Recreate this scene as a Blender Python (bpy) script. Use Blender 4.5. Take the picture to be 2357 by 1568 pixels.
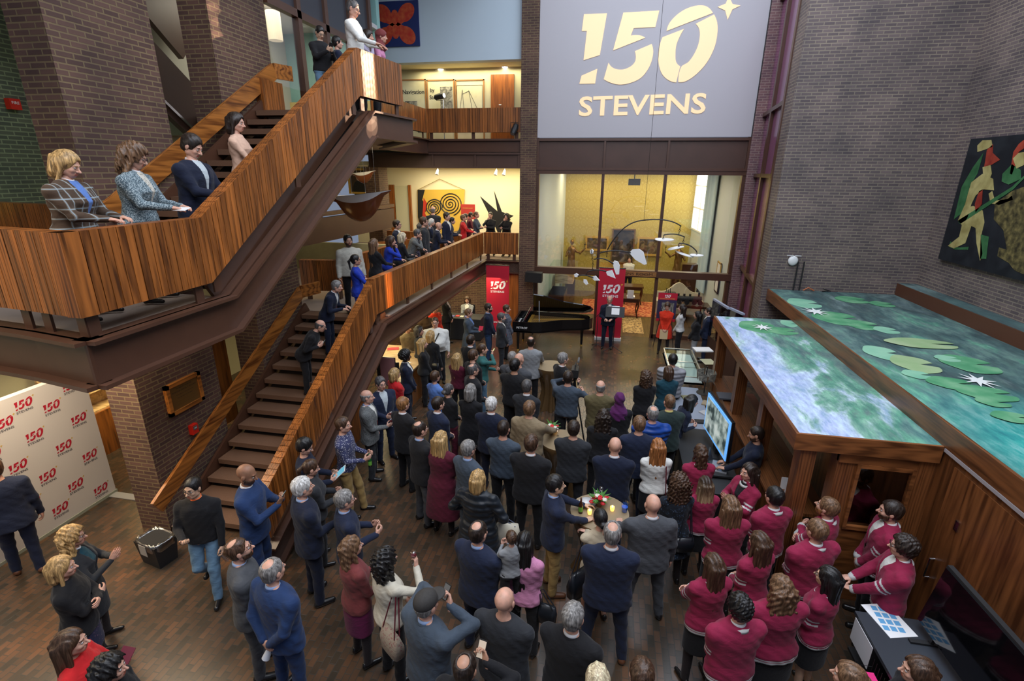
import bpy, math, random
import numpy as np
from mathutils import Vector, Matrix

random.seed(7)
scene = bpy.context.scene
for o in list(bpy.data.objects):
    bpy.data.objects.remove(o)

# ------------------------------------------------------------------ camera
IMG_W, IMG_H, FPX = 2357.0, 1568.0, 1160.6
YAW, PITCH, ROLL, EYE = .1854, .3232, -.00783, 5.4
def _rot():
    cw, sw, cp, sp = math.cos(YAW), math.sin(YAW), math.cos(PITCH), math.sin(PITCH)
    f = np.array([-sw*cp, cw*cp, -sp]); r = np.array([cw, sw, 0.]); d = np.cross(f, r)
    cr, sr = math.cos(ROLL), math.sin(ROLL)
    return r*cr+d*sr, -r*sr+d*cr, f
CR, CD, CF = _rot()
CAM = np.array([0., 0., EYE])
cd = bpy.data.cameras.new('camera')
cd.sensor_width = 36.0
cd.lens = FPX/IMG_W*36.0
cd.clip_start = .05; cd.clip_end = 200
cam = bpy.data.objects.new('camera', cd)
scene.collection.objects.link(cam)
m = Matrix.Identity(4)
for i, v in enumerate((CR, -CD, -CF)):
    for j in range(3):
        m[j][i] = float(v[j])
m[2][3] = EYE
cam.matrix_world = m
scene.camera = cam

# ------------------------------------------------------------------ world, light, exposure
w = bpy.data.worlds.new('world'); scene.world = w; w.use_nodes = True
bg = w.node_tree.nodes['Background']
bg.inputs[0].default_value = (.62, .74, 1.0, 1); bg.inputs[1].default_value = .20
def area(name, loc, rot, sx, sy, power, col):
    l = bpy.data.lights.new(name, 'AREA'); l.shape = 'RECTANGLE'; l.size = sx; l.size_y = sy
    l.energy = power; l.color = col
    o = bpy.data.objects.new(name, l); o.location = loc; o.rotation_euler = [math.radians(a) for a in rot]
    scene.collection.objects.link(o)
    return o
def spot(name, loc, tgt, power, col, ang, blend=.3, rad=.03):
    l = bpy.data.lights.new(name, 'SPOT'); l.energy = power; l.color = col
    l.spot_size = math.radians(ang); l.spot_blend = blend; l.shadow_soft_size = rad
    o = bpy.data.objects.new(name, l); o.location = loc
    o.rotation_euler = (Vector(tgt)-Vector(loc)).to_track_quat('-Z', 'Y').to_euler()
    scene.collection.objects.link(o)
    return o
# skylight over the atrium (daylight), and the warm ceiling lamps under the floors at the left
area('skylight', (1.2, 9.0, 12.5), (0, 0, 0), 8, 13, 820, (.80, .88, 1.0))
area('skylight_front', (1.0, 1.2, 11.0), (25, 0, 0), 8, 4, 430, (.90, .92, 1.0))
scene.view_settings.view_transform = 'Standard'
scene.view_settings.look = 'None'
scene.view_settings.exposure = 0.62
scene.view_settings.gamma = 1.0
scene.view_settings.use_curve_mapping = False
cy = scene.cycles
cy.max_bounces = 5; cy.diffuse_bounces = 3; cy.glossy_bounces = 3; cy.transmission_bounces = 4
cy.transparent_max_bounces = 8; cy.caustics_reflective = False; cy.caustics_refractive = False
cy.use_denoising = True; cy.use_adaptive_sampling = True; cy.adaptive_threshold = .035
cy.sample_clamp_indirect = 4.0

# ------------------------------------------------------------------ helpers
def ray(px, py): return CR*(px-IMG_W/2)/FPX + CD*(py-IMG_H/2)/FPX + CF
def atZ(px, py, z): r = ray(px, py); return CAM + r*(z-EYE)/r[2]
def atX(px, py, x): r = ray(px, py); return CAM + r*x/r[0]
def atY(px, py, y): r = ray(px, py); return CAM + r*y/r[1]

class MB:
    """collects geometry; build() links it as ONE mesh object"""
    def __init__(s): s.v = []; s.f = []; s.m = []; s.n = 0
    def add(s, verts, faces, mi=0):
        verts = np.asarray(verts, float); s.v.append(verts)
        for f in faces: s.f.append([i+s.n for i in f])
        if np.ndim(mi) == 0: s.m += [int(mi)]*len(faces)
        else: s.m += [int(i) for i in mi]
        s.n += len(verts); return s
    def hexa(s, p, mi=0):
        return s.add(p, [(0,3,2,1),(4,5,6,7),(0,1,5,4),(1,2,6,5),(2,3,7,6),(3,0,4,7)], mi)
    def box(s, x0, x1, y0, y1, z0, z1, mi=0):
        x0, x1 = min(x0,x1), max(x0,x1); y0, y1 = min(y0,y1), max(y0,y1); z0, z1 = min(z0,z1), max(z0,z1)
        return s.hexa([(x0,y0,z0),(x1,y0,z0),(x1,y1,z0),(x0,y1,z0),(x0,y0,z1),(x1,y0,z1),(x1,y1,z1),(x0,y1,z1)], mi)
    def bar(s, a, b, w, h, mi=0, up=(0,0,1)):
        a, b = np.array(a,float), np.array(b,float); d = b-a; d /= np.linalg.norm(d)
        r = np.cross(d, up); r /= np.linalg.norm(r); u = np.cross(r, d)
        r = r*w/2; u = u*h/2
        return s.hexa([a-r-u, a+r-u, b+r-u, b-r-u, a-r+u, a+r+u, b+r+u, b-r+u], mi)
    def tube(s, pts, r, n=8, mi=0, cap=True):
        pts = [np.array(p,float) for p in pts]; k = len(pts)
        rr = [r]*k if np.ndim(r) == 0 else r
        vs = []; up = None
        for i, p in enumerate(pts):
            t = pts[min(i+1,k-1)]-pts[max(i-1,0)]; t /= (np.linalg.norm(t)+1e-9)
            if up is None:
                up = np.array([0,0,1.]) if abs(t[2]) < .9 else np.array([1.,0,0])
            a = np.cross(t, up); a /= (np.linalg.norm(a)+1e-9); b = np.cross(t, a); up = -b if False else np.cross(a, t)
            for j in range(n):
                q = 2*math.pi*j/n
                vs.append(p + (a*math.cos(q)+b*math.sin(q))*rr[i])
        fs = [(i*n+j, i*n+(j+1)%n, (i+1)*n+(j+1)%n, (i+1)*n+j) for i in range(k-1) for j in range(n)]
        if cap: fs += [tuple(range(n))[::-1], tuple((k-1)*n+j for j in range(n))]
        return s.add(vs, fs, mi)
    def cyl(s, c, r, h, n=20, mi=0, r2=None):
        x, y, z = c; return s.tube([(x,y,z),(x,y,z+h)], [r, r if r2 is None else r2], n, mi)
    def lathe(s, c, prof, n=24, mi=0):
        x, y, z = c; vs = []; k = len(prof)
        for r, h in prof:
            for j in range(n):
                q = 2*math.pi*j/n; vs.append((x+r*math.cos(q), y+r*math.sin(q), z+h))
        fs = [(i*n+j, i*n+(j+1)%n, (i+1)*n+(j+1)%n, (i+1)*n+j) for i in range(k-1) for j in range(n)]
        fs += [tuple(range(n))[::-1], tuple((k-1)*n+j for j in range(n))]
        return s.add(vs, fs, mi)
    def ell(s, c, r, n=14, k=8, mi=0):
        vs = [(c[0],c[1],c[2]-r[2])]
        for i in range(1,k):
            t = math.pi*i/k
            for j in range(n):
                q = 2*math.pi*j/n
                vs.append((c[0]+r[0]*math.sin(t)*math.cos(q), c[1]+r[1]*math.sin(t)*math.sin(q), c[2]-r[2]*math.cos(t)))
        vs.append((c[0],c[1],c[2]+r[2])); L = len(vs)-1
        fs = [(0,1+(j+1)%n,1+j) for j in range(n)]
        fs += [(1+i*n+j,1+i*n+(j+1)%n,1+(i+1)*n+(j+1)%n,1+(i+1)*n+j) for i in range(k-2) for j in range(n)]
        fs += [(L, 1+(k-2)*n+j, 1+(k-2)*n+(j+1)%n) for j in range(n)]
        return s.add(vs, fs, mi)
    def prism(s, poly, d, mi=0):
        """poly: 3D points (planar outline), extruded by vector d"""
        p = np.asarray(poly,float); n = len(p); d = np.asarray(d,float)
        return s.add(np.vstack([p, p+d]), [tuple(range(n))[::-1], tuple(range(n,2*n))]+[(i,(i+1)%n,(i+1)%n+n,i+n) for i in range(n)], mi)
    def quad(s, a, b, c, d, mi=0): return s.add([a,b,c,d], [(0,1,2,3)], mi)
    def build(s, name, mats, parent=None, smooth=False, loc=None):
        me = bpy.data.meshes.new(name)
        V = np.vstack(s.v)
        me.from_pydata(V.tolist(), [], s.f)
        if not isinstance(mats, (list, tuple)): mats = [mats]
        for mt in mats: me.materials.append(mt)
        if len(mats) > 1: me.polygons.foreach_set('material_index', s.m)
        if smooth: me.polygons.foreach_set('use_smooth', [True]*len(s.f))
        me.update()
        o = bpy.data.objects.new(name, me); scene.collection.objects.link(o)
        if parent is not None: o.parent = parent
        return o

def tag(o, label=None, cat=None, group=None, kind=None):
    if label: o['label'] = label
    if cat: o['category'] = cat
    if group: o['group'] = group
    if kind: o['kind'] = kind
    return o
def empty(name, loc=(0,0,0), rz=0, label=None, cat=None, group=None):
    o = bpy.data.objects.new(name, None); scene.collection.objects.link(o)
    o.location = [float(v) for v in loc]; o.rotation_euler = (0,0,rz); o.empty_display_size = .1
    return tag(o, label, cat, group)
def struct(o): o['kind'] = 'structure'; return o

# ------------------------------------------------------------------ materials
MATS = {}
def nmat(name):
    m = bpy.data.materials.new(name); m.use_nodes = True; nt = m.node_tree
    return m, nt, nt.nodes['Principled BSDF']
def plain(name, col, rough=.5, metal=0, spec=.5, noise=0, scale=30, bump=0, emis=None, es=0, alpha=1, trans=0, sheen=0):
    if name in MATS: return MATS[name]
    m, nt, b = nmat(name)
    b.inputs['Base Color'].default_value = (*col, 1); b.inputs['Roughness'].default_value = rough
    b.inputs['Metallic'].default_value = metal; b.inputs['Specular IOR Level'].default_value = spec
    if trans: b.inputs['Transmission Weight'].default_value = trans
    if sheen: b.inputs['Sheen Weight'].default_value = sheen
    if alpha < 1: b.inputs['Alpha'].default_value = alpha
    if emis: b.inputs['Emission Color'].default_value = (*emis, 1); b.inputs['Emission Strength'].default_value = es
    if noise or bump:
        tc = nt.nodes.new('ShaderNodeTexCoord'); n = nt.nodes.new('ShaderNodeTexNoise')
        n.inputs['Scale'].default_value = scale; n.inputs['Detail'].default_value = 2
        nt.links.new(tc.outputs['Object'], n.inputs['Vector'])
        if noise:
            r = nt.nodes.new('ShaderNodeMix'); r.data_type = 'RGBA'
            r.inputs[6].default_value = (*[c*(1-noise) for c in col], 1); r.inputs[7].default_value = (*[min(1,c*(1+noise)) for c in col], 1)
            nt.links.new(n.outputs['Fac'], r.inputs[0]); nt.links.new(r.outputs[2], b.inputs['Base Color'])
        if bump:
            bp = nt.nodes.new('ShaderNodeBump'); bp.inputs['Strength'].default_value = bump; bp.inputs['Distance'].default_value = .01
            nt.links.new(n.outputs['Fac'], bp.inputs['Height']); nt.links.new(bp.outputs[0], b.inputs['Normal'])
    MATS[name] = m; return m
def ramp(nt, stops):
    r = nt.nodes.new('ShaderNodeValToRGB'); el = r.color_ramp.elements
    while len(el) > 1: el.remove(el[-1])
    el[0].position = stops[0][0]; el[0].color = (*stops[0][1], 1)
    for p, c in stops[1:]:
        e = el.new(p); e.color = (*c, 1)
    return r
def brick(name, axes, c1, c2, mortar, rough=.75, bw=.215, rh=.0677, ms=.010, bump=.6, var=None, spec=.3):
    m, nt, b = nmat(name); L = nt.links.new; N = nt.nodes.new
    geo = N('ShaderNodeNewGeometry'); sep = N('ShaderNodeSeparateXYZ'); L(geo.outputs['Position'], sep.inputs[0])
    cmb = N('ShaderNodeCombineXYZ')
    idx = {'x':0,'y':1,'z':2}
    if axes == 'auto':   # walls: run along x or y by the face's own normal
        ns = N('ShaderNodeSeparateXYZ'); L(geo.outputs['True Normal'], ns.inputs[0])
        ab = N('ShaderNodeMath'); ab.operation = 'ABSOLUTE'; L(ns.outputs[0], ab.inputs[0])
        gt = N('ShaderNodeMath'); gt.operation = 'GREATER_THAN'; gt.inputs[1].default_value = .7; L(ab.outputs[0], gt.inputs[0])
        mx = N('ShaderNodeMix'); L(gt.outputs[0], mx.inputs[0]); L(sep.outputs[0], mx.inputs[2]); L(sep.outputs[1], mx.inputs[3])
        L(mx.outputs[0], cmb.inputs[0]); L(sep.outputs[2], cmb.inputs[1])
    else:
        L(sep.outputs[idx[axes[0]]], cmb.inputs[0]); L(sep.outputs[idx[axes[1]]], cmb.inputs[1])
    t = N('ShaderNodeTexBrick'); L(cmb.outputs[0], t.inputs['Vector'])
    t.inputs['Scale'].default_value = 1; t.inputs['Brick Width'].default_value = bw; t.inputs['Row Height'].default_value = rh
    t.inputs['Mortar Size'].default_value = ms; t.inputs['Mortar Smooth'].default_value = .2; t.inputs['Bias'].default_value = 0
    t.inputs['Color1'].default_value = (*c1,1); t.inputs['Color2'].default_value = (*c2,1); t.inputs['Mortar'].default_value = (*mortar,1)
    n = N('ShaderNodeTexNoise'); n.inputs['Scale'].default_value = 1.3; n.inputs['Detail'].default_value = 4; L(geo.outputs['Position'], n.inputs['Vector'])
    rp = ramp(nt, [(.3,(.7,.7,.72)),(.7,(1.2,1.15,1.1))] if var is None else var); L(n.outputs['Fac'], rp.inputs[0])
    mul = N('ShaderNodeMix'); mul.data_type = 'RGBA'; mul.blend_type = 'MULTIPLY'; mul.inputs[0].default_value = 1
    L(t.outputs['Color'], mul.inputs[6]); L(rp.outputs[0], mul.inputs[7]); L(mul.outputs[2], b.inputs['Base Color'])
    b.inputs['Roughness'].default_value = rough; b.inputs['Specular IOR Level'].default_value = spec
    bp = N('ShaderNodeBump'); bp.inputs['Strength'].default_value = bump; bp.inputs['Distance'].default_value = .006; bp.invert = True
    L(t.outputs['Fac'], bp.inputs['Height']); L(bp.outputs[0], b.inputs['Normal'])
    MATS[name] = m; return m
def wood(name, dark, light, axis='z', rough=.38, scale=1.0, coat=.25, vary=.35):
    """oak: grain stretched along one axis, every loose board its own tone"""
    m, nt, b = nmat(name); L = nt.links.new; N = nt.nodes.new
    geo = N('ShaderNodeNewGeometry'); mp = N('ShaderNodeMapping'); L(geo.outputs['Position'], mp.inputs['Vector'])
    s = {'x':(1.2,16,16),'y':(16,1.2,16),'z':(16,16,1.2)}[axis]; mp.inputs['Scale'].default_value = [v*scale for v in s]
    off = N('ShaderNodeMath'); off.operation = 'MULTIPLY'; off.inputs[1].default_value = 40; L(geo.outputs['Random Per Island'], off.inputs[0])
    L(off.outputs[0], mp.inputs['Location'])
    n = N('ShaderNodeTexNoise'); n.inputs['Scale'].default_value = 1; n.inputs['Detail'].default_value = 5; n.inputs['Distortion'].default_value = .6
    L(mp.outputs[0], n.inputs['Vector'])
    w_ = N('ShaderNodeTexWave'); w_.inputs['Scale'].default_value = .6; w_.inputs['Distortion'].default_value = 9; w_.inputs['Detail'].default_value = 2
    L(mp.outputs[0], w_.inputs['Vector'])
    a = N('ShaderNodeMath'); a.operation = 'MULTIPLY_ADD'; a.inputs[1].default_value = .3; L(w_.outputs['Fac'], a.inputs[0]); L(n.outputs['Fac'], a.inputs[2])
    mid = [(d+l)/2 for d, l in zip(dark, light)]
    rp = ramp(nt, [(.38, dark), (.58, mid), (.85, light)]); L(a.outputs[0], rp.inputs[0])
    mr = N('ShaderNodeMapRange'); L(geo.outputs['Random Per Island'], mr.inputs[0]); mr.inputs[3].default_value = 1-vary; mr.inputs[4].default_value = 1+vary*.6
    mul = N('ShaderNodeMix'); mul.data_type = 'RGBA'; mul.blend_type = 'MULTIPLY'; mul.inputs[0].default_value = 1
    L(rp.outputs[0], mul.inputs[6]); L(mr.outputs[0], mul.inputs[7]); L(mul.outputs[2], b.inputs['Base Color'])
    b.inputs['Roughness'].default_value = rough; b.inputs['Coat Weight'].default_value = coat; b.inputs['Coat Roughness'].default_value = .3
    MATS[name] = m; return m
def cell_mat(name, stops, scale=8, rough=.5, kind='noise', detail=4, dist=0, bump=0, stretch=(1,1,1), spec=.4, metal=0, rnd=False):
    m, nt, b = nmat(name); L = nt.links.new; N = nt.nodes.new
    tc = N('ShaderNodeTexCoord'); mp = N('ShaderNodeMapping'); mp.inputs['Scale'].default_value = stretch; L(tc.outputs['Object'], mp.inputs[0])
    if kind == 'voronoi':
        n = N('ShaderNodeTexVoronoi'); n.inputs['Scale'].default_value = scale; out = n.outputs['Color'] if rnd else n.outputs['Distance']
    elif kind == 'wave':
        n = N('ShaderNodeTexWave'); n.inputs['Scale'].default_value = scale; n.inputs['Distortion'].default_value = dist; out = n.outputs['Fac']
    else:
        n = N('ShaderNodeTexNoise'); n.inputs['Scale'].default_value = scale; n.inputs['Detail'].default_value = detail; n.inputs['Distortion'].default_value = dist; out = n.outputs['Fac']
    L(mp.outputs[0], n.inputs['Vector'])
    rp = ramp(nt, stops); L(out, rp.inputs[0]); L(rp.outputs[0], b.inputs['Base Color'])
    if bump:
        bp = N('ShaderNodeBump'); bp.inputs['Strength'].default_value = bump; bp.inputs['Distance'].default_value = .01
        L(out, bp.inputs['Height']); L(bp.outputs[0], b.inputs['Normal'])
    b.inputs['Roughness'].default_value = rough; b.inputs['Specular IOR Level'].default_value = spec; b.inputs['Metallic'].default_value = metal
    MATS[name] = m; return m

BRICK_L = brick('brick_pillar', 'auto', (.080,.045,.038), (.130,.072,.056), (.180,.130,.072))
BRICK_R = brick('brick_right', 'auto', (.105,.082,.088), (.170,.130,.128), (.25,.21,.165), rough=.6, spec=.5)
BRICK_G = brick('brick_far', 'auto', (.07,.08,.06), (.10,.11,.075), (.20,.23,.14))
FLOORM = brick('brick_pavers', 'yx', (.044,.034,.024), (.115,.060,.034), (.050,.044,.036), rough=.27, bw=.158, rh=.079, ms=.005, bump=.45,
               var=[(.25,(.55,.6,.62)),(.5,(.95,.95,.9)),(.75,(1.5,1.25,1.0))], spec=.6)
OAK = wood('oak_planks', (.085,.024,.004), (.38,.120,.022))
OAKH = wood('oak_rail', (.12,.032,.005), (.46,.165,.030), axis='y')
OAKX = wood('oak_kiosk', (.075,.024,.007), (.24,.085,.026), axis='z')
OAKY = wood('oak_kiosk_fascia', (.065,.022,.007), (.22,.080,.026), axis='y')
OAKXX = wood('oak_kiosk_front', (.085,.028,.008), (.28,.10,.030), axis='x')
LTOAK = wood('light_wood', (.40,.24,.10), (.68,.47,.24), axis='x')
STEEL = plain('brown_steel', (.080,.034,.019), rough=.36, spec=.6, noise=.15, scale=6)
STEEL2 = plain('brown_panel', (.075,.036,.025), rough=.45, noise=.2, scale=2)
CREAM = plain('cream_wall', (.72,.66,.42), rough=.8)
BLUEW = plain('pale_wall', (.56,.66,.74), rough=.85)
WHITE = plain('white_paint', (.8,.8,.8), rough=.5)
BLACK = plain('black_gloss', (.006,.006,.007), rough=.12, spec=.6)
BLACKM = plain('black_matt', (.012,.012,.013), rough=.55)
CHROME = plain('chrome', (.6,.6,.62), rough=.2, metal=1)
GOLD = plain('gold', (.62,.40,.09), rough=.35, metal=.35)
RED = plain('banner_red', (.52,.012,.035), rough=.5)
REDL = plain('logo_red', (.42,.010,.03), rough=.5)
CREAML = plain('logo_white', (.85,.83,.82), rough=.5)
GREYL = plain('logo_grey', (.07,.07,.09), rough=.5)
CARPET = plain('stair_carpet', (.145,.075,.042), rough=.95, noise=.35, scale=160, bump=.5)
CARPETL = plain('landing_carpet', (.33,.26,.21), rough=.95, noise=.2, scale=200, bump=.3)
def glass_mat(name, tint=(1,1,1), refl=.12, rough=.02):
    m = bpy.data.materials.new(name); m.use_nodes = True; nt = m.node_tree; nt.nodes.clear()
    o = nt.nodes.new('ShaderNodeOutputMaterial'); t = nt.nodes.new('ShaderNodeBsdfTransparent'); g = nt.nodes.new('ShaderNodeBsdfGlossy')
    t.inputs[0].default_value = (*tint,1); g.inputs['Roughness'].default_value = rough
    mx = nt.nodes.new('ShaderNodeMixShader'); mx.inputs[0].default_value = refl
    nt.links.new(t.outputs[0], mx.inputs[1]); nt.links.new(g.outputs[0], mx.inputs[2]); nt.links.new(mx.outputs[0], o.inputs[0])
    MATS[name] = m; return m
GLASS = glass_mat('clear_glass')
GLASSC = glass_mat('case_glass', (.9,.97,.95), .10)
# ================================================================== setting
YB = 17.16
def sbox(name, x0,x1,y0,y1,z0,z1, mat): return struct(MB().box(x0,x1,y0,y1,z0,z1).build(name, mat))
# floor
sbox('floor', -12, 9, -3, YB, -.1, 0, FLOORM)
ROOMFL = wood('parquet', (.05,.025,.012), (.13,.07,.03), axis='y', rough=.25)
sbox('floor', -2.5, 5, YB, 24.2, -.1, 0, ROOMFL)
# the tall back wall: brick piers at both sides of the window bay
sbox('wall_back', -2.96, -2.43, 16.95, 17.5, 0, 11.5, BRICK_L)
PURP = brick('brick_return', 'auto', (.15,.085,.10), (.22,.12,.12), (.30,.22,.20), rough=.6)
sbox('wall_back', 3.95, 4.6, 17.0, 17.5, 0, 11.5, PURP)
# right wall: broad brick bay, its corner and the long side wall
sbox('wall_right', 3.84, 7.4, 13.3, 13.9, 0, 11.5, BRICK_R)
sbox('wall_right', 7.2, 7.6, -2, 13.4, 0, 11.5, BRICK_R)
sbox('wall_left', -9.8, -9.5, 3.0, 9.0, 2.5, 11.5, BRICK_G)
sbox('wall_left', -12.2, -12, -3, 20, 0, 12, CREAM)
sbox('ceiling', -12.2, -3.4, -3, 17.4, 11.5, 11.7, plain('ceiling_blocker',(.2,.2,.2),rough=.9))  # unseen ceiling added to keep the skylight off the left pillars
# two tall brick pillars carrying the stairs
sbox('wall_stair', -6.96, -6.43, 5.44, 6.93, 0, 11.5, BRICK_L)
sbox('wall_stair', -6.96, -6.43, 8.10, 9.58, 0, 11.5, BRICK_L)
# slot window between back wall and right wall
PURG = plain('purple_glass', (.26,.085,.19), rough=.15, spec=.7, noise=.3, scale=3)
w3 = MB().hexa([(4.25,17.1,0),(4.29,17.1,0),(3.94,13.9,0),(3.90,13.9,0),(4.25,17.1,9.9),(4.29,17.1,9.9),(3.94,13.9,9.9),(3.90,13.9,9.9)]).build('window_3', PURG)
struct(w3)
wf = MB()
for t in (0, .47, 1):
    x = 4.22+(3.87-4.22)*t; y = 17.1+(13.95-17.1)*t
    wf.box(x-.06, x+.03, y-.06, y+.06, 0, 9.9)
for z in (2.6, 5.35, 7.0, 9.9): wf.hexa([(4.16,17.1,z-.05),(4.3,17.1,z-.05),(3.95,13.9,z-.05),(3.81,13.9,z-.05),(4.16,17.1,z+.05),(4.3,17.1,z+.05),(3.95,13.9,z+.05),(3.81,13.9,z+.05)])
wf.build('window_frame', STEEL, w3)
# header panel under the screen, and the big window below it
hp = MB().box(-2.43,3.95,17.12,17.4,5.45,6.42)
struct(hp.build('trim_1', STEEL2))
fr = MB()
for z in (5.5, 6.37): fr.box(-2.43,3.95,17.04,17.13,z-.04,z+.04)
for x in (-2.40,-.30,1.62,3.92): fr.box(x-.03,x+.03,17.05,17.13,5.45,6.4)
struct(fr.build('trim_2', STEEL))
win = struct(MB().box(-2.40,3.92,17.20,17.22,2.32,5.36).build('window_1', GLASS))
g = MB()
for x in (-2.40,-.30,1.62,3.90): g.box(x-.045,x+.045,17.08,17.26,2.1,5.42)
g.box(-2.43,3.95,17.06,17.28,5.34,5.46); g.box(-2.43,3.95,17.04,17.28,2.10,2.32)
g.build('window_frame', STEEL, win)
win = struct(MB().box(-2.40,-.26,17.20,17.22,.1,2.1).box(1.70,3.9,17.20,17.22,.1,2.1).build('window_2', GLASS))
g = MB()
for x in (-2.38,-.28,1.66,3.88): g.box(x-.05,x+.05,17.1,17.28,0,2.1)
for a,b in ((-2.4,-.28),(1.66,3.9)): g.box(a,b,17.1,17.28,0,.14)
g.build('window_frame', STEEL, win)
sg = tag(MB().box(-.24,1.62,17.01,17.05,2.14,2.29).build('room_sign', wood('sign_wood',(.2,.08,.02),(.36,.17,.05),axis='x')), 'wooden beam sign lettered STEVENS ROOM above the open doorway', 'sign')

# lettering ---------------------------------------------------------------
FONT_CACHE = {}
def text_geo(txt, bold=False):
    if txt in FONT_CACHE: return FONT_CACHE[txt]
    cu = bpy.data.curves.new('t', 'FONT'); cu.body = txt; cu.align_x = 'CENTER'; cu.resolution_u = 3
    if bold: cu.offset = .018
    ob = bpy.data.objects.new('t', cu); scene.collection.objects.link(ob)
    dg = bpy.context.evaluated_depsgraph_get(); me = ob.evaluated_get(dg).to_mesh()
    v = np.array([tuple(p.co)[:2] for p in me.vertices]); f = [tuple(p.vertices) for p in me.polygons]
    ob.evaluated_get(dg).to_mesh_clear(); bpy.data.objects.remove(ob); bpy.data.curves.remove(cu)
    FONT_CACHE[txt] = (v, f); return v, f
def put_text(mb, txt, o, ux, uz, h, mi=0, width=None, bold=False):
    """o: centre of the line's foot, ux: reading direction, uz: up, h: capital height"""
    v, f = text_geo(txt, bold); o, ux, uz = [np.array(a, float) for a in (o, ux, uz)]
    s = h/.70; sx = s if width is None else width/(v[:,0].max()-v[:,0].min())
    c = (v[:,0].max()+v[:,0].min())/2
    mb.add(o + (v[:,0:1]-c)*sx*ux + v[:,1:2]*s*uz, f, mi)
L150 = [[(495,98),(655,92),(605,382),(492,418),(515,215),(480,215)],[(478,525),(588,477),(572,580),(463,582)],
 [(768,87),(1018,73),(990,188),(840,195),(820,247),(880,245),(920,262),(697,350)],
 [(848,355),(965,305),(975,370),(950,460),(890,540),(800,580),(720,585),(632,550),(665,435),(700,473),(760,483),(820,460),(852,420)],
 [(1068,215),(1095,150),(1170,80),(1260,42),(1340,42),(1390,90)],
 [(1190,200),(1040,258),(1015,340),(1012,430),(1035,510),(1080,555),(1135,572),(1163,460),(1135,430),(1130,370),(1140,300)],
 [(1398,100),(1420,160),(1420,240),(1400,330),(1350,430),(1280,510),(1205,562),(1150,570),(1170,465),(1220,430),(1265,365),(1293,290),(1297,210),(1270,165)]]
def _smooth(pl, n=5):
    P = [np.array(p,float) for p in pl]; k = len(P); out = []; tg = []
    for i in range(k):
        a, b = P[i]-P[i-1], P[(i+1)%k]-P[i]; la, lb = np.linalg.norm(a), np.linalg.norm(b)
        ang = math.degrees(math.acos(max(-1,min(1,a@b/(la*lb))))); tg.append(None if ang > 46 else (P[(i+1)%k]-P[i-1])/(la+lb))
    for i in range(k):
        j = (i+1)%k; out.append(tuple(P[i]))
        if tg[i] is None and tg[j] is None: continue
        L_ = np.linalg.norm(P[j]-P[i]); t0 = tg[i] if tg[i] is not None else None; t1 = tg[j] if tg[j] is not None else None
        d = (P[j]-P[i])/L_
        if t0 is None: t0 = 2*d-t1
        if t1 is None: t1 = 2*d-t0
        for q in range(1,n):
            u = q/n; out.append(tuple((2*u**3-3*u*u+1)*P[i]+(u**3-2*u*u+u)*t0*L_+(3*u*u-2*u**3)*P[j]+(u**3-u*u)*t1*L_))
    return out
L150S = [_smooth(p) for p in L150]
LSTAR = [(1500,-25),(1527,28),(1582,38),(1525,65),(1492,137),(1475,72),(1422,48),(1478,25)]
def logo(mb, o, ux, uz, h, mi=0, ms=1, mt=2, word=True, star=True):
    """o: lower left of the numeral; h: numeral height"""
    o, ux, uz = [np.array(a, float) for a in (o, ux, uz)]
    P = lambda q: o + ux*h*(q[0]-465)/490. + uz*h*(582-q[1])/490.
    for poly in L150: mb.add([P(q) for q in poly], [tuple(range(len(poly)))], mi)
    if star: mb.add([P(q) for q in LSTAR], [tuple(range(8))], ms)
    if word: put_text(mb, 'STEVENS', P((897,800)), ux, uz, h*.27, mt, width=h*1.79, bold=True)

# sign letters
g = MB(); put_text(g, 'STEVENS ROOM', (.85,17.005,2.175), (1,0,0), (0,0,1), .085, width=1.3); g.build('sign_letters', plain('sign_dark',(.03,.012,.006)), sg)

# fabric screen; self-lit letter meshes stand in for the projected numeral
scr = empty('projection_screen', (.76,17.08,6.42), 0, 'huge pale fabric screen with the 150 STEVENS projection as glowing mesh letters', 'screen')
def par(name, mb, mats, parent, smooth=False):
    """geometry given in world space, parented under an Empty placed anywhere"""
    o = mb.build(name, mats, parent, smooth)
    o.matrix_parent_inverse = (Matrix.Translation(parent.location) @ parent.rotation_euler.to_matrix().to_4x4()).inverted() if parent.type == 'EMPTY' else Matrix.Identity(4)
    return o
FABRIC = plain('screen_fabric', (.50,.475,.50), rough=.9)
par('fabric', MB().box(-2.43,3.945,17.06,17.12,6.43,11.2), FABRIC, scr)
par('edge_strip', MB().box(3.93,3.955,17.03,17.058,6.43,11.2), BLACKM, scr)
LETTER_GLOW = plain('letter_glow', (.85,.66,.42), rough=.9, emis=(1.0,.66,.32), es=.30)  # projector light put into the letters' own colour and emission
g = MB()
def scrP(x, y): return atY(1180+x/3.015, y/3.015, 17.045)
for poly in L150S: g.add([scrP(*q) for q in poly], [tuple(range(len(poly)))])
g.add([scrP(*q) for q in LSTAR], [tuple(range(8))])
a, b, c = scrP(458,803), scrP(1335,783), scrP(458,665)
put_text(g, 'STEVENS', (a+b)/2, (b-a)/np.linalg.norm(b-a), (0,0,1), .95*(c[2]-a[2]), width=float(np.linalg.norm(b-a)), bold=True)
par('glow_logo', g, LETTER_GLOW, scr)

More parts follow.
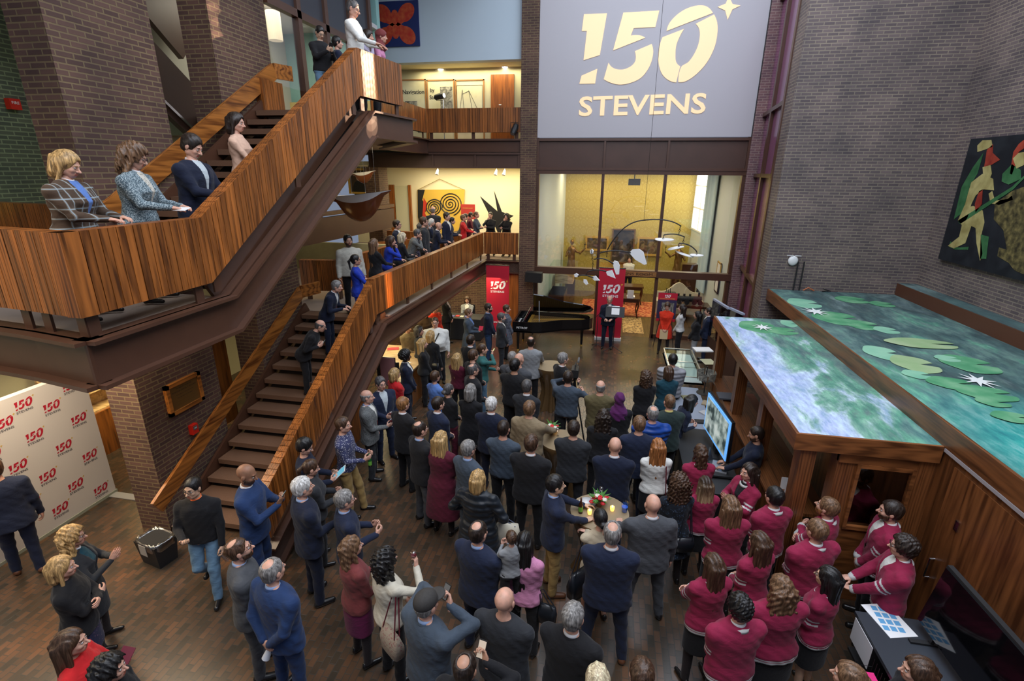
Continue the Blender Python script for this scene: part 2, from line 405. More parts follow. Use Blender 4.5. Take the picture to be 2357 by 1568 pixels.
# ------------------------------------------------------------------ room behind the glass
m, nt, b = nmat('damask'); L = nt.links.new; N = nt.nodes.new
geo = N('ShaderNodeNewGeometry'); mp = N('ShaderNodeMapping'); mp.inputs['Scale'].default_value = (3.4,0,2.5); L(geo.outputs['Position'], mp.inputs[0])
vo = N('ShaderNodeTexVoronoi'); vo.feature = 'SMOOTH_F1'; vo.inputs['Scale'].default_value = 1; vo.inputs['Randomness'].default_value = 0; L(mp.outputs[0], vo.inputs['Vector'])
wv = N('ShaderNodeMath'); wv.operation = 'SINE'; ml = N('ShaderNodeMath'); ml.operation = 'MULTIPLY'; ml.inputs[1].default_value = 42; L(vo.outputs['Distance'], ml.inputs[0]); L(ml.outputs[0], wv.inputs[0])
rp = ramp(nt, [(.3,(.43,.33,.06)),(.62,(.50,.40,.10))]); L(wv.outputs[0], rp.inputs[0]); L(rp.outputs[0], b.inputs['Base Color']); b.inputs['Roughness'].default_value = .6
MATS['damask'] = m
sbox('wall_room_back', -2.3, 4.8, 24.0, 24.2, 0, 5.6, m)
PALE = plain('room_white', (.56,.62,.62), rough=.7)
struct(MB().hexa([(-2.55,17.3,0),(-2.40,17.3,0),(-2.06,24.05,0),(-2.2,24.05,0),(-2.55,17.3,5.6),(-2.40,17.3,5.6),(-2.06,24.05,5.6),(-2.2,24.05,5.6)]).build('wall_room_left', PALE))
struct(MB().hexa([(3.97,17.3,0),(4.1,17.3,0),(3.75,24.05,0),(3.60,24.05,0),(3.97,17.3,5.6),(4.1,17.3,5.6),(3.75,24.05,5.6),(3.60,24.05,5.6)]).build('wall_room_right', PALE))
sbox('ceiling', -2.5, 4.8, 17.35, 24.2, 5.6, 5.7, PALE)
SKYW = plain('window_daylight', (.8,.85,.9), emis=(.95,.97,.85), es=1.5)
wx = lambda y: 3.97-(y-17.3)*.0548
def wpan(g, y0, y1, z0, z1, d0, d1): g.hexa([(wx(y0)-d1,y0,z0),(wx(y0)-d0,y0,z0),(wx(y1)-d0,y1,z0),(wx(y1)-d1,y1,z0),(wx(y0)-d1,y0,z1),(wx(y0)-d0,y0,z1),(wx(y1)-d0,y1,z1),(wx(y1)-d1,y1,z1)]); return g
rw = struct(wpan(MB(), 21.3, 23.9, 3.1, 5.5, .0, .02).build('window_4', SKYW))
g = MB()
for y in (21.3,22.55,23.85): wpan(g, y-.04, y+.04, 3.1, 5.5, .02, .06)
for z in (3.1,4.0,4.9,5.5): wpan(g, 21.3, 23.9, z-.03, z+.03, .02, .06)
g.build('window_frame', WHITE, rw)
area('room_lamp_left', (-.4,22.6,5.5), (0,0,0), 3.0, .5, 70, (1,.80,.45))
area('room_lamp_right', (2.6,22.6,5.5), (0,0,0), 2.5, .5, 62, (1,.82,.50))
area('room_lamp_front', (.8,19.0,5.5), (0,0,0), 4, 1.5, 85, (1,.85,.58))
# curtain
cu = MB(); n = 26
for i in range(n):
    y0, y1 = 20.0+.055*i, 20.0+.055*(i+1); d0, d1 = .05*math.sin(i*1.9), .05*math.sin((i+1)*1.9)
    xa, xb = wx(y0)-.12+d0, wx(y1)-.12+d1; cu.quad((xa,y0,1.0),(xb,y1,1.0),(xb,y1,5.5),(xa,y0,5.5))
tag(cu.build('curtain', plain('curtain_blue',(.50,.62,.66),rough=.8)), 'pale blue curtain hanging by the window in the yellow room', 'curtain')
# framed paintings on the damask wall
def painting(px0, py0, px1, py1, label, stops, scale, fw=.09, Y=23.97, seed=0, frame=GOLD):
    a, b_ = atY(px0,py0,Y), atY(px1,py1,Y); x0,x1,z0,z1 = a[0],b_[0],b_[2],a[2]
    r = empty('framed_painting', ((x0+x1)/2,Y,z0), 0, label, 'painting', 'framed paintings on the yellow wall')
    mt = cell_mat('canvas%d'%seed, stops, scale, .6, dist=1.5)
    par('canvas', MB().box(x0+fw,x1-fw,Y-.03,Y,z0+fw,z1-fw), mt, r)
    g = MB()
    for bx in ((x0,x1,z1-fw,z1),(x0,x1,z0,z0+fw),(x0,x0+fw,z0+fw,z1-fw),(x1-fw,x1,z0+fw,z1-fw)): g.box(bx[0],bx[1],Y-.07,Y,bx[2],bx[3])
    par('frame', g, frame, r); return r
LS = [(.3,(.02,.015,.01)),(.5,(.10,.07,.035)),(.7,(.25,.19,.10))]
painting(1348,543,1400,578,'gilt framed landscape painting left of the mullion on yellow wall', LS, 2.5, seed=1)
painting(1410,526,1457,606,'tall dark portrait painting of a pale figure behind the shirt-sleeved man', [(.4,(.015,.012,.01)),(.6,(.06,.045,.03)),(.75,(.35,.30,.24))], 1.6, .06, seed=2, frame=plain('dark_gold',(.16,.09,.03),rough=.4))
painting(1468,545,1522,590,'wide gilt framed group painting right of the tall portrait', LS, 3.5, seed=3)
# third floor bay (left of pier) ----------------------------------------------------------
sbox('wall_back', -10.5, -2.96, YB, 17.5, 8.68, 11.6, BLUEW)
sbox('ceiling', -10.5, -2.96, 17.5, 18.4, 8.68, 8.8, CREAM)
sbox('wall_back', -10.5, -2.96, 18.3, 18.5, 6.4, 8.7, plain('cream_olive',(.62,.58,.38),rough=.8))
sbox('floor', -10.5, -2.96, YB+.02, 20.6, 6.0, 6.4, CARPETL)
sbox('floor', -9.4, -6.35, 9.6, YB, 6.05, 6.4, CARPETL)
# beams of the third floor
g = MB(); g.box(-6.1,-2.96,17.10,17.16,6.0,6.4); g.box(-6.1,-2.96,17.0,17.16,6.34,6.40)
struct(g.build('trim_3', STEEL))
g = MB(); g.box(-8.2,-2.96,16.98,17.14,5.5,5.98)
for x in (-8.1,-5.9,-4.45,-3.0): g.box(x-.03,x+.03,16.94,17.0,5.5,5.98)
for z in (5.53,5.95): g.box(-8.2,-2.96,16.92,17.0,z-.03,z+.03)
struct(g.build('trim_4', STEEL2))
# mezzanine shell
YM = 20.2
MEZW = plain('mezz_cream', (.82,.76,.55), rough=.8)
sbox('wall_mezzanine', -10.5, -2.7, YM, YM+.2, 2.49, 5.6, MEZW)
sbox('wall_mezzanine', -2.95, -2.7, 17.4, YM, 2.49, 5.6, MEZW)
sbox('ceiling', -10.5, -2.7, 17.16, YM, 5.56, 5.7, MEZW)
sbox('wall_mezzanine', -8.15, -7.65, 16.5, 17.2, 2.49, 5.5, BRICK_L)
mezf = MB()
mezf.prism([(-4.47,9.62,2.06),(-4.17,17.0,2.06),(-2.96,17.05,2.06),(-2.7,YM,2.06),(-10.5,YM,2.06),(-10.5,9.62,2.06)], (0,0,.43))
struct(mezf.build('floor', CARPETL))
# ground level under the mezzanine
sbox('wall_back', -10.5, -2.7, 17.9, 18.1, 0, 2.06, BRICK_L)
struct(MB().box(-3.35,-2.97,17.05,17.15,0,2.06).build('door_1', OAK))
sbox('wall_left', -10.2, -10.0, 6, 18, 0, 2.06, plain('lobby_wall',(.45,.42,.28),rough=.8))
# white and cream walls beyond the pillars
sbox('wall_left', -9.5, -9.3, 9.0, 15, 3.6, 12, plain('grey_cream',(.50,.50,.44),rough=.8))
sbox('wall_left', -10.5, -9.4, 9.0, 12, 2.49, 4.0, plain('olive_wall',(.45,.42,.26),rough=.8))

# ------------------------------------------------------------------ timber balustrades
def rail_pts(t, pts): pass
def balustrade(name, pts, label, h=.72, th=.15, pw=.082, side=1, posts=1.55, gap=.20, group='oak plank balustrades', cap=None):
    """pts: polyline of the outer top edge. Every board is a piece of its own in one plank mesh."""
    r = empty(name, pts[0], 0, label, 'balustrade', group)
    r.location = (pts[0][0], pts[0][1], pts[0][2]-h-gap)
    g = MB(); plist = []
    for a, b in zip(pts[:-1], pts[1:]):
        a, b = np.array(a,float), np.array(b,float); d = b-a; Lh = np.hypot(d[0],d[1]); n = max(1,int(round(Lh/pw)))
        t = d/Lh; nrm = np.array([-d[1],d[0],0])/Lh*side*th
        for i in range(n):
            s0, s1 = (i+.05)/n, (i+.95)/n
            q0, q1 = a+d*s0, a+d*s1; j = random.uniform(-.002,.002); oj = nrm/np.linalg.norm(nrm)*j
            top = [q0+oj, q1+oj, q1+nrm, q0+nrm]; bot = [v-np.array([0,0,h]) for v in top]
            g.hexa([*bot, *top])
        a_, b_ = a+d*min(.45,.17/Lh), b-d*min(.45,.17/Lh)
        g.hexa([a_+nrm*.2-[0,0,h], b_+nrm*.2-[0,0,h], b_+nrm*.8-[0,0,h], a_+nrm*.8-[0,0,h], a_+nrm*.2-[0,0,.012], b_+nrm*.2-[0,0,.012], b_+nrm*.8-[0,0,.012], a_+nrm*.8-[0,0,.012]], 1)
        k = max(1,int(Lh/posts)); u = d/Lh
        for i in range(k+1):
            c = a+d*(.14/Lh+(1-.28/Lh)*i/k)+nrm*.5; c0 = c-[0,0,h+gap+.02]; c1 = c-[0,0,h-.03]
            w = .055; v = u*w; vn = nrm/np.linalg.norm(nrm)*.012
            v = np.array([v[0],v[1],0])
            pb = [c0-v-vn,c0+v-vn,c0+v+vn,c0-v+vn]; pt = [q+(c1-c0) for q in pb]
            plist.append(MB().hexa([*pb,*pt]))
    par('planks', g, [OAK, plain('oak_gap',(.02,.008,.003),rough=.8)], r)
    for p in plist: par('post', p, STEEL, r)
    return r
def channel(name, pts, label, depth=.40, drop=0, side=1, fl=.09, w=.03):
    g = MB()
    for a, b in zip(pts[:-1], pts[1:]):
        a, b = np.array(a,float)-[0,0,drop], np.array(b,float)-[0,0,drop]; d = b-a; L_ = np.hypot(d[0],d[1]); n = np.array([-d[1],d[0],0])/L_*side
        for z0, z1, o0, o1 in ((0,-depth,0,w),(0,-.035,-fl,w+.12),(-depth+.0,-depth-.04,-fl,w+.1)):
            P = [a+n*o0,b+n*o0,b+n*o1,a+n*o1]
            g.hexa([*[q+[0,0,z1] for q in P], *[q+[0,0,z0] for q in P]])
    return tag(g.build(name, STEEL), label, 'beam', 'brown steel channel beams under the stairs')
XR = -4.38
lowA = (XR,5.12,1.20); mezB = (-4.5,9.25,3.43); mezA = (-4.19,16.95,3.43)
balustrade('stair_balustrade', [lowA,(XR-.05,9.0,3.36)], 'oak plank balustrade with tiled top edge sloping up the lower stair')
balustrade('mezzanine_balustrade', [(XR-.05,9.0,3.40),mezA,(-3.0,17.0,3.43)], 'long oak plank balustrade along the edge of the mezzanine')
balustrade('stair_balustrade', [(XR,4.9,4.9),(-4.28,8.75,7.32)], 'oak plank balustrade rising along the upper stair to the top landing')
balustrade('landing_balustrade', [(-8.6,3.92,4.9),(-5.12,3.5,4.9),(XR,3.39,4.9),(XR,4.9,4.9)], 'oak plank balustrade around the left landing below the four onlookers')
balustrade('landing_balustrade', [(-4.28,8.75,7.32),(-4.11,10.22,7.32)], 'short sunlit oak plank balustrade at the head of the upper stair')
balustrade('gallery_balustrade', [(-6.18,13.5,7.32),(-6.13,17.1,7.32),(-2.98,17.08,7.32)], 'oak plank balustrade of the third floor gallery before the posters')
balustrade('landing_balustrade', [(-9.4,6.35,4.9),(-8.2,6.15,4.9),(-7.62,6.05,4.9)], 'oak plank balustrade at the back of the left landing by brick pillar', posts=3)
balustrade('mezzanine_balustrade', [(-7.0,10.5,3.43),(-6.1,10.62,3.43),(-5.9,13.4,3.43)], 'oak plank balustrade across the mezzanine behind the man in cream fleece', posts=3)
balustrade('gallery_balustrade', [(-6.43,9.62,6.95),(-6.43,9.0,6.95)], 'short oak plank balustrade by pillar at the third floor', posts=3)
channel('steel_beam', [(XR,5.05,.36),(XR,9.15,2.47),(-4.17,17.0,2.49),(-2.96,17.05,2.49)], 'brown steel beam under the lower stair and the mezzanine edge', .40)
channel('steel_beam', [(-8.6,3.92,3.98),(-5.12,3.5,3.98),(XR,3.37,3.98),(XR,5.15,3.98),(-4.26,9.05,6.4),(-4.09,10.6,6.4)], 'brown steel beam edging the left landing and the upper stair', .41)
channel('steel_beam', [(-4.09,10.6,6.4),(-6.1,13.6,6.4),(-6.1,17.05,6.4)], 'brown steel beam edging the third floor gallery', .42)
# landings and stairs
def flight(y0, z0, n, rise, run, x0, x1, label, name='staircase'):
    r = empty(name, ((x0+x1)/2,y0,z0), 0, label, 'stairs', 'carpeted stair flights')
    for k in range(n):
        y, z = y0+run*k, z0+rise*(k+1)
        par('tread', MB().box(x0,x1,y-.02,y+run+.03,z-.085,z), CARPET, r)
    g = MB()
    for x in (x0-.04, x1+.04):
        a, b = (x,y0-.15,z0+.03), (x,y0+run*n,z0+rise*n+.08)
        g.bar(a, b, .05, .26)
    par('stringer', g, STEEL, r)
    g = MB(); g.hexa([(x0,y0+.15,z0),(x1,y0+.15,z0),(x1,y0+run*n+.25,z0+rise*n-.1),(x0,y0+run*n+.25,z0+rise*n-.1),(x0,y0+.11,z0+.03),(x1,y0+.11,z0+.03),(x1,y0+run*n+.2,z0+rise*n-.06),(x0,y0+run*n+.2,z0+rise*n-.06)])
    par('underside', g, plain('under_dark',(.02,.012,.01),rough=.8), r)
    return r
flight(5.62, 0, 14, 2.49/14, .285, -6.30, -4.60, 'lower carpeted stair rising from the brick floor to the mezzanine')
flight(5.2, 3.98, 14, 2.42/14, .275, -6.30, -4.60, 'upper carpeted stair rising from the left landing to the third floor')
lf = MB(); lf.prism([(-8.6,4.0,3.62),(-4.45,3.45,3.62),(-4.45,5.1,3.62),(-6.4,5.1,3.62),(-6.4,6.3,3.62),(-9.5,6.3,3.62),(-9.5,4.0,3.62)], (0,0,.35))
struct(lf.build('floor', CARPETL))
tf = MB(); tf.prism([(-6.35,9.06,6.05),(-4.35,9.06,6.05),(-4.2,10.6,6.05),(-6.35,13.7,6.05)], (0,0,.34))
struct(tf.build('floor', CARPETL))
# inner oak handrails fixed to the pillars
def handrail(a, b, c, label, w=.05, h=.26):
    g = MB(); g.bar(a, b, w, h); g.bar(b, c, w, h); return tag(g.build('handrail', OAKH), label, 'handrail', 'broad oak handrails beside the pillars')
h1 = handrail((-6.36,5.25,.60),(-6.34,9.45,2.95),(-6.2,9.95,2.95),'broad oak board handrail along the lower stair against the brick pillars')
h2 = handrail((-6.36,5.6,4.86),(-6.34,9.5,7.15),(-6.2,9.85,7.15),'broad oak board handrail along the upper stair against the brick pillars')
# wood walls and bits under the stairs and behind the pillars
struct(MB().prism([(-4.95,6.6,0),(-4.95,9.2,0),(-4.95,9.2,1.85),(-4.95,6.6,.40)],(.05,0,0)).build('wall_stair', OAK))
struct(MB().box(-7.3,-7.2,6.95,8.1,0.6,2.6).build('wall_stair', OAK))
struct(MB().box(-7.35,-7.2,6.9,8.1,4.1,5.2).build('wall_stair', OAK))
sbox('wall_mezzanine', -9.6, -5.95, 14.2, 14.35, 2.49, 3.30, plain('olive_stone',(.33,.31,.17),rough=.8,noise=.2,scale=4))
balustrade('mezzanine_balustrade', [(-7.55,16.6,3.43),(-6.2,16.5,3.43)], 'dark oak plank balustrade at the back of the mezzanine before the door', posts=3)
# brown stringers of the stair beyond the pillars
tag(MB().bar((-8.3,10.3,5.9),(-8.3,5.0,9.9),.12,.95).build('stair_stringer', STEEL2), 'wide dark brown stringer of the far stair between the brick pillars', 'beam', 'far stair stringers')
tag(MB().bar((-8.9,10.5,7.9),(-8.9,5.5,12.0),.12,.9).build('stair_stringer', STEEL), 'upper dark brown stringer of the far stair between the brick pillars', 'beam', 'far stair stringers')
tag(MB().bar((-8.2,10.35,5.42),(-8.2,5.0,9.46),.05,.05).build('stair_pipe', CHROME), 'thin metal handrail below the far stair stringer', 'pipe')
# office glass on the third floor
win = struct(MB().box(-6.44,-6.42,9.6,13.4,6.95,8.30).build('window_5', GLASS))
g = MB()
for y in (10.62, 11.7, 12.8, 13.9): g.box(-6.50,-6.36,y-.07,y+.07,6.4,11)
g.box(-6.50,-6.36,9.6,13.9,8.28,8.42)
g.build('window_frame', STEEL, win)
struct(MB().box(-6.46,-6.42,9.6,13.9,8.42,11.0).build('wall_office', plain('dark_panel',(.035,.035,.045),rough=.3,spec=.6)))
TEAL = cell_mat('teal_wall', [(.35,(.22,.42,.42)),(.65,(.35,.60,.56))], .5, .8)
sbox('wall_office', -12, -6.5, 14.6, 14.8, 6.4, 11, TEAL)
sbox('wall_office', -9.4, -6.6, 14.5, 14.6, 6.4, 7.25, plain('ochre_low',(.62,.50,.20),rough=.7))
sbox('ceiling', -12, -6.5, 9.6, 14.6, 9.0, 9.1, plain('office_ceiling',(.6,.6,.6)))
area('office_lamp', (-7.8,12.2,8.9), (0,0,0), 1.5, 3, 45, (1,.93,.75))
area('landing_lamp', (-6.0,7.0,11.2), (0,-20,0), 2, 4, 22, (1,.82,.62))
# ceiling lamps under third floor and mezzanine
area('gallery_lamps', (-4.9,17.9,8.62), (0,0,0), 3.5, .5, 42, (1,.88,.56))
area('mezzanine_lamps', (-5.2,18.7,5.5), (0,0,0), 4.5, 1.6, 125, (1,.86,.56))
area('mezzanine_lamps_front', (-6.4,13.5,5.9), (0,0,0), 2.0, 5, 48, (1,.80,.48))
area('desk_lamps', (-5.9,12.0,2.02), (0,0,0), 2.2, 5.0, 60, (1,.82,.45))
area('lobby_lamps', (-5.0,16.4,2.0), (0,0,0), 3.0, 1.6, 48, (1,.82,.46))
area('left_lobby_lamp', (-7.3,4.6,3.45), (0,0,0), 3.0, 1.4, 95, (1,.80,.55))
area('left_front_lamp', (-6.5,1.2,6.5), (0,0,0), 4, 3, 105, (1,.84,.62))
spot('green_lamp', (-8.3,4.2,5.4), (-9.5,6.9,6.3), 34, (.35,1,.40), 80, .7)
# sunlight that comes through the slot windows of the right wall
for q in range(11):
    spot('sunbeam', (3.5,15.4,9.7), (-4.24,9.06,7.26-q*.115), 5200, (1,.74,.50), 1.7, .25, .004)
    spot('sunbeam', (3.5,15.2,9.3), (-4.45,9.60,3.44-q*.085), 3600, (1,.52,.20), 1.6, .6, .004)
for y_, z_ in ((8.22,7.95),(8.25,7.75),(8.30,7.55),(8.22,7.35),(8.24,7.15)): spot('sunbeam', (3.5,15.6,10.4), (-6.43,y_,z_), 4200, (1,.72,.50), 1.5, .15, .004)
# ================================================================== figures
# Every figure is grown from a posed skeleton as smooth distance fields, one field for the
# body and one for each garment, and turned into surfaces on a fine grid.
def smin(a, b, k=.03):
    h = np.clip(.5+.5*(b-a)/k, 0, 1); return b+(a-b)*h-k*h*(1-h)
def smax(a, b, k=.02): return -smin(-a, -b, k)
def cone(P, a, b, r1, r2):
    a = np.asarray(a, np.float32); ba = np.asarray(b, np.float32)-a; pa = P-a
    t = np.clip(pa@ba/max(float(ba@ba), 1e-9), 0, 1)
    return np.linalg.norm(pa-t[..., None]*ba, axis=-1)-(r1+(r2-r1)*t)
def ellf(P, c, r):
    r = np.asarray(r, np.float32); q = (P-np.asarray(c, np.float32))/r
    k = np.linalg.norm(q, axis=-1); return (k-1)*float(r.min())*np.clip(k, .5, 3)**0
def surf(fn, lo, hi, h):
    """surface nets"""
    lo = np.asarray(lo, float); hi = np.asarray(hi, float); n = np.maximum(4, np.ceil((hi-lo)/h).astype(int)+1)
    ax = [lo[i]+h*np.arange(n[i]) for i in range(3)]
    P = np.stack(np.meshgrid(*ax, indexing='ij'), -1).astype(np.float32)
    F = fn(P)
    F[0], F[-1] = np.maximum(F[0], 1e-3), np.maximum(F[-1], 1e-3); F[:,0] = np.maximum(F[:,0], 1e-3); F[:,-1] = np.maximum(F[:,-1], 1e-3)
    F[:,:,0] = np.maximum(F[:,:,0], 1e-3); F[:,:,-1] = np.maximum(F[:,:,-1], 1e-3)
    S = F < 0
    c = [(i,j,k) for i in (0,1) for j in (0,1) for k in (0,1)]
    cnt = sum(S[i:n[0]-1+i, j:n[1]-1+j, k:n[2]-1+k].astype(np.int8) for i,j,k in c)
    act = (cnt > 0) & (cnt < 8)
    I = np.argwhere(act)
    if len(I) == 0: return np.zeros((0,3)), np.zeros((0,4),int)
    idx = -np.ones(act.shape, np.int64); idx[act] = np.arange(len(I))
    acc = np.zeros((len(I),3)); w = np.zeros(len(I))
    for a in c:
        for d in range(3):
            if a[d]: continue
            b = list(a); b[d] = 1
            fa = F[I[:,0]+a[0], I[:,1]+a[1], I[:,2]+a[2]]; fb = F[I[:,0]+b[0], I[:,1]+b[1], I[:,2]+b[2]]
            mk = (fa < 0) != (fb < 0)
            t = np.where(mk, fa/np.where(mk, fa-fb, 1), 0)
            p = np.tile(np.array(a, float), (len(I),1)); p[:,d] += t
            acc[mk] += p[mk]; w[mk] += 1
    V = lo+(I+acc/w[:,None])*h
    Q = []
    for d in range(3):
        e, g = (d+1)%3, (d+2)%3
        sl = [slice(1,n[i]-1) for i in range(3)]; sl[d] = slice(0,n[d]-1)
        s2 = list(sl); s2[d] = slice(1,n[d])
        A, B = S[tuple(sl)], S[tuple(s2)]
        E_ = np.argwhere(A != B)
        if len(E_) == 0: continue
        sgn = A[tuple(E_.T)]
        E_ = E_+np.array([0 if i == d else 1 for i in range(3)])
        def at(oe, og):
            q = E_.copy(); q[:,e] += oe; q[:,g] += og; return idx[tuple(q.T)]
        q = np.stack([at(-1,-1), at(0,-1), at(0,0), at(-1,0)], 1)
        q[~sgn] = q[~sgn][:, ::-1]
        Q.append(q)
    return V, np.vstack(Q)

def rx(a): c, s = math.cos(a), math.sin(a); return np.array([[1,0,0],[0,c,-s],[0,s,c]])
def ry(a): c, s = math.cos(a), math.sin(a); return np.array([[c,0,s],[0,1,0],[-s,0,c]])
def rz(a): c, s = math.cos(a), math.sin(a); return np.array([[c,-s,0],[s,c,0],[0,0,1]])

# ---- head template (origin at the centre of the head, face towards +y)
def head_field(P, male=True):
    f = ellf(P, (0,-.016,.030), (.074,.093,.086))
    f = smin(f, ellf(P, (0,.018,-.030), (.060,.070,.080)), .03)
    f = smin(f, ellf(P, (0,.045,-.076), (.036 if male else .030,.034,.030)), .03)
    f = smin(f, cone(P, (-.040,.0,-.062), (.040,.0,-.062), .026 if male else .021, .026 if male else .021), .03)
    f = smin(f, cone(P, (-.033,.076,.020), (.033,.076,.020), .011, .011), .014)
    for s in (-1, 1):
        f = smax(f, -(np.linalg.norm(P-np.array([s*.031,.098,.002],np.float32), axis=-1)-.0165), .010)
        f = smin(f, ellf(P, (s*.036,.060,-.028), (.022,.022,.020)), .015)
        f = smin(f, ellf(P, (s*.078,-.006,-.008), (.010,.021,.031)), .006)
    f = smin(f, cone(P, (0,.086,.006), (0,.112,-.029), .006, .0115), .010)
    f = smin(f, cone(P, (-.013,.094,-.033), (.013,.094,-.033), .007, .007), .007)
    f = smin(f, cone(P, (-.019,.083,-.056), (.019,.083,-.056), .0062, .0062), .005)
    f = smin(f, cone(P, (-.015,.082,-.067), (.015,.082,-.067), .0070, .0070), .005)
    return f
HEADS = {}
def head_mesh(male, h):
    k = (male, round(h, 4))
    if k in HEADS: return HEADS[k]
    V, Q = surf(lambda P: head_field(P, male), (-.10,-.125,-.125), (.10,.14,.13), h)
    C = V[Q].mean(1); m = np.zeros(len(Q), int)
    lip = (C[:,1] > .078) & (abs(C[:,0]) < .024) & (abs(C[:,2]+.0615) < .0115); m[lip] = 1
    br = (C[:,1] > .066) & (abs(C[:,2]-.0235-.05*np.abs(C[:,0])) < .0042) & (abs(C[:,0]) > .012) & (abs(C[:,0]) < .050); m[br] = 2
    vs, fs, ms, n = [V], [tuple(q) for q in Q], list(m), len(V)
    for s in (-1, 1):
        e = MB().ell((0,0,0), (.0135,.0125,.0085), 10, 6); ev = e.v[0]
        vs.append(ev+np.array([s*.031,.0765,.002])); fs += [tuple(i+n for i in f) for f in e.f]; ms += [3]*len(e.f); n += len(ev)
        d = [(0,0)]+[(.0058*math.cos(q*math.pi/4), .0058*math.sin(q*math.pi/4)) for q in range(8)]
        vs.append(np.array([(s*.031+a, .0898 if i == 0 else .0882, .002+b) for i,(a,b) in enumerate(d)])); fs += [(n, n+1+(j+1)%8, n+1+j) for j in range(8)]; ms += [4]*8; n += 9
    HEADS[k] = (np.vstack(vs), fs, ms); return HEADS[k]
# ---- hand template: wrist at origin, fingers towards +z, palm facing +y, thumb on +x side
def hand_mesh(curl, h=.0042):
    k = ('hand', curl, h)
    if k in HEADS: return HEADS[k]
    segs = []
    for x, L, kz in ((.030,.072,.088),(.010,.082,.092),(-.010,.076,.089),(-.029,.060,.082)):
        base = np.array([x,0,kz]); a = curl*.55; p = base
        for i, fr in enumerate((.45,.30,.25)):
            q = p+L*fr*np.array([x*.6 if i == 0 else 0, math.sin(a), math.cos(a)]); segs.append((p, q, .0090-.0008*i, .0084-.0009*i)); p = q; a += curl*.75
    t0 = np.array([.022,.004,.028]); t1 = np.array([.048,.020+.01*curl,.052]); t2 = np.array([.056,.030+.012*curl,.082]); t3 = np.array([.050,.038+.018*curl,.105])
    def fn(P):
        Q = P.copy(); f = ellf(P, (0,0,.055), (.043,.017,.050))
        f = smin(f, cone(P, (0,0,-.03), (0,0,.03), .026, .024), .02)
        for a, b, r1, r2 in segs: f = smin(f, cone(P, a, b, r1, r2), .006)
        f = smin(f, cone(P, t0, t1, .015, .012), .010); f = smin(f, cone(P, t1, t2, .0115, .0100), .005); f = smin(f, cone(P, t2, t3, .0098, .0080), .004)
        return f
    HEADS[k] = surf(fn, (-.062,-.035,-.05), (.078,.115,.19), h); return HEADS[k]

SKIN = {}
def skin(t):
    if t in SKIN: return SKIN[t]
    c = {0:(.62,.36,.26),1:(.56,.31,.22),2:(.46,.26,.17),3:(.30,.155,.09),4:(.14,.065,.035),5:(.60,.39,.26)}[t]
    m, nt, b = nmat('skin%d'%t); b.inputs['Base Color'].default_value = (*c,1); b.inputs['Roughness'].default_value = .48
    b.inputs['Subsurface Weight'].default_value = 0; b.inputs['Specular IOR Level'].default_value = .4
    tc = nt.nodes.new('ShaderNodeTexCoord'); n = nt.nodes.new('ShaderNodeTexNoise'); n.inputs['Scale'].default_value = 25; nt.links.new(tc.outputs['Object'], n.inputs[0])
    rp = ramp(nt, [(.3,[v*.85 for v in c]),(.7,[min(1,v*1.1) for v in c])]); rp.color_ramp.elements[1].color = (min(1,c[0]*1.12),c[1]*1.02,c[2]*1.02,1)
    nt.links.new(n.outputs['Fac'], rp.inputs[0]); nt.links.new(rp.outputs[0], b.inputs['Base Color'])
    lip = plain('lips%d'%t, (c[0]*.75,c[1]*.42,c[2]*.42), .4)
    SKIN[t] = (m, lip); return SKIN[t]
EYEW = plain('eye_white', (.42,.38,.36), .3); EYED = plain('iris', (.03,.018,.012), .15)
HAIRC = dict(black=(.008,.007,.007), dark=(.022,.013,.009), brown=(.060,.030,.016), lbrown=(.14,.075,.038), blond=(.40,.25,.10), pale=(.62,.50,.32), red=(.30,.115,.035),
             grey=(.20,.19,.18), white=(.60,.58,.55), ginger=(.22,.10,.035), dgrey=(.075,.07,.07), ombre=(.20,.11,.055))
def hair_mat(c):
    k = 'hair_'+c
    if k in MATS: return MATS[k]
    col = HAIRC[c]; m, nt, b = nmat(k); L = nt.links.new; N = nt.nodes.new
    tc = N('ShaderNodeTexCoord'); mp = N('ShaderNodeMapping'); mp.inputs['Scale'].default_value = (60,60,5); L(tc.outputs['Object'], mp.inputs[0])
    n = N('ShaderNodeTexNoise'); n.inputs['Scale'].default_value = 1; n.inputs['Detail'].default_value = 3; n.inputs['Distortion'].default_value = .8; L(mp.outputs[0], n.inputs[0])
    hi = [min(1, v*2.1+.012) for v in col]; lo = [v*.42 for v in col]
    rp = ramp(nt, [(.32,lo),(.52,col),(.75,hi)]); L(n.outputs['Fac'], rp.inputs[0])
    out = rp.outputs[0]
    if c == 'ombre':
        sp = N('ShaderNodeSeparateXYZ'); L(tc.outputs['Object'], sp.inputs[0]); mr = N('ShaderNodeMapRange'); mr.inputs[1].default_value = 1.25; mr.inputs[2].default_value = 1.55; L(sp.outputs[2], mr.inputs[0])
        mx = N('ShaderNodeMix'); mx.data_type = 'RGBA'; L(mr.outputs[0], mx.inputs[0]); mx.inputs[7].default_value = (.03,.017,.01,1)
        r2 = ramp(nt, [(.3,(.15,.07,.03)),(.7,(.65,.45,.25))]); L(n.outputs['Fac'], r2.inputs[0]); L(r2.outputs[0], mx.inputs[6]); out = mx.outputs[2]
    L(out, b.inputs['Base Color']); b.inputs['Roughness'].default_value = .42; b.inputs['Specular IOR Level'].default_value = .45
    bp = N('ShaderNodeBump'); bp.inputs['Strength'].default_value = .7; bp.inputs['Distance'].default_value = .006; L(n.outputs['Fac'], bp.inputs['Height']); L(bp.outputs[0], b.inputs['Normal'])
    MATS[k] = m; return m

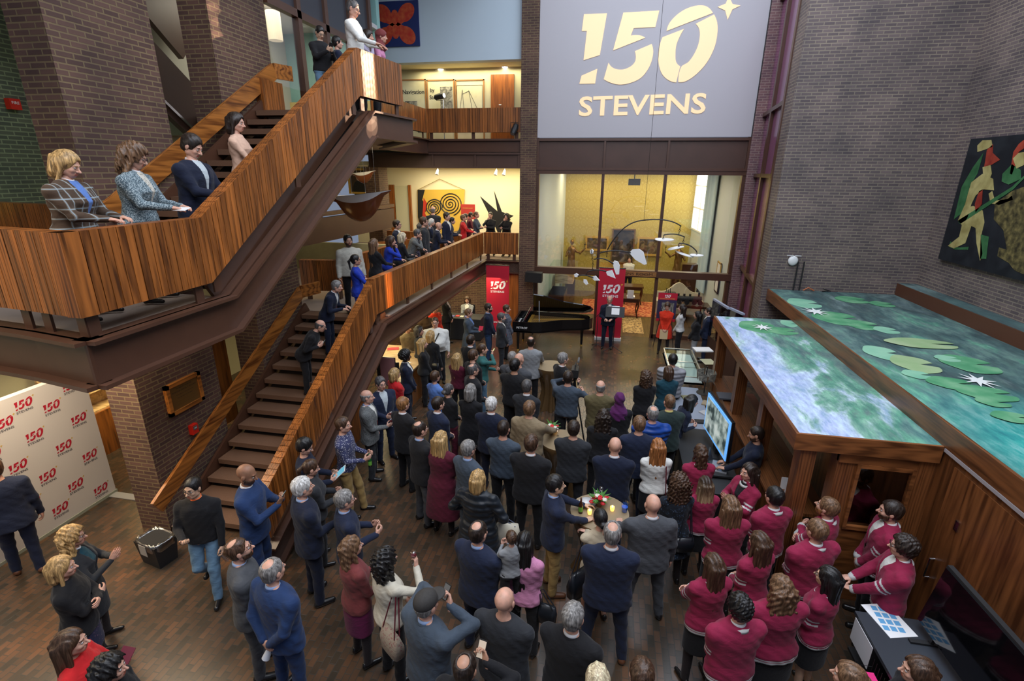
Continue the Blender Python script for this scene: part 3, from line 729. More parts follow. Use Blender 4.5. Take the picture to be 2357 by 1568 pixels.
def cloth(name, c, rough=.85, pat=None, c2=None, c3=None, sc=1):
    if name in MATS: return MATS[name]
    m, nt, b = nmat(name); L = nt.links.new; N = nt.nodes.new
    tc = N('ShaderNodeTexCoord'); n = N('ShaderNodeTexNoise'); n.inputs['Scale'].default_value = 9; n.inputs['Detail'].default_value = 3; n.inputs['Distortion'].default_value = 1.2
    mp = N('ShaderNodeMapping'); mp.inputs['Scale'].default_value = (1,1,1.6); L(tc.outputs['Object'], mp.inputs[0]); L(mp.outputs[0], n.inputs[0])
    rp = ramp(nt, [(.3,[v*.88 for v in c]),(.7,[min(1,v*1.10) for v in c])]); L(n.outputs['Fac'], rp.inputs[0]); out = rp.outputs[0]
    if pat == 'speck':
        v = N('ShaderNodeTexNoise'); v.inputs['Scale'].default_value = 90*sc; v.inputs['Detail'].default_value = 1; L(tc.outputs['Object'], v.inputs[0])
        r2 = ramp(nt, [(.42,c),(.5,c2),(.6,c3 or c2)]); L(v.outputs['Fac'], r2.inputs[0]); out = r2.outputs[0]
    elif pat == 'floral':
        v = N('ShaderNodeTexVoronoi'); v.inputs['Scale'].default_value = 28*sc; L(tc.outputs['Object'], v.inputs[0])
        r2 = ramp(nt, [(.0,c3 or c2),(.22,c2),(.36,c),(1,c)]); L(v.outputs['Distance'], r2.inputs[0]); out = r2.outputs[0]
    elif pat == 'plaid':
        sp = N('ShaderNodeSeparateXYZ'); L(tc.outputs['Object'], sp.inputs[0]); prev = out
        for ax, fq, th, cc in ((0,52,.80,c2),(2,48,.80,c2),(0,52,.965,c3),(2,48,.965,c3)):
            q = N('ShaderNodeMath'); q.operation = 'MULTIPLY'; q.inputs[1].default_value = fq*sc; L(sp.outputs[ax], q.inputs[0])
            s_ = N('ShaderNodeMath'); s_.operation = 'SINE'; L(q.outputs[0], s_.inputs[0])
            g = N('ShaderNodeMath'); g.operation = 'GREATER_THAN'; g.inputs[1].default_value = th; L(s_.outputs[0], g.inputs[0])
            h_ = N('ShaderNodeMath'); h_.operation = 'MULTIPLY'; h_.inputs[1].default_value = .55; L(g.outputs[0], h_.inputs[0])
            mx = N('ShaderNodeMix'); mx.data_type = 'RGBA'; L(h_.outputs[0], mx.inputs[0]); L(prev, mx.inputs[6]); mx.inputs[7].default_value = (*cc,1); prev = mx.outputs[2]
        out = prev
    elif pat == 'stripe':
        v = N('ShaderNodeTexWave'); v.inputs['Scale'].default_value = 22*sc; L(tc.outputs['Object'], v.inputs[0])
        r2 = ramp(nt, [(.45,c),(.55,c2)]); L(v.outputs['Fac'], r2.inputs[0]); out = r2.outputs[0]
    L(out, b.inputs['Base Color']); b.inputs['Roughness'].default_value = rough; b.inputs['Specular IOR Level'].default_value = .3
    b.inputs['Sheen Weight'].default_value = .08
    bp = N('ShaderNodeBump'); bp.inputs['Strength'].default_value = .38; bp.inputs['Distance'].default_value = .02; L(n.outputs['Fac'], bp.inputs['Height']); L(bp.outputs[0], b.inputs['Normal'])
    if pat == 'puffer':
        wv = N('ShaderNodeTexWave'); wv.bands_direction = 'Z'; wv.inputs['Scale'].default_value = 3.4; wv.inputs['Distortion'].default_value = 1.2; wv.inputs['Detail'].default_value = 1; L(tc.outputs['Object'], wv.inputs[0])
        bp.inputs['Distance'].default_value = .018; bp.inputs['Strength'].default_value = .8; L(wv.outputs['Fac'], bp.inputs['Height']); b.inputs['Roughness'].default_value = .4
    MATS[name] = m; return m
CL = dict(navy=(.010,.016,.042), blue=(.014,.036,.110), royal=(.010,.035,.36), black=(.008,.008,.010), char=(.022,.024,.029), grey=(.062,.066,.075), lgrey=(.24,.25,.26), slate=(.048,.066,.092),
 olive=(.105,.085,.038), tan=(.23,.175,.105), khaki=(.33,.215,.075), denim=(.12,.22,.33), dblue=(.02,.05,.12), maroon=(.25,.012,.050), burg=(.085,.006,.020), white=(.68,.68,.64), cream=(.56,.52,.42), pink=(.55,.22,.37),
 red=(.50,.012,.015), teal=(.030,.13,.125), teald=(.008,.05,.075), purple=(.085,.012,.085), peach=(.62,.40,.29), suede=(.17,.035,.035), magenta=(.14,.010,.060), brown=(.08,.045,.025), skyb=(.10,.20,.50), dnavy=(.006,.010,.028),
 orange=(.60,.09,.01), green=(.02,.035,.032), scarlet=(.62,.03,.008), beige=(.45,.38,.27), fleece=(.50,.48,.41), lilac=(.35,.32,.42), tights=(.025,.018,.018))
def cmat(c):
    if c in MATS_SPECIAL: return MATS_SPECIAL[c]()
    return cloth('cloth_'+c, CL[c])
MATS_SPECIAL = dict(
 plaid=lambda: cloth('cloth_plaid', (.060,.036,.022), pat='plaid', c2=(.22,.19,.15), c3=(.30,.42,.50), sc=1.5),
 knit=lambda: cloth('cloth_knit', (.06,.09,.11), pat='speck', c2=(.13,.19,.22), c3=(.34,.40,.42)),
 tweed=lambda: cloth('cloth_tweed', (.075,.085,.085), pat='speck', c2=(.11,.12,.12), c3=(.17,.17,.17)),
 floral=lambda: cloth('cloth_floral', (.04,.045,.11), pat='floral', c2=(.50,.50,.56), c3=(.62,.62,.62), sc=1.5),
 bflor=lambda: cloth('cloth_dark_floral', (.008,.012,.02), pat='floral', c2=(.02,.05,.10), c3=(.20,.22,.30), sc=1.3),
 dots=lambda: cloth('cloth_dots', (.010,.010,.045), pat='floral', c2=(.01,.01,.045), c3=(.60,.25,.30), sc=1.2),
 stripe=lambda: cloth('cloth_stripe', (.35,.42,.47), pat='stripe', c2=(.62,.66,.66)),
 check=lambda: cloth('cloth_check', (.07,.08,.11), pat='plaid', c2=(.22,.22,.25), c3=(.02,.02,.03), sc=1.4),
 puff=lambda: cloth('cloth_black_puffer', (.010,.014,.020), pat='puffer'),
 gpuff=lambda: cloth('cloth_grey_puffer', (.26,.26,.28), pat='puffer'),
 bpuff=lambda: cloth('cloth_blue_puffer', (.008,.050,.26), pat='puffer'),
 pattern=lambda: cloth('cloth_tile_print', (.55,.52,.45), pat='floral', c2=(.12,.11,.10), c3=(.5,.45,.3), sc=1.6),
 bwhite=lambda: cloth('cloth_white_black', (.60,.60,.58)))
SHOEB = plain('shoe_black', (.012,.011,.011), .28, spec=.5); SHOEBR = plain('shoe_brown', (.12,.045,.018), .4); SHOET = plain('shoe_tan', (.35,.26,.18), .5)
WSTRIPE = plain('knit_stripe', (.55,.55,.54), .8); COLLARW = plain('shirt_white', (.72,.73,.76), .7); COLLARB = plain('shirt_blue', (.28,.40,.66), .7)
GLASSF = plain('spectacle_frame', (.03,.02,.02), .3)

def ik(S, T, l1, l2, pole):
    S, T, pole = [np.array(a, float) for a in (S, T, pole)]
    d = T-S; D = np.linalg.norm(d); D2 = min(D, (l1+l2)*.995); u = d/D; T = S+u*D2
    a = (l1*l1-l2*l2+D2*D2)/(2*D2); h = math.sqrt(max(l1*l1-a*a, 1e-6)); p = pole-u*(pole@u); p /= np.linalg.norm(p)+1e-9
    return S+u*a+p*h, T
# wrist targets (x outward for the right hand, y forward, z up) for a 1.75 m figure, elbow pole, finger direction, palm direction
ARM = dict(
 down=((.255,.05,.84),(.35,-.7,-.1),(.03,.12,-1),(-1,.1,0),.7),
 cross=((-.07,.225,1.13),(.6,.2,-.8),(-1,.15,.1),(0,-1,0),.5),
 clasp=((.055,.225,.96),(.38,-.6,-.5),(-.75,.45,-.5),(0,-.7,.6),.9),
 low=((.05,.20,.83),(.45,-.6,-.2),(-.5,.2,-.9),(-.2,-.9,0),.8),
 back=((.05,-.175,.93),(.9,-.3,-.2),(-.7,-.1,-.7),(0,.9,0),.7),
 phone=((.055,.33,1.24),(.6,-.3,-.8),(-.25,.55,.8),(-.5,-.6,.4),1.1),
 photo=((.095,.20,1.52),(1,.3,-.4),(-.5,.4,.7),(-.6,-.5,.3),1.2),
 rail=((.13,.40,1.09),(.5,-.7,-.5),(-.35,.9,-.1),(0,-.2,-1),.5),
 hand=((.11,.31,1.08),(.35,-.6,-.7),(-.3,.8,.3),(-.9,0,.3),1.1),
 reach=((.26,.46,1.10),(.6,-.5,-.6),(0,1,0),(-.5,0,-1),.6),
 chin=((.05,.16,1.46),(.7,.3,-.8),(-.2,.1,1),(0,-1,0),1.2),
 pocket=((.22,.10,.90),(.6,-.7,-.1),(-.2,.3,-1),(-1,0,0),.6),
 clap=((.035,.30,1.22),(.7,-.2,-.7),(-.05,.6,.8),(-1,0,0),.15),
 type=((.12,.36,.98),(.6,-.5,-.5),(-.2,1,-.1),(0,0,-1),.5))

PLACED = []
def person(px, py, label, z=0., h=None, f=None, head=(0,0), sex='m', b=1.0, hair='short', hc='brown', sk=0, top='suit', tc='navy', bot='trousers', bc=None,
           arms='down', larm=None, lean=0, col=None, shoes=None, glasses=False, X=None, beard=None, group=None, legs='stand', tie=None, shirt=None, plane=None, sit=False, belly=0, pos=None, twist=0, extra=None, flight_=None):
    """px,py: where the crown of the head shows; f: heading in degrees, 0 = towards the stage, 90 = to the right"""
    if h is None: h = 1.77 if sex == 'm' else 1.66
    if f is None:
        q_ = atZ(px, py, z+h) if pos is None else pos
        f = math.degrees(math.atan2(.2-q_[0], 15.6-q_[1]))+random.uniform(-6,6)
    ln = math.radians(lean); yaw = -math.radians(f)
    def spread(b_): return min([9]+[math.hypot(b_[0]-q[0], b_[1]-q[1]) for q in PLACED if abs(q[2]-b_[2]) < 1])
    def solve(h, X, plane):
        s = h/1.75; cz_ = (.93+math.cos(ln)*.82)*s-(.46*s if sit else 0); cy_ = math.sin(ln)*.80*s
        off = np.array([-math.sin(yaw)*cy_, math.cos(yaw)*cy_])
        if pos is not None: return h, np.array([pos[0], pos[1], z])
        if X is not None or plane is not None:
            p = atX(px, py, X) if X is not None else atY(px, py, plane)
            zz = z
            if flight_:
                y0_, z0_, ri_, ru_ = flight_; zz = z0_+ri_*min(14, max(0, math.floor((p[1]-off[1]-y0_)/ru_+.1)+1))
            h = min(1.92, max(1.50, (p[2]-zz)/cz_*h)); return h, np.array([p[0]-off[0], p[1]-off[1], zz])
        p = atZ(px, py, z+cz_); return h, np.array([p[0]-off[0], p[1]-off[1], z])
    best = None
    for k_ in range(6):
        h_, b_ = solve(h*(1,.965,1.035,.94,1.06,1.0)[k_] if X is None and plane is None else h, X-.13*k_ if X is not None else None, plane)
        d_ = spread(b_)-.02*k_
        if best is None or d_ > best[0]: best = (d_, h_, b_)
        if spread(b_) > .46: best = (d_, h_, b_); break
    h, base = best[1], best[2]; s = h/1.75; PLACED.append(base)
    dist = np.linalg.norm(base-CAM)
    vox = min(max(.0016*dist, .011), .020); hv = min(max(.00085*dist, .0048), .010)
    root = empty('person', base, yaw, label, 'person', group)
    male = sex == 'm'; b *= 1.09; bw = b*(1.10 if male else 1.02)
    sh = .180*bw*(1 if male else .97); hipw = .092*b*(1 if male else 1.06)
    HIP = np.array([0,0,.93]); R = rx(-ln)
    def up(p): return HIP+R@(np.array(p,float)-HIP)
    def inv(P): return (P-HIP.astype(np.float32))@R.astype(np.float32)+HIP.astype(np.float32)
    # torso cross-sections: z, half width, half depth, y offset
    if male: T = [(.80,.165,.115,-.005),(.92,.168,.118,-.008),(1.04,.158,.108+belly*.6,.0+belly*.5),(1.15,.160,.112+belly*.7,.004+belly*.5),(1.30,.178,.120,0),(1.38,.160,.108,-.008),(1.42,.128,.092,-.014),(1.46,.090,.070,-.018),(1.50,.065,.058,-.022)]
    else: T = [(.80,.172,.120,-.010),(.92,.175,.122,-.012),(1.04,.140,.098+belly*.6,.0+belly*.4),(1.15,.138,.100+belly*.6,.004+belly*.3),(1.28,.158,.128,.010),(1.36,.145,.105,-.006),(1.41,.112,.084,-.012),(1.45,.076,.064,-.016),(1.49,.055,.052,-.020)]
    T = np.array(T); T[:,1] *= bw; T[:,2] *= (.6+.4*b)
    def torso(P, z0, z1, grow=0., flare=0., hemr=.012):
        z_ = P[...,2]; w_ = np.interp(z_, T[:,0], T[:,1])+grow; d_ = np.interp(z_, T[:,0], T[:,2])+grow; y_ = np.interp(z_, T[:,0], T[:,3])
        if flare: e = np.clip(.95-z_, 0, 1)*flare; w_ = w_+e; d_ = d_+e
        q = np.sqrt((P[...,0]/w_)**2+((P[...,1]-y_)/d_)**2); f_ = (q-1)*np.minimum(w_, d_)
        f_ = smax(f_, z0-z_, hemr); return smax(f_, z_-z1, .03)
    # arms
    am = {}
    for sd, nm in ((1, arms), (-1, larm or arms)):
        tgt, pole, fd, pd, curl = ARM[nm] if isinstance(nm, str) else nm
        m_ = np.array([sd,1,1.])
        S = np.array([sd*(sh-.012), -.012, 1.378]); tg = np.array(tgt)*m_; pl = np.array(pole, float)*m_; fdv = np.array(fd, float)*m_; pdv = np.array(pd, float)*m_
        if isinstance(nm, str) and nm in ('rail','hand','type','reach','clasp','low') and lean: pass
        if isinstance(nm, str) and nm not in ('rail','reach','hand'): tg = up(tg); fdv = R@fdv
        if nm in ('down','pocket'): tg[0] += sd*max(0,bw-1)*.12
        if nm == 'cross' and sd < 0: tg[2] += .05; tg[1] += .02
        S = up(S)
        E, W_ = ik(S, tg, .285, .262, pl); am[sd] = (S, E, W_, fdv/np.linalg.norm(fdv), pdv, curl)
    # legs
    lg = {}
    for sd in (1, -1):
        if sit: hp, kn, an = (sd*hipw,0,.93), (sd*(hipw+.03),.44,.93), (sd*(hipw+.03),.42,.53)
        elif legs == 'walk':
            hp = (sd*hipw,0,.93); kn, an = ((sd*hipw,.14,.50), (sd*hipw,.20,.09)) if sd < 0 else ((sd*hipw,.10,.50), (sd*hipw,-.22,.24))
        elif legs == 'wide': hp, kn, an = (sd*hipw,0,.93), (sd*(hipw+.055),.015,.50), (sd*(hipw+.10),-.01,.09)
        elif legs == 'step': hp = (sd*hipw,0,.93); kn, an = ((sd*hipw,.03,.5), (sd*hipw,.0,.09)) if sd > 0 else ((sd*(hipw+.01),.12,.5), (sd*(hipw+.02),.17,.09))
        else: hp, kn, an = (sd*hipw,0,.93), (sd*(hipw+.015),.015,.50), (sd*(hipw+.03),-.01,.09)
        lg[sd] = tuple(np.array(v,float) for v in (hp,kn,an))
    zoff = -.46 if sit else 0
    def emit(name, V, Qs, mats, mi=None, parent=root):
        me = bpy.data.meshes.new(name); V = np.asarray(V,float).copy(); V[:,2] += zoff; V *= s
        if isinstance(Qs, np.ndarray):
            nq = len(Qs); me.vertices.add(len(V)); me.vertices.foreach_set('co', V.astype(np.float32).ravel())
            me.loops.add(nq*4); me.loops.foreach_set('vertex_index', Qs.astype(np.int32).ravel()); me.polygons.add(nq)
            me.polygons.foreach_set('loop_start', np.arange(0,nq*4,4,dtype=np.int32)); me.update(calc_edges=True)
        else: me.from_pydata(V.tolist(), [], Qs)
        for mt in (mats if isinstance(mats, (list, tuple)) else [mats]): me.materials.append(mt)
        if mi is not None: me.polygons.foreach_set('material_index', np.asarray(mi, np.int32))
        me.polygons.foreach_set('use_smooth', np.ones(len(me.polygons), bool)); me.update()
        o = bpy.data.objects.new(name, me); scene.collection.objects.link(o); o.parent = parent; return o
    skm, lipm = skin(sk)
    dress = top in ('dress','coat')
    # ---------------- body
    sleeve = 1.0 if top not in ('tee','blue_short') else .62
    bareleg = bot in ('skirt','none')
    def body(P):
        Pi = inv(P)
        f_ = torso(Pi, .84, 1.50, -.022)
        f_ = smin(f_, cone(P, up((0,-.020,1.43)), up((0,-.004,1.575)), .054 if male else .045, .052 if male else .043), .03)
        for sd in (1,-1):
            S, E, W_ = am[sd][:3]
            r = (.9 if male else .78)*bw**.5
            f_ = smin(f_, cone(P, S, E, .046*r, .038*r), .03); f_ = smin(f_, cone(P, E, W_, .038*r, .026*r), .012)
            hp, kn, an = lg[sd]; lr = (1 if male else .96)
            f_ = smin(f_, cone(P, hp, kn, .076*lr, .052*lr), .03); f_ = smin(f_, cone(P, kn, an, .052*lr, .036*lr), .02)
            f_ = smin(f_, cone(P, an+(0,-.01,-.045), an+(sd*.015,.11,-.062), .026, .018), .02)
        return f_
    pts = np.array([v for sd in (1,-1) for v in (*am[sd][:3], *lg[sd])]+[up((0,0,1.6)), (0,.2,.1)])
    lo, hi = pts.min(0)-.12, pts.max(0)+.12; lo[2] = .0 if not sit else .40; lo[0] = min(lo[0],-.25); hi[0] = max(hi[0],.25); lo[1] = min(lo[1],-.2); hi[1] = max(hi[1],.2)
    V, Q = surf(body, lo, hi, max(vox, .013) if not bareleg else vox)
    hm = head_mesh(male, hv); hy, hp_ = math.radians(-head[0]), math.radians(head[1])
    hc0 = up((0,.012,1.635)); HR = R@rz(hy)@rx(-hp_) if lean < 8 else rx(-ln*.35)@rz(hy)@rx(-hp_)
    hs = 1.09 if male else 1.07
    vs = [V, hm[0]@(HR.T)*hs+hc0]; fs = [tuple(q) for q in Q.tolist()]; mi = [0]*len(Q); n = len(V)
    fs += [tuple(i+n for i in q) for q in hm[1]]; mi += [int(k) for k in hm[2]]; n += len(hm[0])
    for sd in (1,-1):
        W_, fd, pd, curl = am[sd][2], am[sd][3], am[sd][4], am[sd][5]
        zax = fd; yax = pd-zax*(pd@zax); yax /= np.linalg.norm(yax); xax = np.cross(yax, zax)
        hv_, hq = hand_mesh(curl, .0042 if dist < 9 else .0065)
        # thumb side: towards the front/inside
        hx = hv_.copy()
        flip = (xax @ np.array([-sd*.4,.8,.5])) < 0
        if flip: hx[:,0] *= -1
        A = np.stack([xax,yax,zax],1); sc_ = 1.0 if male else .9
        vv = hx@A.T*sc_+W_
        q2 = hq[:, ::-1] if flip else hq
        vs.append(vv); fs += [tuple(i+n for i in q) for q in q2.tolist()]; mi += [0]*len(hq); n += len(vv)
    bmats = [skm, lipm, hair_mat(hc if hc in HAIRC and hc not in ('pale','white') else 'lbrown'), EYEW, EYED]
    emit('body', np.vstack(vs), fs, bmats, mi)
    # ---------------- garments
    tm = cmat(tc); bc = bc or tc; bm_ = cmat(bc)
    k = dict(suit=(.79,.024,.10,.048,.040), blazer=(.80,.024,.10,.046,.038), jacket=(.86,.024,.04,.048,.038), coat=(.50,.030,.10,.054,.044), lcoat=(.36,.036,.12,.062,.050), sweater=(.88,.022,.02,.048,.040), cardigan=(.84,.030,.05,.056,.048),
             shirt=(.88,.014,.02,.042,.034), blouse=(.90,.014,.04,.040,.032), tee=(.88,.016,.03,.048,.046), dress=(.55,.014,.0,.042,.034), fleece=(.86,.028,.03,.054,.046), puffer=(.84,.040,.03,.066,.056), blue_short=(.80,.014,.05,.046,.046))[top]
    hem, grow, flare, ra, rb = k
    if dress: flare = .16 if top == 'dress' else .14
    ra *= (1 if male else .90)*bw**.5; rb *= (1 if male else .92)
    openf = shirt is not None
    nk = 1.475 if top not in ('cardigan','puffer','fleece','lcoat') else 1.49
    def topf(P):
        Pi = inv(P); f_ = torso(Pi, max(hem,.80) if not dress and hem >= .79 else .80, nk, grow)
        if hem < .95:
            low_ = torso(P, hem, 1.0, grow, flare); f_ = smin(f_, low_, .03) if lean else smin(f_, low_, .01)
        for sd in (1,-1):
            S, E, W_ = am[sd][:3]
            f_ = smin(f_, cone(P, up((sd*.035,-.020,1.425)), S-(0,0,.004), .058, ra*1.12), .045)
            f_ = smin(f_, cone(P, S, E, ra*1.12, ra*.98), .045)
            if sleeve >= 1: f_ = smin(f_, cone(P, E, W_*1.0, ra*.98, rb), .015)
        if sleeve >= 1: pass
        # soft folds
        f_ = f_+.0035*np.sin(P[...,2]*46+P[...,0]*22)*np.sin(P[...,0]*27+P[...,1]*31+P[...,2]*9)
        if openf:
            zz = Pi[...,2]; wv_ = np.clip((zz-1.06)*.20, 0, .075); wedge = np.maximum(np.abs(Pi[...,0])-wv_, -(Pi[...,1]-.045))
            f_ = smax(f_, -wedge, .008)
        return f_
    lo2, hi2 = lo.copy(), hi.copy(); lo2[2] = hem-.03; hi2[2] = max(up((0,0,1.52))[2], max(am[sd][i][2] for sd in (1,-1) for i in (0,1,2))+.09); hi2[:2] += .03; lo2[:2] -= .03
    if sleeve < 1: pass
    def topf2(P):
        f_ = topf(P)
        if sleeve < 1:
            for sd in (1,-1):
                S, E, W_ = am[sd][:3]
        return f_
    Vt, Qt = surf(topf2, lo2, hi2, vox*(.72 if top == 'cardigan' else 1))
    mats = [tm]; mi = None
    C = Vt[Qt].mean(1)
    if top == 'cardigan':
        mats = [tm, WSTRIPE]; mi = np.zeros(len(Qt), int)
        mi[(C[:,2] < hem+.030)] = 1; mi[(C[:,2] > hem+.040) & (C[:,2] < hem+.054)] = 1
        S, E, W_ = am[-1][:3]; u = E-S; t = ((C-S)@u)/(u@u); dd = np.linalg.norm(C-S-np.clip(t,0,1)[:,None]*u, axis=1)
        ok = (dd < .085) & (C[:,0] < -.12*bw)
        mi[ok & (((t > .62)&(t < .70))|((t > .80)&(t < .88)))] = 1
        for sd in (1,-1):
            S, E, W_ = am[sd][:3]; u = W_-E; t = ((C-E)@u)/(u@u); dd = np.linalg.norm(C-E-np.clip(t,0,1)[:,None]*u, axis=1); mi[(dd < .07) & (t > .90)] = 1
    tname = dict(suit='suit_jacket', blazer='blazer', jacket='jacket', coat='coat', lcoat='long_coat', sweater='sweater', cardigan='cardigan', shirt='shirt', blouse='blouse', tee='t_shirt', dress='dress', fleece='fleece', puffer='puffer_jacket', blue_short='top')[top]
    gar = emit(tname, Vt, Qt, mats, mi); shp = gar
    if openf:
        def shf(P): Pi = inv(P); return torso(Pi, .95, 1.485, grow-.016)
        Vs, Qs = surf(shf, (-.24,-.2,.93), (.24,.5,1.56), vox); shp = emit('shirt', Vs, Qs, cmat(shirt) if shirt in CL or shirt in MATS_SPECIAL else COLLARW)
    # collar
    if col or openf and top in ('suit','blazer','jacket'):
        cm = {'w':COLLARW,'b':COLLARB,'s':WSTRIPE,'y':plain('collar_yellow',(.7,.6,.2),.7),'o':plain('collar_orange',(.75,.12,.01),.7)}.get(col, COLLARW)
        def cring(r0, z0, hh, th, name, mt, tilt=.30):
            nseg = 28; vs_, fs_ = [], []
            for j in range(nseg):
                q = 2*math.pi*j/nseg; ca, sa = math.cos(q), math.sin(q); dz = -tilt*r0*max(0,sa)*1.0+.012*max(0,-sa)
                for (rr_, zz) in ((r0+.008,z0),(r0+th+.006,z0),(r0+th-.002,z0+hh),(r0-.004,z0+hh)):
                    vs_.append(up((rr_*ca*.98, -.014+rr_*sa, zz+dz)))
            for j in range(nseg):
                a_, b__ = j*4, ((j+1)%nseg)*4
                for i in range(4): fs_.append((a_+i, a_+(i+1)%4, b__+(i+1)%4, b__+i))
            emit(name, np.array(vs_), fs_, mt, parent=gar)
        if top == 'cardigan':
            cring(.060, 1.462, .040, .010, 'shirt_collar', COLLARW); cring(.074, 1.444, .030, .034, 'cardigan_collar', WSTRIPE, .55)
        else:
            cring(.056 if male else .050, 1.462, .040, .010, 'shirt_collar', cm)
            if top in ('suit','blazer'): cring(.066 if male else .060, 1.446, .030, .014, 'jacket_collar', tm, .6)
    elif top in ('suit','blazer','jacket'):
        pass
    if tie:
        g_ = MB(); q0, q1 = .135*(.6+.4*b)+belly*.5, .128
        P4 = [up((x_,y_,z_)) for x_,y_,z_ in ((-.018,.062,1.44),(.018,.062,1.44),(.032,q1+.01,1.12),(0,q1+.012,1.07),(-.032,q1+.01,1.12))]
        g_.prism(P4, (0,.012,0)); emit('tie', g_.v[0], g_.f, plain('tie_'+tie, dict(red=(.4,.01,.02),blue=(.05,.06,.25),black=(.01,.01,.01),pink=(.4,.02,.12))[tie], .5), parent=shp)
    # ---------------- lower garments
    if bot == 'trousers':
        def trf(P):
            f_ = torso(P, .86, 1.02, .006)
            for sd in (1,-1):
                hp, kn, an = lg[sd]
                f_ = smin(f_, cone(P, hp+(0,-.01,-.05), kn, .096*b**.4, .070), .035); f_ = smin(f_, cone(P, kn, an+(0,-.004,-.035), .070, .056 if bc != 'denim_s' else .048), .02)
            f_ = smax(f_, .045-P[...,2], .01) if not sit else f_
            return f_+.003*np.sin(P[...,2]*38+P[...,0]*40)
        lo3, hi3 = lo.copy(), hi.copy(); hi3[2] = 1.06; lo3[2] = .02 if not sit else .42
        if sit: lo3[1] = -.2; hi3[1] = .6
        lo3[0], hi3[0] = -.30*max(b,1), .30*max(b,1)
        if legs == 'walk': lo3[1], hi3[1] = -.36, .34
        V3, Q3 = surf(trf, lo3, hi3, vox); emit('trousers', V3, Q3, bm_)
    elif bot == 'skirt':
        zh = .52; zt = min(1.04, hem+.04)
        def skf(P):
            z_ = P[...,2]; w_ = np.interp(z_, [zh,.80,.95,1.04], [.195*b,.195*b,.188*b,.150*b]); d_ = np.interp(z_, [zh,.80,.95,1.04], [.150,.150,.142,.110])
            q = np.sqrt((P[...,0]/w_)**2+((P[...,1]+.006)/d_)**2); return smax(smax((q-1)*d_, zh-z_, .012), z_-zt, .01)
        V3, Q3 = surf(skf, (-.28,-.22,zh-.03), (.28,.24,1.08), vox); emit('skirt', V3, Q3, bm_)
    if bareleg and top != 'lcoat' or bareleg:
        if sk is not None and extra != 'bare':
            def tgf(P):
                f_ = None
                for sd in (1,-1):
                    hp, kn, an = lg[sd]; q = smin(cone(P, hp, kn, .082, .060), cone(P, kn, an+(0,0,-.02), .060, .045), .02); q = smin(q, cone(P, an+(0,0,-.03), an+(sd*.015,.09,-.055), .038, .028), .02); f_ = q if f_ is None else np.minimum(f_, q)
                return smax(f_, P[...,2]-.85, .02)
            V3, Q3 = surf(tgf, (-.26,-.2,.06), (.26,.25,.9), vox); emit('tights', V3, Q3, cmat('tights'))
    sm = {None:SHOEB,'k':SHOEB,'br':SHOEBR,'t':SHOET}[shoes]
    for sd in (1,-1):
        an = lg[sd][2]; fx = sd*.02
        zf = an[2]-.09
        def shf2(P):
            f_ = cone(P, an+(0,-.035,-.048), an+(fx,.150,-.060), .043 if male else .034, .034 if male else .024)
            if not male: f_ = smin(f_, cone(P, an+(0,-.04,-.02), an+(0,-.04,-.075), .026, .016), .02)
            else: f_ = smin(f_, cone(P, an+(0,-.01,-.03), an+(0,-.01,.01), .040, .040), .02)
            f_ = smax(f_, (zf+.003)-P[...,2], .006); return smax(f_, P[...,2]-(zf+.115), .01)
        V3, Q3 = surf(shf2, (an[0]-.08,an[1]-.12,zf-.01), (an[0]+.08,an[1]+.24,zf+.14), .010 if dist < 10 else .016)
        emit('shoe', V3, Q3, sm)
    # ---------------- hair
    def HT(V_): return V_@HR.T*hs+hc0
    def capf(P, r=.012):
        f_ = ellf(P, (0,-.018,.034), (.074+r,.094+r,.088+r))
        f_ = smin(f_, ellf(P, (0,-.045,-.030), (.062+r*.7,.052+r*.7,.055)), .02)
        return f_
    def facecut(P, low=.065): return smin(ellf(P, (0,.135,-.018), (.084,.105,.105)), ellf(P, (0,.06,-.12), (.10,.085,low+.02)), .02)
    nz = lambda P, a, q: a*(.6*np.sin(P[...,0]*q+np.sin(P[...,2]*q*.4)*1.5)*np.sin(P[...,2]*q*.7+P[...,1]*q*.8)+.55*np.sin(P[...,0]*q*.61+P[...,1]*q*.53+P[...,2]*q*.37+2)*np.sin(P[...,1]*q*1.13-P[...,0]*q*.8+P[...,2]*q*.9))
    nl = lambda P, a, q: a*(np.sin(P[...,0]*q+.6*np.sin(P[...,2]*14))+.4*np.sin(P[...,0]*q*1.7+P[...,1]*30+np.sin(P[...,2]*20)))
    hmt = hair_mat(hc if hc in HAIRC else 'black'); lo4, hi4 = (-.13,-.16,-.14), (.13,.13,.15); hname = 'hair'
    fnc = None
    if hair in ('short','crop','slick'):
        r = dict(short=.014, crop=.006, slick=.009)[hair]
        fnc = lambda P: smax(smax(capf(P, r)+nz(P, .0030 if hair == 'short' else .001, 95), -facecut(P), .012), -P[...,2]-.085, .01)
    elif hair == 'fringe':   # balding, a ring of hair left
        fnc = lambda P: smax(smax(smax(capf(P, .008)+nz(P,.002,95), -facecut(P), .012), P[...,2]-.052-.25*np.clip(-P[...,1],-.05,.2)*0, .014), -P[...,2]-.085, .01)
    elif hair == 'thin':     # bald patch on the crown
        fnc = lambda P: smax(smax(smax(capf(P, .009)+nz(P,.002,95), -facecut(P), .012), -(np.linalg.norm(P-np.array([0,-.045,.125],np.float32),axis=-1)-.055), .01), -P[...,2]-.085, .01)
    elif hair == 'curly_short':
        fnc = lambda P: smax(smax(capf(P, .026)+nz(P,.010,120), -facecut(P), .014), -P[...,2]-.09, .01)
    elif hair in ('bob','long','vlong','wavy','bigcurl','curlbob','pony','bun','halfup','afro'):
        r = dict(bob=.018,long=.015,vlong=.013,wavy=.018,bigcurl=.040,curlbob=.030,pony=.009,bun=.008,halfup=.013,afro=.036)[hair]
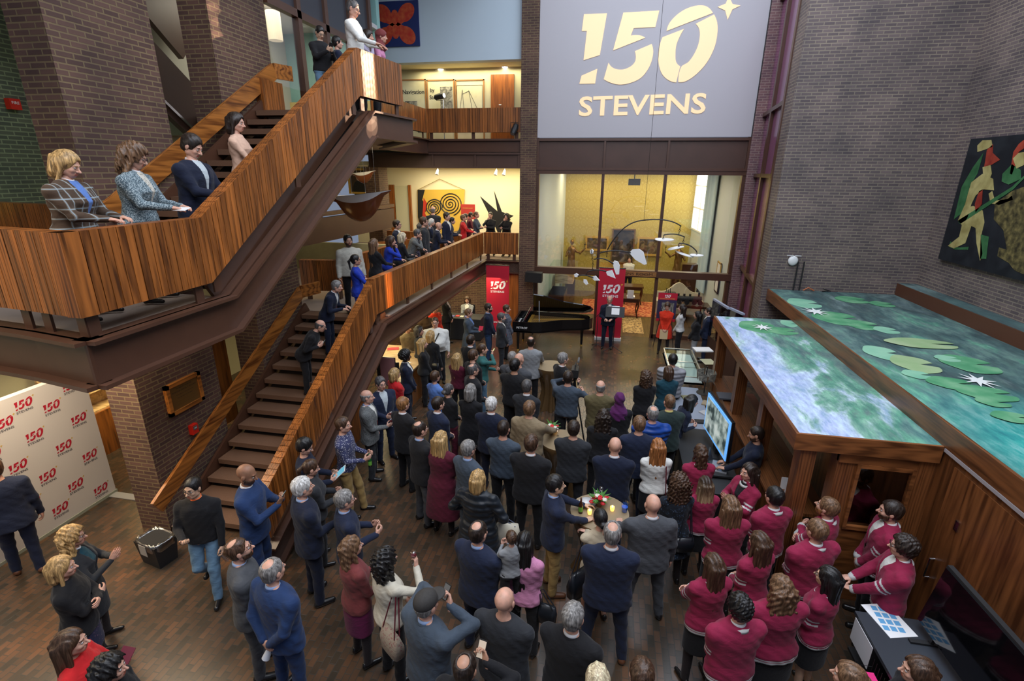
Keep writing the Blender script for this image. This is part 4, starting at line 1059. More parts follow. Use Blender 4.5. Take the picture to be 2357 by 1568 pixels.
        Lh = dict(bob=.17,long=.47,vlong=.58,wavy=.52,bigcurl=.28,curlbob=.22,pony=0,bun=0,halfup=.32,afro=.06)[hair]
        wd = dict(bob=.094,long=.116,vlong=.098,wavy=.135,bigcurl=.145,curlbob=.120,pony=0,bun=0,halfup=.085,afro=.10)[hair]
        na, nq = dict(bob=(.003,110),long=(.0035,120),vlong=(.0035,120),wavy=(.009,75),bigcurl=(.016,105),curlbob=(.012,95),pony=(.0015,90),bun=(.0015,90),halfup=(.008,75),afro=(.012,110))[hair]
        rev = np.linalg.inv(HR)
        upH = rev@R@np.array([0,0,1.])   # torso up seen from the head
        def fnc(P):
            f_ = smax(capf(P, r), -facecut(P), .014)
            if Lh:
                z_ = P[...,2]; back = -.078-.05*np.clip(-z_-.1,0,.25); q = np.sqrt((P[...,0]/(wd*np.interp(z_,[-Lh,-Lh*.6,0,.05],[.55,1,.95,.8])))**2+((P[...,1]-back)/np.interp(z_,[-Lh,-.12,.05],[.036,.055,.075]))**2)
                g_ = smax(smax((q-1)*.05, z_-.05, .02), -Lh-z_+.02*np.abs(P[...,0])/.1, .02)
                # locks beside the cheeks
                for sd in (1,-1):
                    g_ = smin(g_, cone(P, (sd*.078,.0,.02), (sd*(.078 if wd < .1 else .092),-.01,-min(Lh,.17)), .020, .020+.012*(r > .02)), .03)
                f_ = smin(f_, g_, .025)
            f_ = f_+(nl if hair in ('bob','long','vlong','pony','bun') else nz)(P, na, nq)
            if hair == 'pony': f_ = smin(f_, cone(P, (0,-.115,.03), (0,-.150,-.03), .020, .028), .01); f_ = smin(f_, cone(P, (0,-.150,-.03), (0,-.135,-.20), .028, .014), .015)+nz(P,.003,70)
            if hair == 'bun': f_ = smin(f_, cone(P, (-.01,-.125,-.015), (.01,-.125,-.015), .040, .040), .01)
            return smax(f_, -(P[...,1]-.0+.0), .0) if False else f_
        lo4, hi4 = (-.18,-.22,-max(Lh,.14)-.06), (.18,.12,.19)
        if hair == 'pony': lo4 = (-.13,-.21,-.24)
    elif hair == 'hijab':
        hname = 'headscarf'; hmt = cmat(hc if hc in CL else 'purple')
        def fnc(P):
            f_ = smax(capf(P, .018), -ellf(P, (0,.13,-.022), (.060,.075,.080)), .012)
            z_ = P[...,2]; w_ = np.interp(z_, [-.30,-.20,-.10,0], [.16,.165,.085,.085]); d_ = np.interp(z_, [-.30,-.20,-.10,0], [.13,.13,.085,.09])
            g_ = smax(smax((np.sqrt((P[...,0]/w_)**2+((P[...,1]+.03)/d_)**2)-1)*d_, z_+.07, .03), -.27-z_+.5*P[...,1], .02)
            return smin(f_, g_, .03)+.004*np.sin(P[...,2]*60+P[...,0]*45)
        lo4, hi4 = (-.20,-.20,-.38), (.20,.15,.15)
    elif hair == 'cap':
        hname = 'baseball_cap'; hmt = plain('cap_dark', (.035,.032,.030), .8, noise=.3, scale=60)
        def fnc(P):
            f_ = smax(ellf(P, (0,-.015,.045), (.088,.108,.088)), .010-P[...,2], .01)
            return smin(f_, smax(ellf(P, (0,.10,.022), (.072,.085,.016)), .0-P[...,1], .02), .01)
        lo4, hi4 = (-.12,-.15,-.02), (.12,.21,.16)
        V5, Q5 = surf(lambda P: smax(smax(smax(capf(P,.010), -facecut(P), .01), P[...,2]-.02, .01), -P[...,2]-.085, .01), (-.13,-.16,-.14), (.13,.13,.15), hv); emit('hair', HT(V5), Q5, hair_mat(hc))
    if fnc is not None:
        V4, Q4 = surf(fnc, lo4, hi4, min(hv*1.25, .011))
        if len(V4): emit(hname, HT(V4), Q4, hmt)
    if beard:
        V4, Q4 = surf(lambda P: smax(smax(smax(head_field(P, male)-.0045+nz(P,.0012,120), -(np.linalg.norm((P-np.array([0,.098,-.058],np.float32))*np.array([.8,1,1.4],np.float32),axis=-1)-.023), .004), P[...,2]+.040-.35*np.clip(.06-P[...,1],0,.1), .01), -(P[...,1]-.005), .01), (-.10,-.02,-.13), (.10,.13,.03), hv)
        cut = None; emit('beard', HT(V4), Q4, hair_mat('brown' if beard in ('black','dark') else beard))
    if glasses:
        g_ = MB()
        for sd in (-1,1):
            ring = [(sd*.031+.021*math.cos(q), .0985-.10*abs(.021*math.cos(q)), .002+.017*math.sin(q)) for q in np.linspace(0,2*math.pi,13)]
            g_.tube(ring, .0022, 5, cap=False); g_.tube([(sd*.052,.094,.006),(sd*.079,.03,.006),(sd*.081,-.01,.004)], .0022, 5)
        g_.tube([(-.012,.100,.006),(.012,.100,.006)], .0022, 5)
        emit('spectacles', HT(np.vstack(g_.v)), g_.f, GLASSF)
    # pose data for things held, in world space
    M = np.array([[math.cos(yaw),-math.sin(yaw),0],[math.sin(yaw),math.cos(yaw),0],[0,0,1]])
    def world(p): q = np.array(p,float).copy(); q[2] += zoff; return M@(q*s)+base
    return dict(root=root, world=world, wrist={sd: world(am[sd][2]) for sd in am}, palm={sd: world(am[sd][2]+am[sd][3]*.085+am[sd][4]/np.linalg.norm(am[sd][4])*.03) for sd in am}, base=base, yaw=yaw, M=M, s=s, up=up)
# ================================================================== the people
GA = 'audience standing in the atrium'
def A(x, y, label, **k): k.setdefault('group', GA); k.setdefault('arms', 'clasp'); return person(x, y, label, **k)
PP = {}
# --- front left
PP['edge'] = A(-22,1062,'man in dark navy suit and brown shoes cut off at the left edge', f=-60, legs='step', shoes='br', arms='down', h=1.82)
PP['curly'] = A(160,1218,'woman with curly blond hair, spectacles and dark suit clapping beside the backdrop', f=55, sex='f', hair='curlbob', hc='blond', top='blazer', tc='char', bot='skirt', bc='char', arms='clap', glasses=True, h=1.64, shirt='teald')
A(135,1287,'blond woman in black blazer and dotted navy skirt with folded arms at the left', f=55, sex='f', hair='bob', hc='blond', top='blazer', tc='black', bot='skirt', bc='dots', arms='cross', h=1.66, b=1.1)
PP['redj'] = A(155,1458,'woman with long brown hair in red jacket at the lower left corner', f=60, sex='f', hair='long', hc='brown', top='jacket', tc='red', bot='trousers', bc='black', arms='phone', h=1.66, b=1.05)
PP['drink'] = A(245,1518,'woman with curly black hair holding an orange drink at the bottom left edge', f=65, sex='f', hair='curlbob', hc='black', top='blazer', tc='black', bot='skirt', arms=((.14,.42,1.25),(.5,-.4,-.8),(.1,.8,.6),(-.9,0,.2),1.0), larm='clasp', h=1.62)
PP['walk'] = A(440,1105,'man in black sweater, orange collar and jeans walking past the foot of the stairs', f=158, hair='slick', hc='black', sk=5, top='sweater', tc='black', bc='denim', arms=((.10,.30,1.08),(.6,-.5,-.6),(-.6,.7,.2),(0,-.2,1),.9), larm=((.26,.16,.86),(.5,-.7,-.2),(.1,.3,-1),(-1,.1,0),.8), legs='walk', glasses=True, col='o', h=1.74, head=(15,0))
PP['baldblue'] = A(562,1073,'bald man in bright navy suit looking at his phone on the lowest step', f=75, hair=None, sk=3, top='suit', tc='blue', arms='phone', head=(0,18), col='w', h=1.88, beard='black')
A(545,1245,'man with thinning hair, beard and brown-grey suit looking up near the stair foot', f=55, hair='thin', hc='brown', top='suit', tc='olive' if False else 'grey', arms='clasp', col='b', beard='brown', glasses=True, h=1.78, head=(0,-12), b=1.08)
PP['cupback'] = A(622,1293,'grey haired man in navy suit with hands clasped behind holding a cup', f=18, hair='thin', hc='grey', top='suit', tc='blue', arms='back', col='b', h=1.80, b=1.15)
PP['tablet'] = A(697,1012,'man with short dark hair holding a tablet beside the stair balustrade', f=65, hair='short', hc='black', top='sweater', tc='dnavy', bc='black', arms='hand', h=1.76, z=.0, head=(0,25))
A(712,1062,'person with brown ponytail and dark hoodie behind the white haired man', f=48, sex='f', hair='pony', hc='brown', top='fleece', tc='char', bc='black', arms='hand', h=1.66, b=1.15, head=(0,15))
PP['whitewine'] = A(692,1103,'white haired man in dark navy suit holding a wine glass by the balustrade', f=42, hair='short', hc='white', top='suit', tc='dnavy', arms='hand', larm='down', col='b', h=1.84, b=1.1)
PP['lookup'] = A(790,1133,'short grey haired man with spectacles in navy suit near the balustrade', f=50, hair='short', hc='grey', top='suit', tc='navy', arms='hand', col='b', glasses=True, h=1.74)
A(806,1240,'woman with tied light brown hair in maroon suede jacket and magenta skirt', f=38, sex='f', hair='halfup', hc='lbrown', top='jacket', tc='suede', bot='skirt', bc='magenta', arms='hand', h=1.70)
PP['floral'] = A(787,963,'man in blue floral shirt and khaki trousers beside the stair beam', f=80, hair='short', hc='brown', top='shirt', tc='floral', bc='khaki', arms='hand', h=1.76, legs='step')
PP['tweed'] = A(843,900,'balding man in grey tweed jacket and red tie holding a glass', f=72, hair='fringe', hc='grey', top='suit', tc='tweed', bc='char', arms='hand', larm='down', col='b', shirt='white', tie='red', h=1.74, b=1.12)
PP['bluesp'] = A(875,870,'man with spectacles in blue suit facing the crowd beside the wood wall', f=125, hair='short', hc='dgrey', top='suit', tc='navy', arms='hand', larm='down', shirt='stripe', glasses=True, h=1.74, b=1.08)
A(908,850,'woman with short blond hair in bright red jacket at the left of crowd', f=38, sex='f', hair='bob', hc='blond', top='jacket', tc='red', bc='black', glasses=True, h=1.62, b=1.12)
A(932,808,'woman with short black locks in navy trouser suit beside the reception desk', f=75, sex='f', hair='afro', hc='black', sk=4, top='blazer', tc='dnavy', bc='dnavy', shirt='white', h=1.72, arms='low')
A(972,781,'woman with long blond hair in black jacket beside the reception desk', f=65, sex='f', hair='long', hc='blond', top='jacket', tc='black', bc='black', arms='low', h=1.68)
PP['bagw'] = A(991,763,'woman with light brown hair in black coat and shoulder bag', f=18, sex='f', hair='bob', hc='blond', top='coat', tc='black', bc='black', arms='down', h=1.70)
PP['strap'] = A(1001,732,'heavy man in white shirt with a black shoulder strap facing the camera', f=165, hair='crop', hc='brown', top='shirt', tc='white', bc='black', arms='down', glasses=True, h=1.80, b=1.28, belly=.10, sk=0, col='w')
A(964,752,'woman with grey hair in dark clothes behind the blond woman', f=80, sex='f', hair='bob', hc='dgrey', top='jacket', tc='char', bc='black', h=1.64)
A(1000,702,'person in red parka with fur hood under the mezzanine', f=110, sex='f', hair='short', hc='dark', top='puffer', tc='scarlet', bc='black', h=1.68, b=1.1)
A(978,712,'person in orange-brown coat under the mezzanine left of the red parka', f=120, sex='f', hair='bob', hc='dark', top='puffer', tc='brown', bc='black', h=1.64)
A(938,745,'person in tan blazer behind the reception desk under the beam', f=120, hair='short', hc='brown', top='blazer', tc='tan', bc='khaki', h=1.76)
A(1026,676,'woman in black blazer and lilac top standing beside the black table', f=90, sex='f', hair='bob', hc='brown', top='blazer', tc='black', bc='black', shirt='lilac', arms='low', h=1.70)
PP['seated'] = A(1075,683,'woman with long brown hair in pale jacket seated at the black table', f=175, sex='f', hair='long', hc='brown', top='blazer', tc='lgrey', bc='black', shirt='white', arms='type', sit=True, h=1.68, head=(0,15))
PP['cardi'] = A(1078,712,'woman with short hair in grey cardigan and pale blue top holding a red card', f=85, sex='f', hair='short', hc='lbrown', top='coat', tc='slate', bc='char', shirt='skyb', arms='hand', glasses=True, h=1.66, b=1.15)
A(1124,700,'bearded man in navy sweater and blue jeans beside the red banner', f=85, hair='short', hc='dark', top='sweater', tc='dnavy', bc='dblue', arms='low', beard='dark', glasses=True, col='b', shoes='br', h=1.76)
A(1154,722,'grey bearded man in charcoal suit and red tie beside the piano', f=80, hair='short', hc='dgrey', top='suit', tc='char', arms='low', beard='grey', shirt='white', tie='red', h=1.70, b=1.05)
A(1166,703,'woman with brown hair in plaid shawl beside the piano', f=80, sex='f', hair='short', hc='brown', top='coat', tc='check', bc='black', arms='low', h=1.66)
# --- centre
A(1083,773,'dark haired man in black suit seen from behind near the teal sweater', f=25, hair='short', hc='dark', top='suit', tc='black', col='w')
PP['teal'] = A(1110,793,'woman in teal sweater and jeans filming with her phone', f=70, sex='f', hair='pony', hc='brown', top='sweater', tc='teal', bc='denim', arms='photo', larm='hand', h=1.68)
A(1089,807,'brown haired man in dark suit beside the teal sweater woman', hair='short', hc='brown', top='suit', tc='black', f=40)
A(1052,815,'woman with long blond hair in burgundy top, centre left', sex='f', hair='long', hc='blond', top='sweater', tc='burg', bc='black', f=20, h=1.64)
A(1088,840,'man with spectacles and black coat, thinning hair, centre left', hair='thin', hc='dgrey', top='coat', tc='black', bc='black', f=50, glasses=True)
PP['lgrey'] = A(1222,777,'man with cropped dark hair in light grey knit blazer beside the tall table', hair='thin', hc='dark', top='blazer', tc='lgrey', bc='black', f=-5, arms=((.22,.40,1.05),(.6,-.5,-.6),(0,1,-.3),(0,0,-1),.6), larm='down', h=1.80)
A(1179,812,'grey haired man mostly hidden behind the bald man, centre', hair='short', hc='grey', top='suit', tc='grey')
A(1195,815,'bald man in grey suit behind the black jacket man, centre', hair=None, top='suit', tc='grey', b=1.05)
A(1185,828,'dark haired man in black zip jacket, centre', hair='short', hc='black', sk=2, top='sweater', tc='black', bc='black', h=1.80, b=1.08)
A(1213,877,'grey haired man in grey suit left of the tall cloth table', hair='short', hc='dgrey', top='suit', tc='char', bc='char', col='w')
A(1001,856,'woman with short brown hair in pale blue cardigan, centre left', sex='f', hair='short', hc='brown', top='cardigan' if False else 'sweater', tc='skyb', bc='black', h=1.64, f=30)
A(1032,885,'woman with grey hair tied back in black top and burgundy trousers', sex='f', hair='bun', hc='dgrey', top='blouse', tc='black', bc='burg', f=30, h=1.68)
A(1083,887,'woman with grey bob in black dress and shoulder strap', sex='f', hair='bob', hc='grey', top='dress', tc='black', bot='none', f=10, h=1.66)
A(1007,916,'man with slick dark hair in navy suit, centre left', hair='slick', hc='dark', top='suit', tc='navy', col='w', f=35)
A(1131,917,'white haired man in dark navy suit, centre', hair='short', hc='white', top='suit', tc='dnavy', col='w', f=12, arms='low', h=1.80, b=1.08)
A(926,917,'man with ginger-grey hair in dark suit, left of centre', hair='short', hc='ginger', top='suit', tc='black', col='w', f=28)
A(965,973,'dark haired man in black jacket and grey trousers with hands in front', hair='thin', hc='dark', top='suit', tc='black', bc='grey', col='b', f=42, glasses=True, h=1.80, b=1.05)
A(1014,996,'woman with long blond hair in burgundy dress and dark tights', sex='f', hair='long', hc='blond', top='lcoat', tc='burg', bot='none', f=15, h=1.66)
A(1077,1017,'grey haired man with spectacles in grey suit behind the puffer coat', hair='short', hc='grey', top='suit', tc='slate', f=30, glasses=True, col='b')
A(1159,971,'man with shaved head in grey T-shirt and black jeans', hair='crop', hc='dark', sk=1, top='tee', tc='slate', bc='black', f=10, arms='low', h=1.82)
PP['tan'] = A(1219,926,'man with short fair hair in tan quarter-zip sweater beside the round table', hair='short', hc='lbrown', top='fleece', tc='tan', bc='dblue', f=15, arms='reach', larm='down', h=1.84, b=1.08)
A(1223,1004,'brown haired man in charcoal suit left of the front table', hair='short', hc='brown', top='suit', tc='black', col='w', f=10, h=1.86, b=1.1)
PP['puffer'] = A(1100,1087,'blond woman in long black puffer coat with fur hood and cream handbag', sex='f', hair='bob', hc='blond', top='lcoat', tc='puff', bot='trousers', bc='black', f=10, arms=((.26,.18,1.02),(.7,-.6,-.2),(0,.6,-.8),(-1,0,0),1.0), h=1.72, b=1.2)
A(1100,1206,'balding man in navy suit, lower centre', hair='thin', hc='dark', top='suit', tc='navy', col='b', f=22, h=1.80, b=1.1)
PP['pink'] = A(1208,1230,'woman with very long black hair in pink knit jacket', sex='f', hair='vlong', hc='black', sk=5, top='jacket', tc='pink', bc='black', f=10, h=1.68, arms='clasp')
A(1177,1226,'small child with brown hair held before the pink jacket woman', sex='f', hair='short', hc='brown', top='blouse', tc='lgrey', bc='black', f=-30, h=1.08, z=.70, arms='phone')
PP['tote'] = A(885,1270,'woman with wavy black hair in cream sweater raising a glass, patterned bag', sex='f', hair='curlbob', hc='black', top='sweater', tc='cream', bc='black', f=35, arms=((.10,.30,1.42),(.9,-.2,-.6),(-.3,.3,1),(-.8,-.4,0),1.1), larm='clasp', h=1.66)
PP['cap'] = A(979,1368,'man in dark cap and grey suit taking a photograph', hair='cap', hc='grey', top='suit', tc='slate', col='b', f=28, arms='photo', larm='photo', h=1.80, b=1.15)
A(1161,1361,'bald man in dark grey suit at the bottom centre', hair=None, top='suit', tc='char', f=12, h=1.80, b=1.08)
PP['botphone'] = A(1070,1515,'man with thinning dark hair holding up a phone at the bottom edge', hair='thin', hc='dark', sk=2, top='suit', tc='black', f=12, arms='photo', larm='clasp', h=1.74)
A(1320,1397,'man with silver-streaked hair in black suit at the bottom centre', hair='short', hc='grey', top='suit', tc='black', col='w', f=18, h=1.80, b=1.08)
A(1377,1542,'blond woman whose crown shows at the bottom edge', sex='f', hair='bob', hc='pale', top='blazer', tc='black', f=5, h=1.66)
A(1480,1528,'brown haired man whose crown shows at the bottom edge', hair='short', hc='brown', top='suit', tc='navy', f=-5, h=1.76)
A(1411,1207,'tall grey haired man in royal navy suit, centre foreground', hair='thin', hc='grey', top='suit', tc='navy', col='w', f=2, arms='clasp', h=1.86, b=1.12, legs='wide', shoes='br')
PP['greybald'] = A(1505,1143,'bald man in grey suit resting a hand on the round table', hair=None, top='suit', tc='grey', col='w', f=-10, arms='down', larm=((.28,.34,1.10),(.9,-.4,-.3),(-.2,1,0),(0,0,-1),.7), h=1.80, b=1.15, legs='wide')
PP['beige'] = A(1383,1176,'woman with tied black hair in beige blouse leaning on the round table', sex='f', hair='bun', hc='black', top='blouse', tc='beige', bot='skirt', bc='black', f=-22, arms=((-.02,.42,1.10),(.7,-.3,-.6),(-.7,.7,0),(0,-.3,-1),.9), extra='bare', h=1.64, b=1.08)
PP['blazer'] = A(1278,1098,'dark haired man in blue blazer and khaki trousers beside the round table', hair='short', hc='black', sk=5, top='blazer', tc='navy', bc='khaki', f=72, arms=((.02,.42,1.08),(.7,-.4,-.6),(-.4,.9,0),(0,0,-1),.8), larm='reach', h=1.78, shoes='br', col='b')
A(1417,1010,'bald man in navy suit behind the front table', hair=None, top='suit', tc='dnavy', col='w', f=2, h=1.82, b=1.1)
A(1321,972,'man with dark grey hair in charcoal suit, centre', hair='short', hc='dark', top='suit', tc='char', f=5, h=1.78, b=1.05)
A(1390,945,'woman with long dark curls in black, centre', sex='f', hair='wavy', hc='dark', top='blazer', tc='black', bc='black', f=0, h=1.70, b=1.1)
A(1427,907,'woman in purple headscarf and black top, centre', sex='f', hair='hijab', hc='purple', top='coat', tc='black', bc='black', f=-3, h=1.70, b=1.05)
A(1383,878,'man with bald crown and grey hair in olive jacket, centre', hair='fringe', hc='grey', top='blazer', tc='olive', bc='char', f=0, h=1.74, b=1.08)
PP['video'] = A(1308,857,'man with short brown hair in grey shirt filming behind the video camera', hair='short', hc='dark', top='shirt', tc='slate', bc='black', f=5, arms=((.26,.30,1.25),(.8,-.5,-.4),(-.2,.8,.3),(-1,0,0),1.1), larm='photo', h=1.78, b=1.05)
A(1296,814,'grey haired man in black suit holding a drink beside the video camera', hair='short', hc='grey', top='suit', tc='black', col='w', f=55, arms='hand', h=1.80, b=1.08)
A(1488,856,'woman with wavy light brown hair in black jacket, right of centre', sex='f', hair='curlbob', hc='brown', top='blazer', tc='black', bc='black', f=-8, h=1.68)
A(1540,845,'woman with brown bob in teal jacket before the grey puffer', sex='f', hair='bob', hc='brown', top='blazer', tc='teald', bc='black', f=-8, h=1.68)
A(1550,817,'dark haired man in grey puffer jacket by the display case', hair='short', hc='black', top='puffer', tc='gpuff', bc='black', f=0, arms='hand', h=1.78)
A(1543,911,'man with shaved head in dark green suit and yellow collar', hair='crop', hc='lbrown', top='suit', tc='green', bc='black', col='y', f=-15, h=1.82, b=1.05)
PP['lean'] = A(1598,912,'woman with long black hair in navy leaning over the display table', sex='f', hair='long', hc='black', top='dress', tc='dnavy', bot='trousers', bc='black', f=75, lean=22, arms='hand', h=1.70)
A(1504,938,'grey haired man in bright blue puffer jacket, right of centre', hair='thin', hc='grey', top='puffer', tc='bpuff', bc='black', f=-10, h=1.74, b=1.1)
A(1473,961,'man with light brown hair in dark violet-navy suit, right of centre', hair='short', hc='lbrown', top='suit', tc='navy', f=-5, h=1.76)
PP['redhair'] = A(1516,1013,'woman with long red-blond hair in white sweater and black skirt', sex='f', hair='long', hc='red', top='sweater', tc='white', bot='skirt', bc='black', f=-8, h=1.70)
PP['bigcurl'] = A(1565,1096,'woman with big curly auburn hair and dark floral dress', sex='f', hair='bigcurl', hc='brown', top='dress', tc='bflor', bot='none', f=-12, h=1.70)
# --- the speaker and those at the front
GS = 'people at the front beside the lectern'
PP['speaker'] = person(1404,682,'man with spectacles and dark navy suit speaking behind the music stand', f=180, hair='fringe', hc='grey', top='suit', tc='dnavy', shirt='white', tie='blue', glasses=True, arms=((.10,.26,1.06),(.6,-.5,-.6),(-.4,.8,0),(0,0,-1),.6), head=(0,10), group=GS, h=1.72)
PP['reddress'] = person(1537,697,'woman with short brown hair in red dress holding an envelope, head bowed', f=190, sex='f', hair='short', hc='brown', top='dress', tc='scarlet', bot='none', arms='low', head=(0,30), group=GS, h=1.64)
person(1571,702,'woman with long dark hair in white top and black trousers', f=-75, sex='f', hair='long', hc='dark', top='blouse', tc='bwhite', bc='black', arms='low', group=GS, h=1.66)
person(1607,718,'woman with dark hair in black jacket and grey trousers', f=-80, sex='f', hair='long', hc='black', sk=2, top='jacket', tc='black', bc='lgrey', arms='low', group=GS, h=1.62)
person(1633,709,'dark haired man in navy suit at the right end of the front group', f=-80, hair='short', hc='dark', top='suit', tc='navy', arms='low', shirt='white', tie='pink', group=GS, h=1.72)
person(1449,592,'man in white shirt and dark tie standing in the yellow room', f=180, hair='short', hc='dark', top='shirt', tc='white', bc='black', tie='black', arms='clasp', h=1.74, group='people behind the glass')
PP['laptop'] = person(1745,985,'man in dark vest using a laptop beside the kiosk posts', f=-75, hair='crop', hc='dark', sk=2, top='sweater', tc='dnavy', bc='black', arms='type', h=1.72, head=(0,15), beard='dark', group='people behind the glass')
# --- choir
GC = 'choir singers in maroon cardigans'
def Cc(x, y, label, **k):
    d = dict(top='cardigan', tc='maroon', bc='black', col='s', group=GC, arms='clasp'); d.update(k); return person(x, y, label, **d)
Cc(1615,1027,'choir woman with half-tied wavy brown hair in maroon cardigan, farthest of the choir', sex='f', hair='halfup', hc='brown', f=-10, h=1.68)
PP['clap'] = Cc(1727,1070,'smiling choir woman in maroon cardigan clapping beside the kiosk counter', sex='f', hair='long', hc='dark', f=-115, arms='clap', h=1.66, shirt='black')
Cc(1625,1101,'choir woman with ombre brown to blond hair in maroon cardigan', sex='f', hair='long', hc='ombre', f=-12, bot='skirt', h=1.66)
Cc(1787,1126,'choir man with black hair in maroon cardigan beside the kiosk counter', hair='short', hc='black', f=-25, h=1.76)
Cc(1684,1147,'choir woman with long straight light brown hair in maroon cardigan', sex='f', hair='long', hc='lbrown', f=-10, bot='skirt', h=1.74, b=1.12)
Cc(1910,1150,'choir man with fair hair and beard looking up in maroon cardigan', hair='short', hc='lbrown', f=-50, beard='ginger', arms='cross', h=1.74, b=1.05, head=(0,-10))
Cc(1886,1202,'choir man with brown curls in maroon cardigan, broad back to the camera', hair='short', hc='lbrown', f=-22, h=1.78, b=1.15)
Cc(2057,1158,'bearded choir man with black tie in maroon cardigan against the wood panels', hair='short', hc='dark', f=-75, beard='dark', shirt='white', tie='black', h=1.78, b=1.05, arms='low')
PP['leanch'] = Cc(2087,1240,'choir man with dark curls leaning his hand on the black cart', hair='curly_short', hc='dark', f=-70, shirt='white', arms=((.06,.38,.98),(.7,-.5,-.5),(-.4,.9,-.2),(0,0,-1),.6), larm=((.10,.36,.96),(.7,-.5,-.5),(-.4,.9,-.2),(0,0,-1),.6), h=1.74, b=1.1, glasses=True)
Cc(1752,1230,'choir woman with long brown hair looking up in maroon cardigan, middle row', sex='f', hair='long', hc='brown', f=-32, h=1.68)
Cc(1645,1281,'choir woman with very long brown hair, folded arms and black skirt', sex='f', hair='vlong', hc='brown', f=-22, bot='skirt', arms='cross', h=1.70)
Cc(1803,1333,'choir woman with wavy golden brown hair, broad maroon back in front row', sex='f', hair='wavy', hc='lbrown', f=-12, bot='skirt', h=1.72, b=1.3)
Cc(1912,1311,'choir woman with black ponytail and white-rimmed spectacles in maroon cardigan', sex='f', hair='vlong', hc='black', sk=5, f=-48, bot='skirt', glasses=True, extra='bare', h=1.66)
Cc(1707,1378,'choir man with short black curls and white collar, nearest of the choir', hair='curly_short', hc='black', f=-18, h=1.72, b=1.08)
A(1962,1537,'woman with light brown hair whose head shows at the bottom right edge', sex='f', hair='bob', hc='lbrown', f=-60, top='jacket', tc='black', h=1.66)
A(2122,1523,'woman with streaked brown hair whose face shows at the bottom right edge', sex='f', hair='bob', hc='brown', f=-80, top='jacket', tc='black', h=1.68)
# --- mezzanine
GM = 'onlookers along the mezzanine balustrade'
MZ = 2.49
def Mz(x, y, label, X=-4.86, **k): k.setdefault('group', GM); k.setdefault('f', 60); k.setdefault('arms', 'rail'); return person(x, y, label, X=X, z=MZ, **k)
Mz(800,542,'dark haired man with moustache in cream quarter-zip fleece on the mezzanine', X=-5.3, f=135, hair='short', hc='black', sk=2, top='fleece', tc='fleece', bc='black', arms='down', beard='black', h=1.78, b=1.05)
person(818,598,'woman with tied dark hair in royal blue dress at the head of the stair', X=-4.9, flight_=(5.62,0,2.49/14,.285), f=62, sex='f', hair='pony', hc='black', sk=2, top='blue_short', tc='royal', bc='royal', arms='rail', glasses=True, h=1.62, b=1.15, group=GM)
person(785,671,'silver haired man in navy suit leaning on the stair balustrade', X=-4.95, flight_=(5.62,0,2.49/14,.285), f=80, hair='short', hc='grey', top='suit', tc='dnavy', shirt='white', tie='pink', arms='rail', h=1.72, lean=24, group=GM)
PP['stairphone'] = person(752,769,'balding man in black suit photographing over the stair balustrade', X=-4.95, flight_=(5.62,0,2.49/14,.285), f=70, hair='fringe', hc='dgrey', top='suit', tc='black', arms='hand', lean=34, h=1.70, head=(0,10), glasses=True, group=GM)
Mz(860,551,'woman with long light brown hair in black blazer', X=-4.95, sex='f', hair='vlong', hc='lbrown', top='blazer', tc='black', bc='black', h=1.64, f=30)
PP['bluesw'] = Mz(903,557,'woman with brown hair in bright blue sweater resting her chin in hand', sex='f', hair='bob', hc='brown', top='sweater', tc='royal' if False else 'royal', larm='rail', arms='chin', h=1.62, lean=12)
Mz(928,543,'woman with blond bob in black jacket', sex='f', hair='bob', hc='pale', top='blazer', tc='black', h=1.62, lean=10, f=45)
Mz(967,536,'grey haired man in grey tweed jacket leaning with chin in hand', hair='short', hc='dgrey', top='blazer', tc='tan' if False else 'tweed', arms='chin', larm='rail', lean=22, h=1.74, f=70)
Mz(913,508,'dark haired man with spectacles in navy suit behind the blond woman', X=-5.6, hair='short', hc='dark', top='suit', tc='dnavy', shirt='white', arms='down', glasses=True, h=1.76, f=85)
Mz(975,501,'man with brown hair and dark jacket in second row', X=-5.0, hair='short', hc='brown', top='suit', tc='char', glasses=True, f=75, arms='down')
Mz(972,528,'dark grey haired woman in patterned blue top leaning forward', X=-4.8, sex='f', hair='bob', hc='dgrey', top='blouse', tc='floral', lean=14, h=1.62)
Mz(990,520,'white bearded man in dark suit leaning on the rail', hair='short', hc='grey', top='suit', tc='char', beard='white', lean=18, f=65)
Mz(996,511,'silver haired man in navy suit with red tie leaning forward', X=-4.9, hair='short', hc='white', top='suit', tc='navy', lean=10, f=65)
Mz(1012,514,'bald man with spectacles in navy suit and red tie', hair=None, top='suit', tc='dnavy', shirt='white', tie='red', lean=10, glasses=True, f=70)
Mz(1028,490,'dark haired man in dark suit standing behind the bald man', X=-5.0, hair='short', hc='dark', top='suit', tc='dnavy', shirt='white', tie='blue', arms='down', f=100)
Mz(1044,506,'young dark haired man in navy suit leaning forward', hair='short', hc='black', top='suit', tc='navy', lean=15, f=80)
Mz(996,476,'grey haired man in dark jacket standing with his back turned near the tapestry', X=-6.0, hair='fringe', hc='grey', top='suit', tc='char', arms='clasp', f=-10)
Mz(1066,496,'woman with light brown hair and red patterned scarf', X=-4.9, sex='f', hair='short', hc='lbrown', top='blouse', tc='red', f=80)
Mz(1075,506,'woman with short dark hair and spectacles in plum jacket leaning forward', X=-4.75, sex='f', hair='short', hc='dark', top='blazer', tc='purple' if False else 'char', lean=18, glasses=True, f=75)
Mz(1086,500,'woman with spectacles and dark hair in plum top at the rail', X=-4.7, sex='f', hair='bun', hc='dark', top='blazer', tc='burg', glasses=True, lean=10, f=75)
Mz(1096,488,'woman with fair hair in grey top with folded arms', X=-4.6, sex='f', hair='bun', hc='lbrown', top='blouse', tc='slate', arms='cross', f=95)
